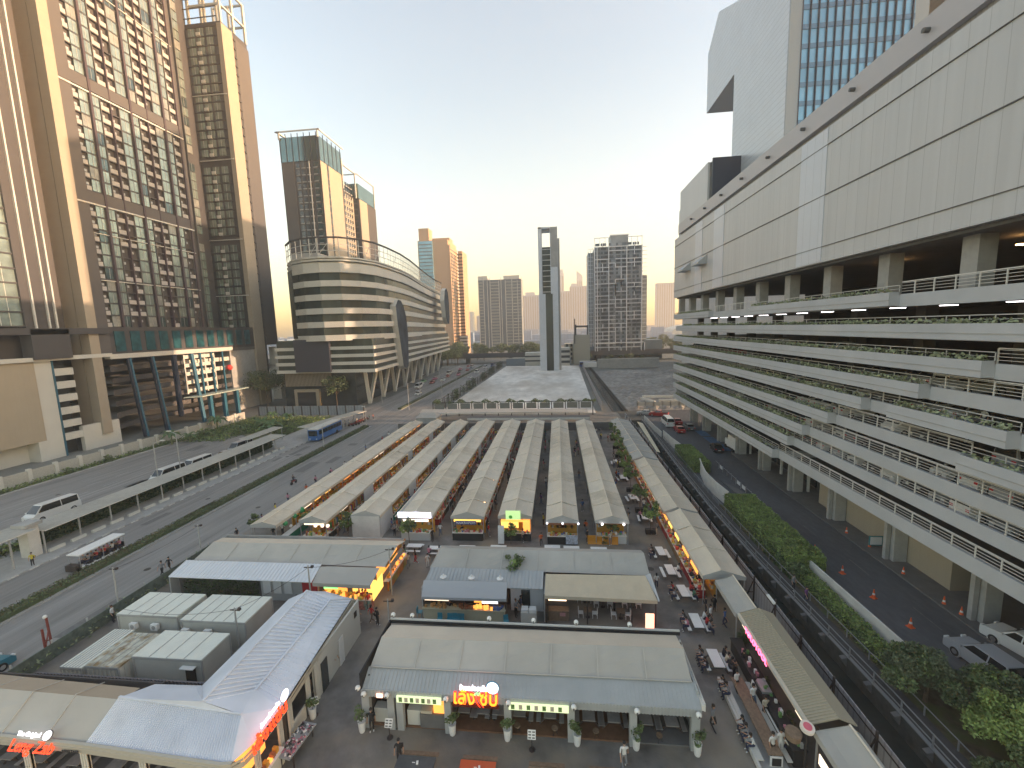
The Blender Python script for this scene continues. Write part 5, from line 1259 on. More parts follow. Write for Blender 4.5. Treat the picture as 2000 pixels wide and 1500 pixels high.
b = MB(); slope(b,(-38.6,35.6,2.7),(-23.6,35.5,2.7),(-23.9,37.9,3.15),(-38.7,37.9,3.15)); ribs(b,(-38.6,35.6,2.7),(-23.6,35.5,2.7),(-23.9,37.9,3.15),(-38.7,37.9,3.15),40,.045); b.build('white_sheet_roof', mat('white_sheet',(.66,.69,.72),.5,var=.04,scale=.5), t)
b = MB(); wavy(b,(-23.5,35.5,2.65),(-17.7,35.4,2.65),(-17.7,37.6,3.1),(-23.9,37.6,3.1),6,3,0,.03,13); b.face([(-23.5,35.5,2.65),(-17.7,35.4,2.65),(-17.7,35.4,2.3),(-23.5,35.5,2.3)]); b.build('grey_awning', m_canvas_g, t)
b = MB(); b.box(-38.5,-23.6,36.6,36.7,0,2.7,0); b.box(-38.6,-38.5,35.6,38,0,2.6,1); b.box(-29.6,-23.6,36.5,36.6,0,2.6,1); b.box(-25.2,-23.7,36.42,36.5,.3,2.3,2)
for x in (-29.3,-28.2,-27.1): b.box(x,x+.8,36.4,36.5,.8,2.2,3)
b.build('wall', [m_conc_d, m_metal_g, mat('red_kiosk',(.4,.03,.04),.5), m_canvas_w], t)
f = MB()
for i in range(1500): f.leaf((rnd.uniform(-38,-29.8), 36.5-rnd.random()*.12, rnd.uniform(.2,2.6)), .28, 0)
f.build('ivy', m_leaf_d, t)
b = MB(); b.box(-23.2,-17.9,35.6,36.3,0,.95,0); b.box(-23.2,-17.9,35.6,36.4,.95,1.02,1); b.build('counter', [mat('counter_collage',(.4,.15,.12),.6,var=.6,scale=3,tint=((.15,.35,.3),1.2)), m_white], t)
b = MB(); b.box(-23.2,-20.9,36.9,37,.9,2.2,0); b.box(-20.3,-17.9,36.9,37,.9,2.2,1); b.box(-17.72,-17.65,35.7,38.0,.9,2.3,1); b.box(-22.4,-21,35.5,35.56,2.1,2.3,2); b.build('lit_display', [m_glow_o, m_glow_y, m_neon_g], t)
b = MB(); R = random.Random(4)
for i in range(50): b.rbox(R.uniform(-23,-18.1), R.uniform(35.65,36.3), .22,.2,1.02,1.02+R.uniform(.1,.5),0,R.randrange(3))
b.build('food_display', [m_glow_o, m_goods[1], m_goods[2]], t)  # part of the food is emissive, painting in the warm counter light
b = MB(); b.box(-17.5,-17.35,38.6,44.2,0,1.0,0); b.box(-17.9,-17.3,38.6,44.2,1.0,1.06,1); b.box(-17.6,-17.5,38.6,44.2,2.5,2.75,0); b.box(-18.6,-18.5,38.7,44,1.0,2.5,2)
for i in range(40): b.rbox(-17.6,R.uniform(38.8,44),.25,.2,1.06,1.06+R.uniform(.1,.35),0,R.choice((3,4,2)))
b.build('side_counter', [mat('orange_counter',(.55,.17,.03),.5,var=.4,scale=2,tint=((.3,.35,.08),.8)), m_offwhite, m_glow_o, m_goods[1], m_goods[7]], t)  # some goods on the counter glow with painted-in warm light
# --- portable containers
def container(x0, x1, y0, y1, h, lbl, ribn=4, m=None, mt=None, door=None, wall_rib=False, base=0):
    t = thing('container_cabin', ((x0+x1)/2,(y0+y1)/2,base), lbl, 'cabin'); m = m or m_box
    b = MB(); b.box(x0+.05,x1-.05,y0+.05,y1-.05,base,base+h-.05,0)
    if wall_rib:
        for i in range(int((x1-x0)/.35)): b.box(x0+.1+i*.35,x0+.22+i*.35,y0,y0+.06,base+.1,base+h-.15,0)
        for i in range(int((y1-y0)/.35)): b.box(x1-.06,x1,y0+.1+i*.35,y0+.22+i*.35,base+.1,base+h-.15,0)
    b.build('wall', m, t)
    b = MB(); b.box(x0,x1,y0,y1,base+h-.05,base+h+.08,0)
    for i in range(1,ribn): x = x0+(x1-x0)*i/ribn; b.box(x-.02,x+.02,y0,y1,base+h+.08,base+h+.11,1)
    b.box(x0-.02,x1+.02,y0-.04,y0,base+h-.12,base+h+.06,1); b.build('roof', [mt or m_boxtop, m_conc], t)
    for (x,y) in ((x0,y0),(x1-.08,y0),(x1-.08,y1-.08)): b = MB(); b.box(x-.01,x+.09,y-.01,y+.09,base,base+h-.06); b.build('corner_post', m_conc, t)
    if door:
        b = MB(); b.box(x1-1.4,x1-.6,y0-.01,y0+.03,base+.1,base+h-.6,0); b.build('door', m_black, t); b = MB(); b.box(x1-1.55,x1-.45,y0-.35,y0,base+h-.5,base+h-.44); b.build('door_canopy', m_white, t)
    return t
container(-37.9,-32.25,29.95,33.0,2.75,'grey cabin with a pale ribbed roof, left of the two behind',5)
container(-31.6,-25.8,29.6,33.0,2.75,'grey cabin with a pale ribbed roof and wires across it, right of the two behind',6)
container(-31.7,-26.1,25.6,28.35,2.75,'grey cabin with an open dark doorway and small door canopy',4,door=True)
container(-37.1,-35.3,25.0,29.0,2.1,'small white ribbed shipping container beside the stained one',7,m_offwhite,m_boxtop,None,True)
container(-35.1,-32.4,25.1,28.6,2.2,'small white ribbed container with a rust-stained roof',5,m_offwhite,m_boxtop_r,None,True)
for i,(x,y) in enumerate(((-36.2,29.9),(-34.2,29.9),(-31,29.5),(-29,29.5))): 
    t = thing('air_conditioner',(x,y-.15,1.7),'%s small white air conditioner on the front walls of the rear cabins' % nth(i).capitalize(),'air conditioner','air conditioners on the cabins'); MB().box(x-.3,x+.3,y-.3,y,1.7,2.2).build('body', m_white, t); MB().tube((x,y-.31,1.95),(x,y-.3,1.95),.18,.18,10).build('fan_grille', m_conc, t)
t = thing('tarpaulin_heap',(-33.6,29.2,0),'heap of dark blue tarpaulin between the cabins','tarpaulin'); b = MB()
for i in range(14): b.ball((-34.3+rnd.random()*1.8,28.9+rnd.random()*.8,.3+rnd.random()*.6),.4+rnd.random()*.2,7,5,0,sz=.7)
b.build('folds', mat('blue_tarp',(.03,.04,.08),.6), t)
t = thing('blue_racks',(-32.2,27.8,0),'blue steel racks lying beside the open cabin','rack'); b = MB()
for i in range(6): b.bar((-32.1+i*.1,27-.0+i*.35,.5),(-31.8+i*.02,28.8,.9),.06,.06); b.bar((-32.2,26.8+i*.35,.45),(-31.75,27+i*.35,.75),.05,.05)
b.build('frame', mat('rack_blue',(.04,.2,.25),.5), t)
# --- left restaurant and the white L-shaped roof
t = thing('corner_restaurant', (-27,20.5,0), 'corner restaurant with warm-lit and grey canvas roof joined to a white sheet-metal L roof', 'restaurant')
b = MB(); wavy(b,(-40,19.1,3.2),(-27.0,18.9,3.2),(-26.6,20.45,4.55),(-39,20.7,4.55),10,4,0,.03,21); wavy(b,(-40,22.4,3.85),(-27.0,22.0,3.85),(-26.6,20.45,4.55),(-39,20.7,4.55),10,3,1,.02,22); b.build('canvas_roof', [m_canvas_g, mat('warm_lit_canvas',(.42,.34,.25),.8,var=.06,scale=.6)], t)  # warm light on the rear slope painted as a canvas colour
b = MB()
for x in (-36,-33,-30): b.bar((x,19,3.27),(x+.3,20.55,4.6),.05,.04); b.bar((x+.3,20.55,4.6),(x+.2,22.2,3.9),.05,.04)
b.build('seam', m_canvas_sg, t)
b = MB()
slope(b,(-27.2,18.85,3.2),(-17.9,18.45,3.2),(-18.6,20.3,4.25),(-26.7,20.5,4.6)); slope(b,(-25.9,22.0,4.2),(-22.9,21.9,4.2),(-21.4,20.4,4.75),(-26.7,20.5,4.62))
ribs(b,(-27.2,18.85,3.2),(-17.9,18.45,3.2),(-18.6,20.3,4.25),(-26.7,20.5,4.6),60,.03)
slope(b,(-17.35,21.9,3.2),(-18.1,32.6,3.2),(-19.2,31.2,3.95),(-19.2,22.2,3.95)); ribs(b,(-17.35,21.9,3.2),(-18.1,32.6,3.2),(-19.2,31.2,3.95),(-19.2,22.2,3.95),27,.09)
slope(b,(-19.2,22.2,3.95),(-19.2,31.2,3.95),(-21.1,31.1,4.8),(-21.1,20.4,4.8)); ribs(b,(-19.2,22.2,3.98),(-19.2,31.2,3.98),(-21.1,31.1,4.82),(-21.1,20.4,4.82),27,.09)
slope(b,(-23.3,22.6,3.65),(-23.2,31.6,3.65),(-21.1,31.1,4.8),(-21.1,20.4,4.8)); b.face([(-17.3,21.95,3.22),(-17.4,19.5,3.3),(-18.6,20.3,4.28)]); b.face([(-17.3,21.95,3.22),(-18.6,20.3,4.28),(-19.2,22.3,4.0)]); b.face([(-19.2,22.3,4.0),(-18.6,20.3,4.28),(-21.1,20.4,4.83)]); b.face([(-17.85,18.4,3.25),(-17.4,19.5,3.3),(-18.6,20.3,4.28)])
slope(b,(-18.1,32.6,3.2),(-19.2,31.2,3.95),(-21.1,31.1,4.8),(-20.6,32.9,3.6))
b.face([(-26.7,20.46,4.62),(-18.6,20.26,4.27),(-21.1,20.37,4.86)]); b.face([(-22.9,21.85,4.22),(-23.3,22.65,3.67),(-21.1,20.4,4.82)]); b.face([(-22.9,21.85,4.22),(-21.1,20.4,4.82),(-21.4,20.38,4.76)]); b.face([(-25.9,22.0,4.2),(-22.9,21.85,4.22),(-23.3,22.65,3.67),(-25.9,22.3,3.9)])
b.bar((-19.2,22.2,4.05),(-19.2,31.2,4.05),.16,.06); b.bar((-21.1,20.4,4.88),(-21.1,31.1,4.88),.16,.06); b.bar((-26.7,20.5,4.68),(-18.6,20.3,4.33),.14,.06)
b.build('sheet_roof', m_metal, t)
b = MB()                                                    # cream fascia curving round the corner
pts_ = [(-40,18.95),(-27.2,18.7),(-18.4,18.25),(-17.8,18.35),(-17.4,18.75),(-17.25,19.4),(-17.2,22),(-17.95,32.7)]
for i in range(len(pts_)-1): pass
for i in range(len(pts_)-1):
    (xa,ya),(xb,yb) = pts_[i], pts_[i+1]
    for z0, z1, o in ((2.72,3.0,0),(3.0,3.12,.06),(3.12,3.3,.02)):
        d = Vector((yb-ya, -(xb-xa), 0)).normalized()*o
        b.face([(xa+d.x,ya+d.y,z0),(xb+d.x,yb+d.y,z0),(xb+d.x,yb+d.y,z1),(xa+d.x,ya+d.y,z1)])
        b.face([(xa+d.x,ya+d.y,z1),(xb+d.x,yb+d.y,z1),(xb-.0,yb+.15,z1),(xa-.0,ya+.15,z1)]) if i < 3 else None
b.build('fascia', mat('cream_fascia',(.46,.43,.36),.6), t)
for x in (-33.4,-28.0,-24.5): text_mesh('lettering','LENG ZABB',.2,m_brown,t,TM(x,18.62 if x>-30 else 18.8,2.82))
b = MB(); 
for i,x in enumerate((-35,-31.4,-27.6,-23.9,-21.6,-18.2)):
    p = MB(); 
    for dx in (0,.16,.32): p.box(x+dx,x+dx+.1,18.75,18.95,0,2.75)
    p.box(x,x+.42,18.8,18.9,0,2.75); p.build('pillar', m_offwhite, t)
b.box(-40,-26,22.6,22.7,0,3.7,0); b.box(-26,-17.7,22.6,22.7,0,3.05,0); b.box(-23.1,-23.0,22.7,32.5,0,3.5,0); b.box(-40,-17.5,18.9,22.6,0,.1,1); b.build('wall', [m_brown, m_conc_d], t)
b = MB(); b.box(-17.65,-17.5,25.6,32.6,0,3.1,0); b.box(-23,-17.9,32.5,32.6,0,3.2,0)
for y in (19.6,21.6,22.6,24.6,25.6): 
    for dy in (0,.14,.28): b.box(-17.55,-17.42,y+dy,y+dy+.09,0,2.9,0)
b.box(-17.47,-17.42,26.4,27.2,0,2.3,1); b.box(-17.47,-17.42,28.9,29.6,0,2.2,2); b.box(-17.46,-17.42,31.6,32.0,2.1,2.6,3); b.box(-17.6,-17.5,22.7,24.4,0,1,0)
b.build('side_wall', [m_offwhite, m_glass_d, m_white, m_black], t)
b = MB(); b.box(-17.5,-17.1,18.6,21.4,0,1.0,0); b.box(-17.6,-17.05,18.6,21.4,1.0,1.06,1); b.box(-18.3,-18.2,18.8,21.3,1,2.6,2); b.build('serving_counter', [m_offwhite, m_white, m_glow_o], t)
b = MB()
for i in range(9): b.rbox(-17.35, 18.8+i*.28,.3,.2,1.06,1.2+.1*(i%3),0,i%3)
b.build('food_display', [m_glow_o, m_goods[5], m_goods[1]], t)  # every few dishes glow themselves, warm light put into the colour
# dining tables seen under the fascia
for i,x in enumerate((-36.5,-34,-31.8,-29.4,-26.6,-25,-22.8,-20.6)): put(PTG,(x,20.4,.1),-.02,'%s long grey table from the left under the corner restaurant roof' % nth(i).capitalize(),'long tables in the corner restaurant')
sg = MB(); sg.box(-31.2,-29.7,18.5,18.56,2.9,3.0); sg = sg.build('neon_sign', m_black, t)
text_mesh('lettering','Leng Zab',.78,m_neon_r,sg,TM(-30.4,18.4,2.85,tilt=.75),.02,.006)
text_mesh('lettering','The Original',.3,m_neon_w,sg,TM(-30.8,18.75,3.5,tilt=.75),.02,.004)
b = MB(); b.tube((-29.55,18.8,3.6),(-29.55,18.76,3.64),.22,.22,16,0); b.tube((-29.55,18.84,3.56),(-29.55,18.8,3.6),.26,.26,16,1); b.build('disc', [m_neon_w, m_conc_d], sg)
sg = MB(); sg.box(-17.12,-17.08,19.4,21.6,3.0,3.1); sg = sg.build('neon_sign', m_black, t)
text_mesh('lettering','เล้งแซ่บ',1.0,m_neon_r,sg,TM(-17.0,20.5,3.1,'+x',.1),.03,.012); text_mesh('lettering','ร้านอร่อยเด็ด',.32,m_neon_w,sg,TM(-17.02,20.6,4.0,'+x',.1),.02,.01)
b = MB(); b.tube((-17.05,21.9,4.1),(-16.99,21.9,4.1),.33,.33,16,0); b.build('disc', m_neon_w, sg)
# fish table, planter
t = thing('seafood_table', (-16.9,22.2,0), 'silver ice table of seafood beside the red side neon sign', 'table'); M_ = Matrix.Translation((-16.7,22.1,.8))@Matrix.Rotation(-.12,4,'Z')
b = MB(); b.xbox(M_,1.0,2.4,.1,0); b.build('tray', m_steel, t); b = MB()
for i in range(90): b.xbox(M_@Matrix.Translation((rnd.uniform(-.42,.42),rnd.uniform(-1.1,1.1),.08))@Matrix.Rotation(rnd.random()*3,4,'Z'),.16,.1,.08,rnd.randrange(3))
b.build('seafood', [m_white, m_goods[6], m_conc_d], t)
for dx,dy in ((-.4,-1),(.4,-1),(-.4,1),(.4,1)): MB().box(-16.7+dx-.03,-16.7+dx+.03,22.1+dy-.03,22.1+dy+.03,0,.76).build('leg', m_metal_d, t)
put(T_pot,(-17.05,24.4,0),1,'potted plant by the ribbed pillars of the white L-shaped building','white pot plants by the corner restaurant')
# dark fence behind the left restaurant
t = thing('dark_sheet_fence', (-30,23.3,0), 'dark grey sheet fence between the cabins and the corner restaurant roof', 'fence'); b = MB(); b.box(-36.6,-23.3,23.3,23.4,0,3.2); 
for i in range(50): b.box(-36.6+i*.266,-36.5+i*.266,23.25,23.3,0,3.2)
b.build('panel', mat('dark_sheet',(.11,.11,.125),.5), t)
t = thing('green_net_fence', (-41.5,30,0), 'low green mesh fence with weeds between the street and the cabins', 'fence'); b = MB(); b.box(-42.1,-42.02,20,45,0,1.3); b.build('mesh', mat('fence_net',(.1,.13,.11),.8,var=.4,scale=2), t)
for i in range(10): b = MB(); b.box(-42.15,-42.05,20+i*2.7,20.1+i*2.7,0,1.6); b.build('post', m_conc, t)
f = MB()
for i in range(900): f.leaf((-42.3+rnd.gauss(0,.35), rnd.uniform(20,45), .1+rnd.random()*.8), .3, rnd.choice((0,1)))
f = f.build('fence_weeds', [m_leaf, m_leaf_g]); tag(f,'straggling weeds along the low green mesh fence','weeds'); f['kind']='stuff'
# ------------------------------------------------------------------ left side of the street
m_walkroof = mat('walkway_roof', (.36,.35,.31), .8, var=.1, scale=1.5, var2=.1, scale2=.2)
def walkway(x0, x1, y0, y1, z, lbl, posts=4.0, skew=0.0):
    t = thing('covered_walkway', ((x0+x1)/2,(y0+y1)/2,0), lbl, 'walkway'); b = MB()
    n = max(2,int((y1-y0)/4))
    for i in range(n):
        ya, yb = y0+(y1-y0)*i/n, y0+(y1-y0)*(i+1)/n; sa, sb = skew*i/n, skew*(i+1)/n
        b.face([(x0+sa,ya,z+.15),(x1+sa,ya,z),(x1+sb,yb,z),(x0+sb,yb,z+.15)],0); b.face([(x0+sa,ya,z+.03),(x0+sb,yb,z+.03),(x1+sb,yb,z-.12),(x1+sa,ya,z-.12)],0); b.face([(x1+sa,ya,z-.12),(x1+sb,yb,z-.12),(x1+sb,yb,z),(x1+sa,ya,z)],1)
    b.face([(x0,y0,z+.03),(x1,y0,z-.12),(x1,y0,z),(x0,y0,z+.15)],1); b.build('roof', [m_walkroof, m_conc_l], t)
    for i in range(int((y1-y0)/posts)+1):
        f = i*posts/(y1-y0); x = x1-.4+skew*f; b = MB(); b.box(x-.07,x+.07,y0+i*posts-.07,y0+i*posts+.07,.1,z-.05); b.build('post', m_conc, t)
    return t
walkway(-66.9,-63.2,43.6,91,3.1,'long covered walkway roof between the planted strip and the street')
walkway(-66.2,-62.6,20,42.4,3.9,'higher covered walkway roof at the left edge behind the guard')
walkway(-71.0,-68.6,86,98,3.3,'short pale shelter roof behind the bus stop')
walkway(-64.8,-61.8,98,119,3.1,'covered walkway roof continuing past the blue bus',4,5.5)
t = thing('street_hedge_wall', (-66.9,65,0), 'dark green climbing-plant wall under the long covered walkway', 'hedge'); b = MB(); b.box(-67.0,-66.85,43.6,91,.1,2.3); b.build('mesh_panel', mat('green_mesh',(.02,.06,.035),.8,var=.4,scale=1.5), t)
f = MB()
for i in range(5200): f.leaf((-66.8+rnd.random()*.3, rnd.uniform(43.6,91), .2+rnd.random()*2.1), .36, rnd.choice((0,0,1)))
f.build('leaves', [m_leaf_d, mat('deep_green',(.02,.06,.03),.6,var=.3,scale=1)], t)
for i in range(19):
    y = 43.8+i*2.5; b = MB(); b.box(-63.6,-63.3,y,y+1.7,.1,.5); tag(b.build('planter_kerb', m_offwhite, loc=(-63.4,y,.1)), '%s low white planter block from the near end of the long walkway' % nth(i).capitalize(), 'planter block', 'white planter blocks along the walkway')
t = thing('concrete_column', (-64.6,42.9,0), 'square pale concrete column beside the guard in yellow', 'column'); b = MB(); b.box(-65.3,-63.9,42.3,43.5,0,4.0); b.build('shaft', m_conc_l, t); MB().box(-65.6,-63.6,42.0,43.8,4.0,4.4).build('capital', m_conc, t)
# planted strip between the roads
f = MB()
for i in range(9000):
    y = rnd.uniform(30,84); f.leaf((-69.2+rnd.gauss(0,.75), y, .1+rnd.random()**1.5*1.1*(.5+.5*abs(sin(y*.7)))), .45, rnd.choice((0,0,1,2)))
o = f.build('ground_cover', [m_leaf, m_leaf_d, m_leaf_y], loc=(-69,57,0)); tag(o,'low leafy ground cover in the strip behind the covered walkway','ground cover'); o['kind']='stuff'
f = MB()
for i in range(9000):
    x, y = rnd.uniform(-97,-71), rnd.uniform(96,125)
    if y < 104-(x+71)*-.0 and x > -84: continue
    f.leaf((x, y, .1+rnd.random()**2*.9), .5, rnd.choice((0,0,1,2)))
for i in range(2600): f.leaf((rnd.uniform(-98,-96.6), rnd.uniform(45,97), .1+rnd.random()**2*.7), .45, rnd.choice((0,1,2)))
o = f.build('weeds', [m_leaf, m_leaf_y, m_leaf_d], loc=(-85,110,0)); tag(o,'unmown weeds on the verge and corner plot at the left','weeds'); o['kind']='stuff'
BN = [(-95.6,94,'banana plant before the pale panel wall, left of the pair'),(-92.6,96,'banana plant before the pale panel wall, right of the pair'),(-96,109,'banana plant at the wall under the blue columns'),(-89,115.1,'tall banana plant in the corner plot before the grey hoarding'),(-79.5,116,'banana plant near the end of the grey hoarding'),(-81.5,108,'banana clump in the middle of the corner plot'),(-76,104,'banana plant nearest the short shelter roof'),(-73.5,99,'banana plant leaning over the short shelter'),(-69.4,52,'banana plant right of the big white van'),(-69.5,57,'second banana plant right of the big white van'),(-69.3,62.5,'banana plant in the strip below the white vans'),(-69,76,'banana plant in the strip near the silver cars'),(-85,104,'low banana plant at the end of the side road'),(-87,120,'banana plant close to the grey hoarding')]
for i,(x,y,l) in enumerate(BN): put(T_banana,(x,y,.05),rnd.random()*6,l,'banana plants',rnd.uniform(1.2,2.0) if x<-72 else rnd.uniform(.8,1.1))
for i,(x,y,s,l) in enumerate(((-93,101,1.2,'round bush in the corner plot behind the banana plants'),(-84,111,1.3,'bush in the middle of the corner plot'),(-77,109,1.5,'bush beside the short shelter roof'),(-71.5,103,1.2,'bush between the bus and the corner plot'),(-97,80,.8,'low bush along the pale panel wall'),(-97,72,.7,'lowest bush along the pale panel wall'))): put(T_bush,(x,y,0),rnd.random()*6,l,None,s)
# boundary walls
t = thing('panel_wall', (-98.6,85,0), 'long pale boundary wall with white posts below the brown tower', 'wall')
for i in range(17):
    y = 50+i*4.3; b = MB(); b.box(-98.75,-98.5,y,y+4.3,0,2.45); b.build('panel', mat('speckled_panel',(.40,.39,.35),.9,var=.25,scale=9), t); b = MB(); b.box(-98.9,-98.3,y-.3,y+.3,0,2.75); b.build('post', m_offwhite, t)
t = thing('grey_hoarding', (-82,129,0), 'grey corrugated hoarding across the end of the corner plot', 'fence'); b = MB(); b.box(-98,-62,128.8,129,0,3.0); b.build('panel', m_fence_x, t)
for i in range(13): b = MB(); b.box(-98+i*3,-97.8+i*3,128.5,128.8,0,3.1); b.build('post', m_metal_d, t)
# median hedge
t = thing('median_hedge', (-52.9,75,0), 'long low clipped hedge on the street median', 'hedge'); f = MB(); f.box(-53.5,-52.3,5,111,.1,.55,1)
for i in range(15000): 
    s_ = rnd.random(); y = rnd.uniform(5,111); x = rnd.uniform(-53.75,-52.05); f.leaf((x,y,.58+rnd.random()*.16 if s_<.6 else rnd.uniform(.15,.6)), .24, 0 if rnd.random()<.75 else 2)
f.build('foliage', [mat('hedge_green',(.075,.085,.035),.7,var=.4,scale=.8,tint=((.12,.10,.06),.5)), m_leaf_d, m_leaf], t)
t = thing('far_median_hedge', (-52.9,215,0), 'clipped hedge on the median beyond the crossing', 'hedge'); f = MB(); f.box(-53.5,-52.3,136,298,.1,.7,0); f.build('foliage', mat('hedge_far',(.06,.075,.04),.9,var=.5,scale=1), t)
# street lamps, poles
def lamp_post(x, y, h, arm, lbl, grp='street lamps'):
    t = thing('street_lamp',(x,y,0),lbl,'street lamp',grp); MB().tube((x,y,0),(x,y,h),.10,.07,8).build('pole', m_conc, t); b = MB(); b.tube((x,y,h-.1),(x+arm,y,h+.4),.05,.04,6); b.build('arm', m_steel, t); b = MB(); b.xbox(Matrix.Translation((x+arm*1.15,y,h+.42)),.8,.3,.14,0); b.build('lamp_head', m_conc_l, t)
lamp_post(-71.0,66.2,8.0,1.6,'tall street lamp between the two lowest white vans'); lamp_post(-70.8,70.6,8.6,-1.2,'thin lamp pole beside the white van')
lamp_post(-52.9,89,5.5,.5,'pale post on the median in front of the blue bus'); lamp_post(-52.9,111,5.5,-.5,'pale post at the far end of the median hedge')
for i,(x,y) in enumerate(((-63.5,147),(-49.6,136),(-42,150),(-43.5,168),(-46,190),(-52.9,158),(-52.9,186),(-52.9,230))): lamp_post(x,y,9,1.4 if x>-53 else 1.6,'%s lamp pole beyond the crossing counting away from the market' % nth(i).capitalize())
lamp_post(13.5,300,16,1.0,'tall white mast behind the concrete lot'); lamp_post(50,300,15,1,'thin mast before the grid condominium')
for i,(x,y,h,l) in enumerate(((-42.6,43.7,4.2,'concrete utility post at the corner of the left food hall'),(-42.9,34.2,4.4,'concrete utility post by the rear cabins'),(-26.2,29.2,4.4,'thin wire post between the cabins'),(-22.9,34.2,5.2,'lamp post at the peak of the white L roof'),(-16.8,38.0,5.0,'camera pole at the corner of the left food hall'),(-14.4,31.6,4.0,'camera post in the lane left of the front restaurant'))):
    t = thing('utility_post',(x,y,0),l,'post'); MB().tube((x,y,0),(x,y,h),.08,.06,8).build('pole', m_conc, t); b = MB(); b.bar((x-.4,y,h-.2),(x+.4,y,h-.2),.07,.07); b.box(x+.3,x+.5,y-.1,y+.1,h-.2,h); b.build('fitting', m_metal_d, t)
def wire(p, q, sag, lbl):
    t = MB(); P0 = None; p = Vector(p); q = Vector(q)
    for k in range(11): 
        c = p.lerp(q,k/10); c.z -= sag*4*(k/10)*(1-k/10)
        if P0: t.tube(P0,c,.018,.018,4,0,False)
        P0 = c
    tag(t.build('overhead_wire', m_metal_d, loc=tuple(p)), lbl, 'wire')
wire((-42.6,43.7,4),(-42.9,34.2,4.2),.3,'wire between the two street-side utility posts'); wire((-37.5,30.2,3.1),(-26.2,29.2,4.3),.5,'wire drooping over the rear cabins'); wire((-26.2,29.2,4.3),(-22.9,34.2,5),.3,'wire from the cabins to the lamp post at the white roof peak'); wire((-22.9,34.2,5),(-16.8,38,4.8),.4,'wire crossing the grey canvas to the camera pole')
# vehicles on the left
def P2(px,py): v = at(px,py); return (v.x, v.y, .01)
car('van',(-76.6,54.2,.01),-pi/2-.05,'white','large white minibus van in the side road at the left edge',s=(1.18,1.05,1.05))
car('van',(-72.2,75.8,.01),-pi/2,'white','white van parked beside the thin lamp pole','parked vans'); car('van',(-73.0,70.2,.01),-pi/2,'white','white van half hidden by the tall street lamp','parked vans')
car('sedan',(-72.5,83.2,.01),-pi/2,'silver','silver car parked behind the white vans'); car('van',(-72.8,88.5,.01),-pi/2,'silver','silver van farthest up the side road','parked vans')
car('sedan',(-80.5,46.5,.01),-pi/2,'white','white car cut by the left picture edge'); car('sedan',(-45.5,25.2,.01),pi/2,'teal','teal car at the lower left picture edge')
for i,(x,y,k,c) in enumerate(((-57,168,'sedan','white'),(-60,178,'sedan','silver'),(-64,190,'van','white'),(-62,205,'sedan','red'),(-59,214,'sedan','white'),(-65,220,'sedan','pink'),(-61,232,'sedan','red'),(-57,240,'sedan','pink'),(-64,246,'van','white'),(-60,256,'sedan','grey'),(-57,266,'sedan','red'),(-63,272,'sedan','pink'),(-48,250,'van','white'),(-47,225,'sedan','white'),(-66,200,'sedan','white'),(-68,210,'sedan','green'),(-58,285,'van','silver'),(-62,292,'sedan','red'),(-48,280,'van','white'),(-45,293,'van','blue'))):
    car(k,(x,y,.01),-pi/2,c,'%s vehicle (%s) up the far street counting away from the crossing' % (nth(i), c),'traffic on the far street')
t = thing('bus',(-59.3,101,0),'blue bus with a white roof at the stop by the covered walkway','bus')
b = MB(); b.box(-60.6,-58.05,95.6,107.2,.45,3.0); b.build('body', mat('bus_blue',(.035,.12,.32),.35), t); MB().box(-60.5,-58.15,95.7,107.1,3.0,3.25).build('roof', m_offwhite, t)
for i in range(8): b = MB(); b.box(-58.06,-58.0,96.2+i*1.35,97.4+i*1.35,1.75,2.7); b.build('window', m_cwin, t)
MB().box(-60.4,-58.25,95.52,95.6,1.5,2.8).build('windscreen', m_cwin, t)
for y in (97.5,104.5):
    for x in (-60.5,-58.25): MB().tube((x,y,.5),(x+.25,y,.5),.5,.5,14).build('wheel', m_tyre, t)
for x in (-60.3,-58.6): MB().box(x,x+.25,95.5,95.6,.7,.9).build('headlight', m_head, t)
t = thing('shuttle_cart',(-54.9,42.5,0),'long open electric shuttle cart with a white roof and passengers','shuttle cart')
MB().box(-55.7,-54.1,39.9,45.1,2.0,2.12).build('roof', m_white, t); b = MB(); b.box(-55.6,-54.2,39.6,45.1,.3,.5,0); b.box(-55.6,-54.2,39.5,40.1,.3,1.0,1); b.build('chassis', [m_white, m_metal_d], t)
for i in range(5): y = 40.9+i*.9; b = MB(); b.box(-55.55,-54.25,y,y+.5,.5,.75); b.box(-55.55,-54.25,y+.42,y+.5,.75,1.15); b.build('bench_seat', m_black, t)
for y in (40,42.5,45): 
    for x in (-55.6,-54.2): MB().bar((x,y,.5),(x,y,2.0),.05,.05).build('post', m_steel, t)
for y in (40.6,44.4):
    for x in (-55.6,-54.35): MB().tube((x,y,.27),(x+.15,y,.27),.27,.27,12).build('wheel', m_tyre, t)
for i in range(5):
    for j in range(2): person('sit',(-55.25+j*.65,41.2+i*.9,.28),0,rnd.choice(('pink','white','pink','red','grey')),'navy','passenger %s from the front, %s side, in the white-roofed shuttle cart' % (nth(i), ('left','right')[j]),'passengers in the shuttle cart')
def make_moto(col='red'):
    t = thing('motorbike',(0,0,0),'x','motorbike'); b = MB(); b.bar((-.5,0,.55),(.35,0,.6),.22,.2,0); b.bar((.3,0,.75),(.62,0,.35),.12,.1,0); b.ball((.1,0,.72),.17,8,6,0,sx=1.3); b.build('body', paint('moto',(.2,.02,.02)), t)
    MB().bar((-.65,0,.78),(0,0,.78),.24,.1).build('saddle', m_black, t); MB().bar((.35,-.32,1.0),(.35,.32,1.0),.04,.04).build('handlebar', m_black, t)
    for x in (-.62,.62): MB().tube((x,-.05,.3),(x,.05,.3),.3,.3,14).build('wheel', m_tyre, t)
    return t
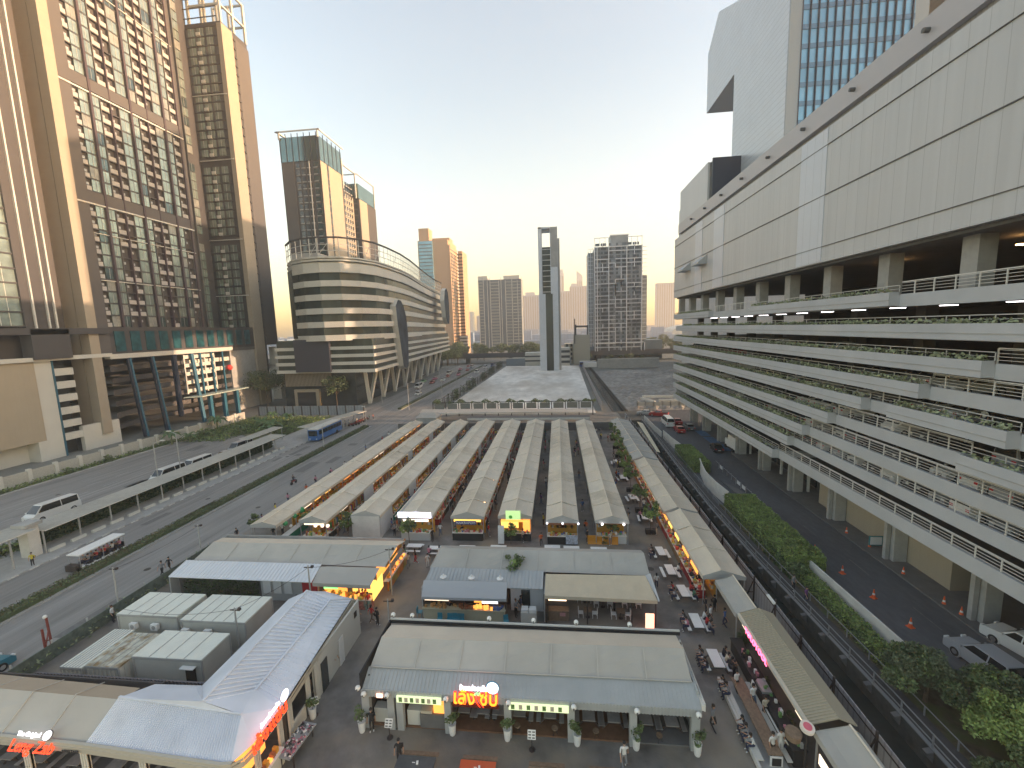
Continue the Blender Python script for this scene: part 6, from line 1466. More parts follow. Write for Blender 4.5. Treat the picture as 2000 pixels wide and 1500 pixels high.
MO = make_moto(); x,y,_ = P2(574,945); put(MO,(x,y,0),pi/2,'motorbike ridden along the street beside the first canopy','motorbikes'); person('sit',(x,y-.1,.33),pi,'black','denim','rider on the moving motorbike in the street')
for i in range(10): px_,py_ = 700+i*6.5, 829-i*2.7; x,y,_ = P2(px_,py_); put(MO,(-58.2+.35*(i%3),112.5+i*1.0,0),.1*i,'%s motorbike in the parked row past the bus' % nth(i).capitalize(),'motorbikes')
# hut, banner frames behind the rows
t = thing('guard_hut',(-35.5,113,0),'grey tarpaulin-covered hut at the street corner behind the canopies','hut'); b = MB(); b.prism([(-38.4,110.5),(-33,110.5),(-33,115.5),(-38.4,115.5)],0,2.6,0); b.face([(-38.7,110.2,2.6),(-32.7,110.2,2.6),(-33.8,113,3.6),(-37.6,113,3.6)],1); b.face([(-38.7,115.8,2.6),(-32.7,115.8,2.6),(-33.8,113,3.6),(-37.6,113,3.6)],1); b.face([(-32.7,110.2,2.6),(-32.7,115.8,2.6),(-33.8,113,3.6)],0); b.build('cover', [m_conc, m_canvas_g], t)
t = thing('rear_arcade',(-12,128,0),'long low grey roof with a planted pergola frame closing the rear of the market','pergola')
b = MB(); b.face([(-40,118,2.6),(8,116.5,2.6),(8,119.5,3.0),(-40,121,3.0)],0); b.box(-40,8,117.4,117.5,2.3,2.6,1); b.box(-24,8,109.0,112.5,2.5,2.62,2); b.box(-24,8,108.9,109.0,2.2,2.7,1); b.build('roof', [m_canvas_g, m_conc_l, m_metal_d], t)
b = MB(); b.box(-38,10.8,124.9,125.1,4.1,4.3); 
for i in range(13): x = -38+i*4.0; b.box(x-.12,x+.12,124.9,125.1,0,4.2)
b.build('pergola_frame', m_metal_d, t)
for i in range(12):
    b = MB(); x = -38+i*4.0; b.box(x+.5,x+3.5,125.0,125.06,2.2,3.9); b.build('banner', mat('banner_grey',(.2,.205,.19),.8,var=.15,scale=1), t)
f = MB()
for i in range(5500):
    x = rnd.uniform(-38,10.8); d = (sin(x*.8)+sin(x*1.7+1))*.5; 
    if rnd.random() < .35+.5*d: f.leaf((x, 125+rnd.gauss(0,.35), 4.1+rnd.random()*.8*(.5+d)-(rnd.random()**2*2 if rnd.random()<.2 and abs((x+38)%4.0)<.5 else 0)), .5, rnd.choice((0,1)))
f.build('climbers', [m_leaf_d, m_leaf], t)
b = MB(); b.box(-42,17.5,106.2,106.3,0,2.0); 
t = thing('rear_fence',(-12,106.3,0),'low dark fence along the rear ends of the canopies','fence'); b.build('panel', m_conc_d, t)
# structures at the end of the lot
t = thing('lot_hoarding',(-14,291,0),'plain grey hoarding wall along the far edge of the concrete lot','wall'); b = MB(); b.box(-35,9,291,291.3,0,5.2,0); b.box(-35,9,290.8,291.4,5.2,5.6,1); b.build('panel', [mat('blue_grey_hoarding',(.2,.24,.28),.8,var=.05,scale=.2), m_conc_l], t)
t = thing('far_concrete_wall',(42,262,0),'pale concrete wall behind the rubble lot','wall'); b = MB(); b.box(24,60,262,262.4,0,5.5,0); b.box(24,60,261.8,262.5,5.5,5.9,1); b.build('panel', [m_conc, m_conc_l], t)
t = thing('coach',(21,275,0),'blue and white coaches parked behind the rubble lot','coach'); b = MB(); b.box(14,24,274,277,.4,3.4,0); b.box(14,24,273.9,274,1.6,2.8,1); b.box(16,24,268,271,.4,3.2,2); b.box(14,24,274,277,3.4,3.7,3); b.build('body', [mat('coach_blue',(.05,.09,.25),.4), m_cwin, m_white, m_white], t); 
for x in (16,22): MB().tube((x,273.8,.5),(x,274.1,.5),.5,.5,12).build('wheel', m_tyre, t)
t = thing('lot_frame_fence',(-40,190,0),'row of thin frames with climbing plants along the street side of the concrete lot','fence'); b = MB()
for i in range(26): y = 134+i*6; x = -38.6+ (y-134)*.008; b.box(x-.1,x+.1,y-.1,y+.1,0,3.6); b.box(x-.05,x+.05,y,y+4.2,3.4,3.6); b.box(x-.05,x+.05,y+4.1,y+4.3,0,3.5)
b.build('frame', m_metal_d, t); f = MB()
for i in range(3500):
    y = rnd.uniform(134,288)
    if sin(y*.21)+sin(y*.53) > .2: f.leaf((-38.5+rnd.gauss(0,.5), y, rnd.random()*3.8), .9, 0)
f.build('climbers', m_leaf_d, t)
t = thing('canal_side_fence',(15,200,0),'dark fence between the concrete lot and the far canal','fence'); b = MB(); b.face([(13.3,131,0),(15.8,285,0),(15.8,285,2.6),(13.3,131,2.6)]); b.face([(13.5,285,0),(13.5,131,0),(13.5,131,2.6),(13.5,285,2.6)]) if False else None
b.build('panel', m_fence, t)
t = thing('low_sheds',(40,150,0),'low white sheds and pipes on the near side of the rubble lot','shed'); b = MB(); b.box(29,41,150,151,.6,1.4,0); b.box(33,46,143,144,.5,1.2,0); b.box(38,46,136,136.8,.5,1.3,0); b.bar((28,147,1),(31,140,1),.6,.6,0); b.build('roof', m_conc_l, t)
for i,x in enumerate((24,26.5,29,31.5,34,36.5,39)): b = MB(); b.box(x,x+.25,133,133.25,0,2.6); b.box(x,x+2.4,133,133.1,1.0,2.2); tag(b.build('site_barrier', m_conc, loc=(x,133,0)), '%s grey site barrier panel behind the parked red pickup, from the left' % nth(i).capitalize(), 'barrier','grey site barriers')
# trees along the far street and beyond
put(T_rain,(-108,147,0),0,'broad dark rain tree in front of the service building behind the hoarding'); put(T_street,(-78,142,0),1,'dense round tree before the office block entrance','street trees',1.5)
for i,(px_,py_) in enumerate(((745,770),(785,750),(800,742),(815,733),(826,727),(838,722),(852,712),(862,706),(872,702))): v = at(px_,py_); put(T_street,(v.x-2,v.y,0),rnd.random()*6,'%s street tree along the front of the curved office, counting away' % nth(i).capitalize(),'street trees',rnd.uniform(.9,1.2))
R = random.Random(8); n_ = 0
for (xa,xb,ya,yb,n,s0,s1,wh) in ((-118,-60,330,410,34,1.2,2.1,'between the sunlit hotel and the dark apartment block'),(-60,-8,340,420,20,1.1,1.8,'below the dark apartment block'),(-9,25,300,318,9,.7,1.1,'around the foot of the needle tower'),(70,130,340,470,26,1.2,2.0,'right of the grid condominium'),(-105,-70,300,335,14,1.0,1.6,'at the far end of the curved office'),(30,62,306,316,8,.5,.8,'along the foot of the grid condominium')):
    PS = sorted(((R.uniform(xa,xb),R.uniform(ya,yb)) for _ in range(n)), key=lambda q: q[0]/q[1])
    for i in range(n): put(T_street,(*PS[i],0),R.random()*6,'%s dark tree from the left %s' % (nth(i), wh),'trees '+wh,R.uniform(s0,s1))
put(T_street,(-106,168,22),0,'small roof garden tree left of the curved office',None,.5); put(T_street,(-101,172,21),0,'palm-like roof garden tree right beside the curved office',None,.6)
f = MB()
for i in range(2600): f.box(*(lambda x,y,s,h:(x-s,x+s,y,y+s,0,h))(R.uniform(-980,440),R.uniform(560,1480),R.uniform(8,20),R.uniform(6,22)),0) if i < 420 else None
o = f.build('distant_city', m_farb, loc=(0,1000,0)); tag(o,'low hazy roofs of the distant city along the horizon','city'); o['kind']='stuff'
# ------------------------------------------------------------------ right side: canal fence, path, mall road
t = thing('canal_fence',(17.55,65,0),'long grey sheet fence with dark braces between the canopies and the canal','fence')
for i in range(27):
    y = 12+i*3.85; b = MB(); b.box(17.8,17.86,y,y+3.85,.0,2.4,0); b.box(17.76,17.8,y,y+3.85,2.0,2.08,1); b.build('panel', [m_fence, m_metal_d], t)
    b = MB(); b.box(17.68,17.79,y-.06,y+.06,0,2.6); b.bar((17.7,y,2.2),(17.0,y,.3),.07,.07); b.bar((17.7,y,1.0),(17.25,y,1.0),.06,.06); b.build('brace', m_metal_d, t)
t = thing('footpath_railing',(23,65,0),'double steel railing with concrete brackets along the far canal path','railing')
b = MB()
for (ya,xa),(yb,xb) in zip(XW, XW[1:]):
    for z in (.75,1.25): b.bar((xa+.06,ya,z),(xb+.06,yb,z),.06,.06)
    b.bar((xa+1.45,ya,.95),(xb+1.45,yb,.95),.05,.05); b.bar((xa+.1,ya,.33),(xb+.1,yb,.33),.24,.08)
for i in range(54): y = -8+i*2.35; x = xw(y); b.box(x+.03,x+.1,y-.04,y+.04,.28,1.28); b.box(x+1.42,x+1.48,y-.04,y+.04,.28,.95)
b.build('rail', mat('dull_rail',(.22,.23,.24),.6), t)
for i in range(44): y = 10+i*2.45; x = xw(y); b = MB(); b.extr([(x,.25),(x-.4,.15),(x-.3,-.15),(x,-.5)],y,y+.35,'y'); b.build('bracket', m_conc_d, t)
def wall(pts, h, lbl, m=m_conc_l, th=.15, nm='concrete_wall'):
    t = thing(nm,(pts[0][0],pts[0][1],0),lbl,'wall')
    for (xa,ya),(xb,yb) in zip(pts, pts[1:]): b = MB(); b.bar((xa,ya,h/2),(xb,yb,h/2),th,h,0) if False else b.xbox(Matrix.Translation(((xa+xb)/2,(ya+yb)/2,h/2))@Matrix.Rotation(math.atan2(yb-ya,xb-xa),4,'Z'),math.hypot(xb-xa,yb-ya),th,h); b.build('panel', m, t)
wall([(22.9,116),(22.9,110),(23.0,104),(23.2,98)],1.6,'pale wall panels from the canal bridge to the stepped corner'); wall([(23.6,98),(23.8,92),(24.2,86.5)],1.9,'pale wall section beside the small clipped hedge')
wall([(24.6,76),(23.9,72.5),(23.3,69),(23.3,64.5),(23.6,60.5)],2.2,'curved pale panel wall between the two clipped hedges'); wall([(25.1,44),(25.3,38),(25.5,31.8)],1.7,'white wall beside the traffic cones and long low hedge')
def hedge(x0,x1,y0,y1,h,n,lbl,size=.3,mats=None,rnd_h=.2,skx=0):
    t = thing('clipped_hedge',((x0+x1)/2,(y0+y1)/2,0),lbl,'hedge'); f = MB()
    k=len(f.v); f.v += [(x0+.2,y0+.2,.1),(x1-.2,y0+.2,.1),(x1-.2+skx,y1-.2,.1),(x0+.2+skx,y1-.2,.1),(x0+.35,y0+.4,h-.15),(x1-.35,y0+.4,h-.15),(x1-.35+skx,y1-.4,h-.15),(x0+.35+skx,y1-.4,h-.15)]
    for q in ((4,5,6,7),(0,1,5,4),(1,2,6,5),(2,3,7,6),(3,0,4,7)): f.f.append(tuple(k+i for i in q)); f.m.append(2)
    for i in range(n):
        s_ = rnd.random(); g_ = rnd.random(); y = y0+(y1-y0)*g_; sx = skx*g_
        bmp = rnd_h*(sin(y*1.3)+sin(y*3.1+1))*.5
        if s_ < .6: p = (rnd.uniform(x0,x1)+sx, y, h+bmp*.6+rnd.gauss(0,.06))
        elif s_ < .8: p = (rnd.choice((x0,x1))+sx+rnd.gauss(0,.08), y, rnd.uniform(.1,h))
        else: p = (rnd.uniform(x0,x1)+(0 if s_<.9 else skx), y0 if s_<.9 else y1, rnd.uniform(.1,h))
        f.leaf(p, size*rnd.uniform(.7,1.3), 0 if rnd.random()<.6 else 1, .3)
    f.build('foliage', mats or [m_leaf_y, m_leaf, m_leaf_d], t)
hedge(23.0,26.0,74.5,86,2.0,9000,'small rounded clipped hedge halfway down the mall road',.22)
hedge(22.9,26.6,43.5,60,2.1,22000,'large clipped green hedge block beside the mall road',.22,None,.35)
hedge(23.5,24.75,31,43.5,1.15,6500,'long low bright hedge between the white wall and canal path',.22)
hedge(22.7,24.2,42,48,1.5,1500,'untrimmed patch of hedge at the end of the large clipped hedge',.3,[m_leaf,m_leaf_d,m_leaf_d])
def shrub(x,y,r,h,lbl,ms,n=3200,lf=.3):
    t = thing('garden_tree',(x,y,0),lbl,'tree'); b = MB(); b.tube((x,y,0),(x+.1,y,h*.5),.14,.09,7)
    f = MB(); cl = []
    for i in range(int(20+r*9)):
        a = rnd.uniform(0,2*pi); q = r*math.sqrt(rnd.random())*.9; z = h*.42+ (h*.5)*math.sqrt(max(0,1-(q/r)**2))*rnd.uniform(.2,1.0); cl.append((x+q*cos(a),y+q*sin(a),z))
    for c in cl[:12]: b.tube((x+.1,y,h*.45),c,.06,.02,5,cap=False)
    b.build('trunk', m_bark, t)
    per = n//len(cl)
    for c in cl: 
        mm = rnd.choice((0,0,1,1,2)); leaf_clump(f, c, r*.26, per, lf, mm, .75, .4)
    f.build('crown', ms, t)
GT = [m_leaf, m_leaf_y, m_leaf_d]
shrub(24.3,28.6,2.4,3.6,'grey-green feathery tree leaning over the canal path end',[m_leaf,mat('leaf_greyish',(.10,.13,.07),.7,var=.3,scale=1.5),m_leaf_d],11000,.19)
shrub(27.6,27.0,2.3,3.4,'light green bushy tree below the silver car',GT,11000,.2)
shrub(25.8,24.2,2.6,4.2,'bright green tree in the middle of the lower right garden',[m_leaf_y,m_leaf_y,m_leaf],12000,.2)
shrub(28.6,23.6,2.6,4.2,'round green tree at the right picture edge',GT,11000,.2)
shrub(25.6,20.2,2.6,4.6,'green tree cut by the bottom right corner',GT,11000,.2)
shrub(23.2,22.2,1.3,2.2,'low leafy shrub at the edge of the canal path',GT,3500,.19)
for i,(px_,py_) in enumerate(((1591,1078),(1645,1120),(1706,1168),(1698,1070),(1764,1123),(1778,1225),(1843,1182),(1877,1203),(1653,1043))):
    v = at(px_,py_)
    if i == 0:
        t0 = thing('traffic_cone',(0,0,0),'x','traffic cone'); MB().box(-.2,.2,-.2,.2,0,.05).build('base', m_orange, t0); b = MB(); b.lathe([(.15,.05),(.1,.3)],12,0); b.lathe([(.1,.3),(.075,.45)],12,1); b.lathe([(.075,.45),(.03,.75)],12,0); b.build('cone_body', [m_orange, m_white], t0)
    put(t0,(v.x,v.y,.005),rnd.random(),['orange cone nearest the large clipped hedge','orange cone beside the white wall top end','orange cone in the open lane right of the white wall','orange cone next to the blue-framed notice board','orange cone in mid road left of the big column','orange cone nearest the feathery garden tree','orange cone, left of the pair near the white pickup','orange cone, right of the pair near the white pickup','farthest orange cone on the mall road'][i],'orange traffic cones on the mall road',1.15)
car('pickup',(35.3,33.4,.01),pi/2+.25,'white','white pickup truck entering at the right edge under the mall deck'); car('suv',(31.0,31.9,.01),pi/2+.12,'silver','silver estate car beside the garden trees at the lower right')
car('pickup',(28.2,122.5,.01),2.7,'red','red pickup at the end of the mall road by the site barriers'); car('sedan',(24.8,124.5,.01),3.0,'silver','silver car crossing the canal bridge')
car('van',(27.9,111.5,.01),pi/2,'white','white van queuing at the top of the mall road'); car('sedan',(30.6,113,.01),pi/2,'red','red car right of the queuing white van'); car('sedan',(28.8,104.2,.01),pi/2,'red','dark red car just behind the white van'); car('sedan',(31.8,106.6,.01),pi/2,'grey','dark car with white roof beside the dark red car'); car('sedan',(31.9,88.5,.01),pi/2-.1,'black','black car alone on the mall road near the blue marking')
t = thing('box_truck',(35,90,0),'small white box truck half under the mall deck','truck'); b = MB(); b.box(34.4,36.4,86,89.4,.7,3.1); b.build('cargo_box', m_white, t); b = MB(); b.box(34.5,36.3,89.5,91.2,.5,2.0,0); b.box(34.6,36.2,91.2,91.25,1.2,1.9,1); b.build('cab', [m_white, m_cwin], t)
for y in (87,90.6): MB().tube((34.3,y,.4),(34.6,y,.4),.4,.4,12).build('wheel', m_tyre, t)
t = thing('notice_board',(35.2,49.6,0),'blue-framed notice board leaning by the mall column','sign'); b = MB(); b.box(34.6,36,49.4,49.5,.4,1.5,0); b.box(34.7,35.9,49.37,49.4,.5,1.4,1); b.build('panel', [mat('teal_frame',(.03,.2,.22),.5), m_white], t)
for i in range(12):
    y = 56+i*1.9; x = 27.9+.03*i; b = MB(); b.box(x-.03,x+.03,y,y+.05,0,1.1); b.box(x-.02,x+.02,y,y+1.6,.9,.95); b.box(x-.03,x+.03,y+.3,y+1.4,.35,.85,1) if i in (5,6,10,2) else None
    tag(b.build('crowd_barrier', [m_steel, m_white], loc=(x,y,0)), '%s steel barrier section along the inner mall footway' % nth(i).capitalize(), 'barrier', 'steel barriers along the mall footway')
# parked cars on the decks
R = random.Random(21); cc = 0
lv = {3:'seventh',4:'sixth',5:'fifth',6:'fourth',7:'third',2:'eighth'}
for dk, p in ((2,.25),(3,.4),(4,.55),(5,.7),(6,.85),(7,.9)):
    y = 22; i = 0
    while y < 108:
        if R.random() < p*(1 if y < 62 else .45):
            k = R.choice(('sedan','suv','sedan','van') if dk>4 else ('sedan','suv','sedan')); c = R.choice(('white','white','silver','grey','black','white','grey','red' if dk < 5 and k == 'sedan' else 'silver'))
            car(k,(33.6+R.uniform(-.2,.2),y,zs[dk]+.36),pi if R.random()<.6 else 0,c,'%s %s parked on the %s deck up, bay %d from the near end' % (c,k.replace('suv','tall car').replace('sedan','car'),lv[dk],i+1),'cars parked on the mall decks',.93)
        y += 2.65; i += 1
# planters with small trees on the right lane
for i,(px_,py_) in enumerate(((1271,1042),(1250,1000),(1232,960),(1222,935),(1214,912),(1208,893),(1203,876),(1198,860))):
    v = at(px_,py_); t0 = put(T_small,(v.x,v.y,.55),R.random()*6,'%s potted tree from the front in the row along the right lane' % nth(i).capitalize(),'potted trees along the right lane',1.0)
    t = thing('tree_planter',(v.x,v.y,0),'black planter box of the %s tree in the right lane row' % nth(i),'planter','black planter boxes'); b = MB(); b.box(v.x-.65,v.x-.05,v.y-.3,v.y+.3,0,.6); b.build('box', m_black, t); b = MB(); b.box(v.x+.05,v.x+.65,v.y-.3,v.y+.3,0,.6); b.build('box', m_black, t)
for i,(px_,py_,s_,l) in enumerate(((605,1042,.85,'small tree at the left front of the second canopy'),(630,1040,.7,'small tree in front of the second canopy stall'),(680,1048,.9,'thin tree at the front of the closed third canopy'),(800,1062,.95,'small tree at the left of the lit banner stall'),(998,1062,.7,'low tree in front of the orange lit stall'),(1195,1055,.8,'small tree before the glass-jar stall'),(1002,1160,1.15,'thin tall tree beside the doorway of the middle restaurant'),(498,1040,.7,'slim tree at the street corner behind the left food hall'))):
    v = at(px_,py_); put(T_small,(v.x,v.y,0),R.random()*6,l,'small trees in the market',s_)
for (px_,py_,l) in ((1450,1255,'leafy potted bush at the start of the striped bar roof'),(1485,1345,'potted bush halfway along the black bar counter'),(1535,1420,'potted bush by the round pink sign'),(1180,1060,'bushy plants massed in front of the glass-jar stall')):
    v = at(px_,py_); put(T_bush,(v.x,v.y,0),R.random()*6,l,None,.5)
# bar with the striped roof
t = thing('bar_stall',(14.6,28.2,0),'long bar with striped tan roof, black counter and pink neon letters','bar')
b = MB(); slope(b,(14.0,23.3,3.0),(14.0,32.9,3.0),(15.5,32.9,3.5),(15.5,23.3,3.5)); ribs(b,(14.0,23.3,3.0),(14.0,32.9,3.0),(15.5,32.9,3.5),(15.5,23.3,3.5),52,.03); slope(b,(15.5,23.3,3.5),(15.5,32.9,3.5),(16.5,32.9,3.1),(16.5,23.3,3.1)); b.build('roof', mat('striped_roof',(.40,.35,.26),.6), t)
b = MB(); b.box(13.85,14.0,23.3,32.9,2.7,3.05,0); b.box(13.8,13.86,23.3,32.9,2.95,3.02,1); b.build('fascia', [m_canvas, m_offwhite], t)
text_mesh('neon_lettering','YOLOYOOL',.62,mat('neon_pink',(1,.1,.2),emit=.9,ecol=(1,.12,.25)),t,TM(13.75,29.6,2.65,'-x'),.03,.0)
b = MB(); b.box(13.3,14.0,23.4,32.6,0,1.05,0); b.box(13.2,14.05,23.4,32.6,1.05,1.12,0); b.build('counter', [m_black], t)
b = MB(); b.box(13.15,13.2,24.6,27,.65,.8,0); b.box(13.3,13.9,27.3,28.4,1.12,1.3,1)
for i in range(26): y = R.uniform(23.5,32); b.rbox(R.uniform(13.4,13.9), y, .15,.15,1.12,1.12+R.uniform(.1,.35),0,R.choice((0,2,3,1)))
b.build('bar_goods', [m_white, m_steel, m_goods[3], m_goods[6]], t); b = MB(); b.box(14.1,14.15,24,25,2.2,2.4); b.box(14.05,14.1,31,32.5,2.3,2.5); b.build('lamp', m_glow_w, t); b = MB(); b.box(16.2,16.3,23.4,32.8,0,3); b.build('back_wall', m_brown, t)
t = thing('round_sign',(13.6,22.9,0),'round pink and cream sign with a brown drum on a post at the bar end','sign'); MB().tube((13.6,22.9,0),(13.6,22.9,3.1),.06,.06,8).build('pole', m_black, t); b = MB(); b.tube((13.6,22.9,3.1),(13.6,22.85,3.3),.36,.36,18,0); b.tube((13.6,22.85,3.3),(13.6,22.84,3.34),.22,.22,16,1); b.build('disc', [mat('cream_lit',(.8,.7,.6),.5,emit=.0,ecol=(1,.8,.7)), mat('pink_face',(.7,.15,.2),.5)], t); b = MB(); b.tube((13.1,23.3,2.1),(13.1,23.25,2.5),.4,.42,16,0); b.build('drum', m_wood, t)
t = thing('snack_stall',(14.6,19,0),'snack stall with bright drink shelves under the grey canopy nearest the camera','stall'); b = MB(); b.box(13.9,14.5,15.5,22.4,0,1.0,0); b.build('counter', CL[1], t); b = MB()
for i in range(70): b.rbox(R.uniform(13.95,14.45),R.uniform(15.6,22.3),.16,.16,1.0,1.0+R.uniform(.1,.4),0,R.randrange(10))
b.build('goods', m_goods, t); b = MB(); b.box(13.95,14.0,20.8,22.3,1.6,2.2); b.build('lit_sign', m_glow_w, t)
# long communal tables on a low deck
t = thing('communal_table',(12.3,26.0,0),'long communal wooden table with white end frames on a raised deck','table'); b = MB(); b.box(11.9,12.7,23.4,29.0,.7,.78,0); b.build('table_top', m_wood, t); b = MB(); b.box(11.2,13.0,22.9,29.4,0,.08,0); b.box(11.15,11.3,22.9,29.4,.08,.4,1); b.build('deck', [m_conc, m_conc_l], t)
for x in (11.45,13.05): MB().box(x-.15,x+.15,23.3,29.0,.4,.46).build('bench', m_offwhite, t)
b = MB(); b.box(11.95,12.65,23.3,23.36,.08,.7); b.build('end_frame', m_white, t)
MB().box(12.05,12.55,23.26,23.3,.15,.62).build('end_panel', m_black, t)
t = thing('fence_lamp',(17.4,34.0,0),'white tube lamp on a post above red chairs by the canal fence','lamp'); MB().box(17.15,17.25,33.95,34.05,0,3.6).build('pole', m_metal_d, t); MB().box(16.7,16.9,33.4,34.5,3.55,3.7).build('lamp_head', m_white, t)
b = MB()
for i in range(7): b.bar((16.8+.1*(i%3),33.6+.1*i,.3+.1*i),(17.2,34.3-.1*i,.9+.15*i),.08,.08)
tag(b.build('stacked_chairs', mat('red_plastic',(.4,.03,.03),.5), loc=(17,33.9,0)),'stack of red chairs behind the canal canopies','chairs')
t = thing('red_post_frame',(-42.6,28.2,0),'rust-red steel frame with a lamp at the street edge beside the corner restaurant','frame'); b = MB(); b.bar((-42.8,28.6,0),(-42.9,28.6,3.2),.12,.12); b.bar((-42.3,27.8,0),(-42.3,27.8,2.8),.12,.12); b.bar((-42.8,28.6,1.2),(-42.3,27.8,1.8),.07,.07); b.bar((-42.8,28.6,2.4),(-42.3,27.8,1.0),.07,.07); b.build('frame', mat('rust_red',(.2,.04,.03),.7), t); MB().ball((-43,28.6,3.3),.16,8,6).build('lamp', m_white, t)
t = thing('net_canopy',(18.9,95,0),'long pale cream canvas stretched over the canal behind the fence','canopy'); b = MB(); slope(b,(17.7,78,2.9),(18.3,78,2.7),(19.6,101,2.9),(18.3,101,3.3)); b.build('cover', mat('cream_cover',(.75,.66,.48),.7), t)
for y in (79,86,93,100): MB().box(17.75,17.85,y-.05,y+.05,0,2.9).build('post', m_steel, t)
# ------------------------------------------------------------------ people
tops = ('white','cream','white','red','pink','blue','white','navy','cream','green','purple','black','grey','orange','yellow','brown'); legs_ = ('navy','black','denim','grey','black','denim','cream','brown')
R = random.Random(33); KC = {'white':'white','black':'black'}
lanes = [(-34.3,-33.0,49,103,16,'between the first and second canopies'),(-28.7,-27.5,49,104,38,'between the second and third canopies'),(-22.5,-21.2,50,104,52,'between the third and fourth canopies'),(-15.6,-14.4,50,104,30,'between the fourth and fifth canopies'),(-9.2,-8.0,50,104,18,'between the fifth and sixth canopies'),(-3.3,-2.1,52,104,10,'between the sixth and seventh canopies'),(2.5,3.9,51,104,9,'between the seventh and eighth canopies'),(8.6,12.2,50,103,22,'in the right lane before the lit stalls')]
for (xa,xb,ya,yb,n,wh) in lanes:
    ys = sorted(R.uniform(ya,yb) for _ in range(n))
    for i,y in enumerate(ys):
        tp, lg = R.choice(tops), R.choice(legs_); k = R.choice(('stand','walk','walk','serve')); r_ = R.choice((0,pi,pi/2,-pi/2))+R.uniform(-.4,.4)
        person(k,(R.uniform(xa,xb),y,0),r_,tp,lg,'%s person from the front %s, in %s top' % (nth(i), wh, tp),'people in the market lanes')
def pp(px_,py_,kind,rz,tp,lg,lbl,z=0.0,grp=None): v = at(px_,py_,z); return person(kind,(v.x,v.y,z),rz,tp,lg,lbl,grp)
for a in ((727,1428,'stand',.3,'black','black','person in black at the left end of the front restaurant'),(781,1492,'stand',.2,'black','black','person in black beside the dark slab table'),(1219,1500,'walk',.1,'white','grey','person in white at the bottom edge by the brown table'),
 (1392,1424,'walk',.6,'grey','black','person walking with a bag right of the front restaurant'),(698,1220,'walk',2.8,'black','navy','person in black top walking away in the lane beside the white L roof'),(738,1222,'stand',2.6,'black','black','person in black with arms folded in the lane'),(727,1216,'walk',2.7,'red','brown','person in dark red walking beside the one in black'),(720,1190,'stand',1,'red','black','first of the people in dark red queuing at the orange counter'),(710,1184,'stand',.5,'red','black','second of the people in dark red queuing at the orange counter'),(703,1178,'stand',2,'red','black','third of the people in dark red queuing at the orange counter'),(716,1178,'walk',2,'red','brown','fourth of the people in dark red near the orange counter'),(697,1212,'walk',0,'red','black','child-sized person in red in the lane'),
 (617,1352,'walk',2.9,'black','cream','person in black shirt and pale trousers by the ribbed pillars'),(655,1308,'serve',1.2,'red','black','person crouched in red by the white door'),(812,1100,'walk',2,'black','red','person with a red bag in the lane corner'),(798,1108,'walk',.5,'cream','grey','person in cream in the lane corner'),(790,1085,'walk',1,'black','green','person in black near the orange side counter'),(836,1108,'stand',.2,'white','white','person in white at the left corner of the middle restaurant'),(1057,1066,'walk',.2,'orange','black','person in orange in the cross lane'),(1282,1150,'walk',3,'white','navy','person in white at the right of the middle restaurant'),
 (1192,1065,'stand',.4,'cream','grey','person in cream near the road barriers'),(1147,1060,'stand',.9,'black','black','person in black left of the road barriers'),(1352,1142,'stand',2,'black','black','person in black right of the red-shirted diners'),(1365,1150,'stand',2.4,'black','black','second person in black right of the red-shirted diners'),
 (1378,1198,'stand',1.4,'black','black','person in black beside the grey picnic table'),(1387,1218,'walk',.8,'white','black','person in white and black approaching the canal stalls'),(1415,1225,'walk',1,'blue','navy','person in light blue at the short canopy'),(1395,1195,'stand',2,'black','black','person in black among the group by the short canopy'),
 (1434,1330,'stand',2,'black','black','person in black near the bar'),(1438,1350,'walk',.3,'white','black','person in white shirt and black trousers walking past the bar'),(1470,1382,'walk',.2,'white','denim','person in white and jeans beside the long table'),(1494,1403,'walk',.1,'cream','black','person in cream top and long black skirt'),(1508,1478,'stand',.3,'white','black','person in white apron at the end of the long table'),(1523,1474,'stand',.2,'white','white','person all in white at the end of the long table'),
 (1452,1310,'stand',1.7,'black','black','person at the start of the black bar counter'),(65,1106,'stand',.5,'yellow','black','guard in a yellow vest by the concrete column'),
 (1008,1205,'serve',1,'grey','black','person at the right end of the cream counter'),(1018,1198,'stand',2,'navy','black','person in navy by the cooler boxes'),(880,1205,'serve',pi,'black','black','person leaning on the cream counter'),(1200,1195,'serve',pi/2,'pink','black','person in pink under the cream awning'),
 (890,1052,'walk',.4,'green','black','person in green at the front of the fifth canopy'),(903,1050,'stand',.8,'black','black','person in black at the front of the fifth canopy'),(955,1048,'stand',2,'red','grey','person in red between the fifth and sixth canopies'),(1022,1058,'walk',.5,'cream','black','person in cream before the orange lit stall'),(845,1058,'stand',1,'black','black','person in black in the cross lane behind the middle restaurant'),
 (553,1045,'stand',0,'white','black','person in white at the street corner of the first canopy'),(535,1052,'serve',.5,'black','grey','person in black at the corner kerb'),(222,1215,'stand',2,'white','black','person in white on the street side of the mesh fence'),(332,1115,'walk',.3,'black','black','person in black walking on the street by the white sheet roof'),(318,1125,'walk',.3,'grey','black','second person on the street by the white sheet roof'),
 (1590,1185,'walk',.4,'purple','navy','person on the canal path beside the low hedge'),(1575,1160,'stand',.4,'grey','black','person in grey on the canal path'),(1855,800,'stand',-1.5,'white','black','person in white on an upper mall deck')):
    if a[0] == 1855: person('stand',(31.6,34.8,zs[4]+.36),-1.5,'white','black',a[6]); continue
    if a[0] in (1590,1575): person(a[2],(xw(at(a[0],a[1]).y)+.8,at(a[0],a[1]).y,.28),a[3],a[4],a[5],a[6]); continue
    pp(*a)
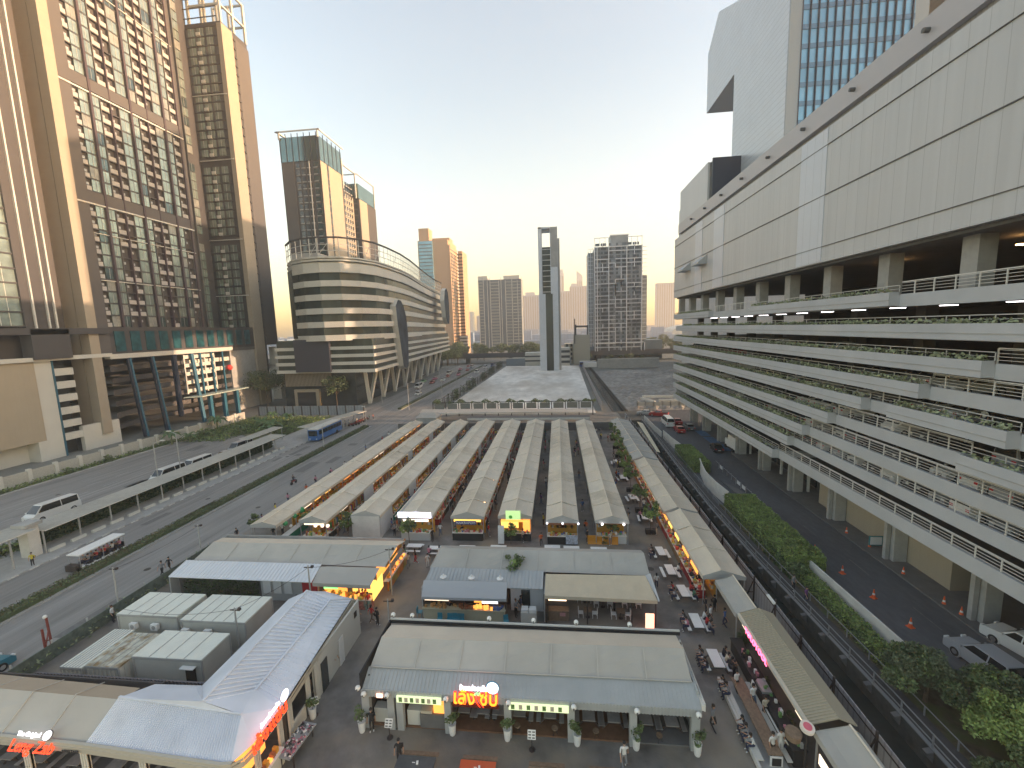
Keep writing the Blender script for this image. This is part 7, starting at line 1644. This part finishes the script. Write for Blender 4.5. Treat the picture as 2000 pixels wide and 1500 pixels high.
seats = [((11.1,46.5),(('black',-1,-.4),('black',-1,.3)),'first picnic table past the tall planter'),((11.2,42.8),(('white',1,.2),),'picnic table with one far-side diner'),((11.5,39.2),(('red',-1,.4),('red',1,.5),('green',1,-.5),('grey',-1,-.5)),'picnic table of the red-shirted diners'),((11.4,35.0),(('black',-1,.5),('white',1,.6),('pink',-1,-.4),('red',1,-.1),('grey',1,-.7)),'crowded grey picnic table'),((11.5,30.8),(('black',-1,.6),('grey',-1,0),('black',-1,-.6),('black',1,.6),('cream',1,0),('black',1,-.6)),'crowded table right of the front restaurant'),((-14.6,46.0),(('pink',0,0),('white',0,1)),'cross lane table near the food hall corner')]
for (tx,ty),ss,wh in seats:
    for j,(c,sd,dy) in enumerate(ss):
        if sd == 0: person('lean',(tx-.6+dy*1.2,ty-.9,0),pi,c,'black','%s diner in %s at the %s' % (nth(j),c,wh),'diners at the picnic tables'); continue
        person('lean',(tx+sd*.72,ty+dy,0),pi/2 if sd > 0 else -pi/2,c,'navy','%s diner in %s at the %s' % (nth(j),c,wh),'diners at the picnic tables'); PL = None
for j,(x,y,c) in enumerate(((11.45,28.6,'black'),(11.45,27.9,'grey'),(13.05,28.4,'white'),(11.45,25.4,'black'),(11.45,24.8,'grey'),(11.45,24.2,'white'),(13.05,24.3,'white'))): person('lean',(x,y,.0),-pi/2 if x<12 else pi/2,c,'navy','%s diner at the long communal table, in %s' % (nth(j),c),'diners at the communal table')
for i in range(14): person(R.choice(('stand','walk')),(-41+R.uniform(-1.2,.8),48+i*3.9,0),R.random()*6,R.choice(tops),R.choice(legs_),'%s person from the front on the pavement edge outside the first canopy' % nth(i).capitalize(),'people on the street side of the canopies')
for i in range(9): person(R.choice(('stand','walk')),(-60.5+i*.6+R.uniform(-.2,.2),111+i*1.3,.01),R.random()*6,R.choice(tops),R.choice(legs_),'%s person waiting past the bus near the parked motorbikes' % nth(i).capitalize(),'people past the bus stop')
# ------------------------------------------------------------------ haze: the evening air over the city
b = MB(); b.box(-1000, 460, -80, 1990, -3.5, 262)
hz = bpy.data.materials.new('evening_haze'); hz.use_nodes = True; hn = hz.node_tree; hn.nodes.clear()
pv = hn.nodes.new('ShaderNodeVolumePrincipled'); ho = hn.nodes.new('ShaderNodeOutputMaterial')
pv.inputs['Color'].default_value = (1.0,.965,.93,1); pv.inputs['Density'].default_value = 0.0005; pv.inputs['Anisotropy'].default_value = .1
hn.links.new(pv.outputs[0], ho.inputs['Volume'])
o = b.build('haze', hz); o['kind'] = 'stuff'; o['label'] = 'thin pale evening haze over the city'
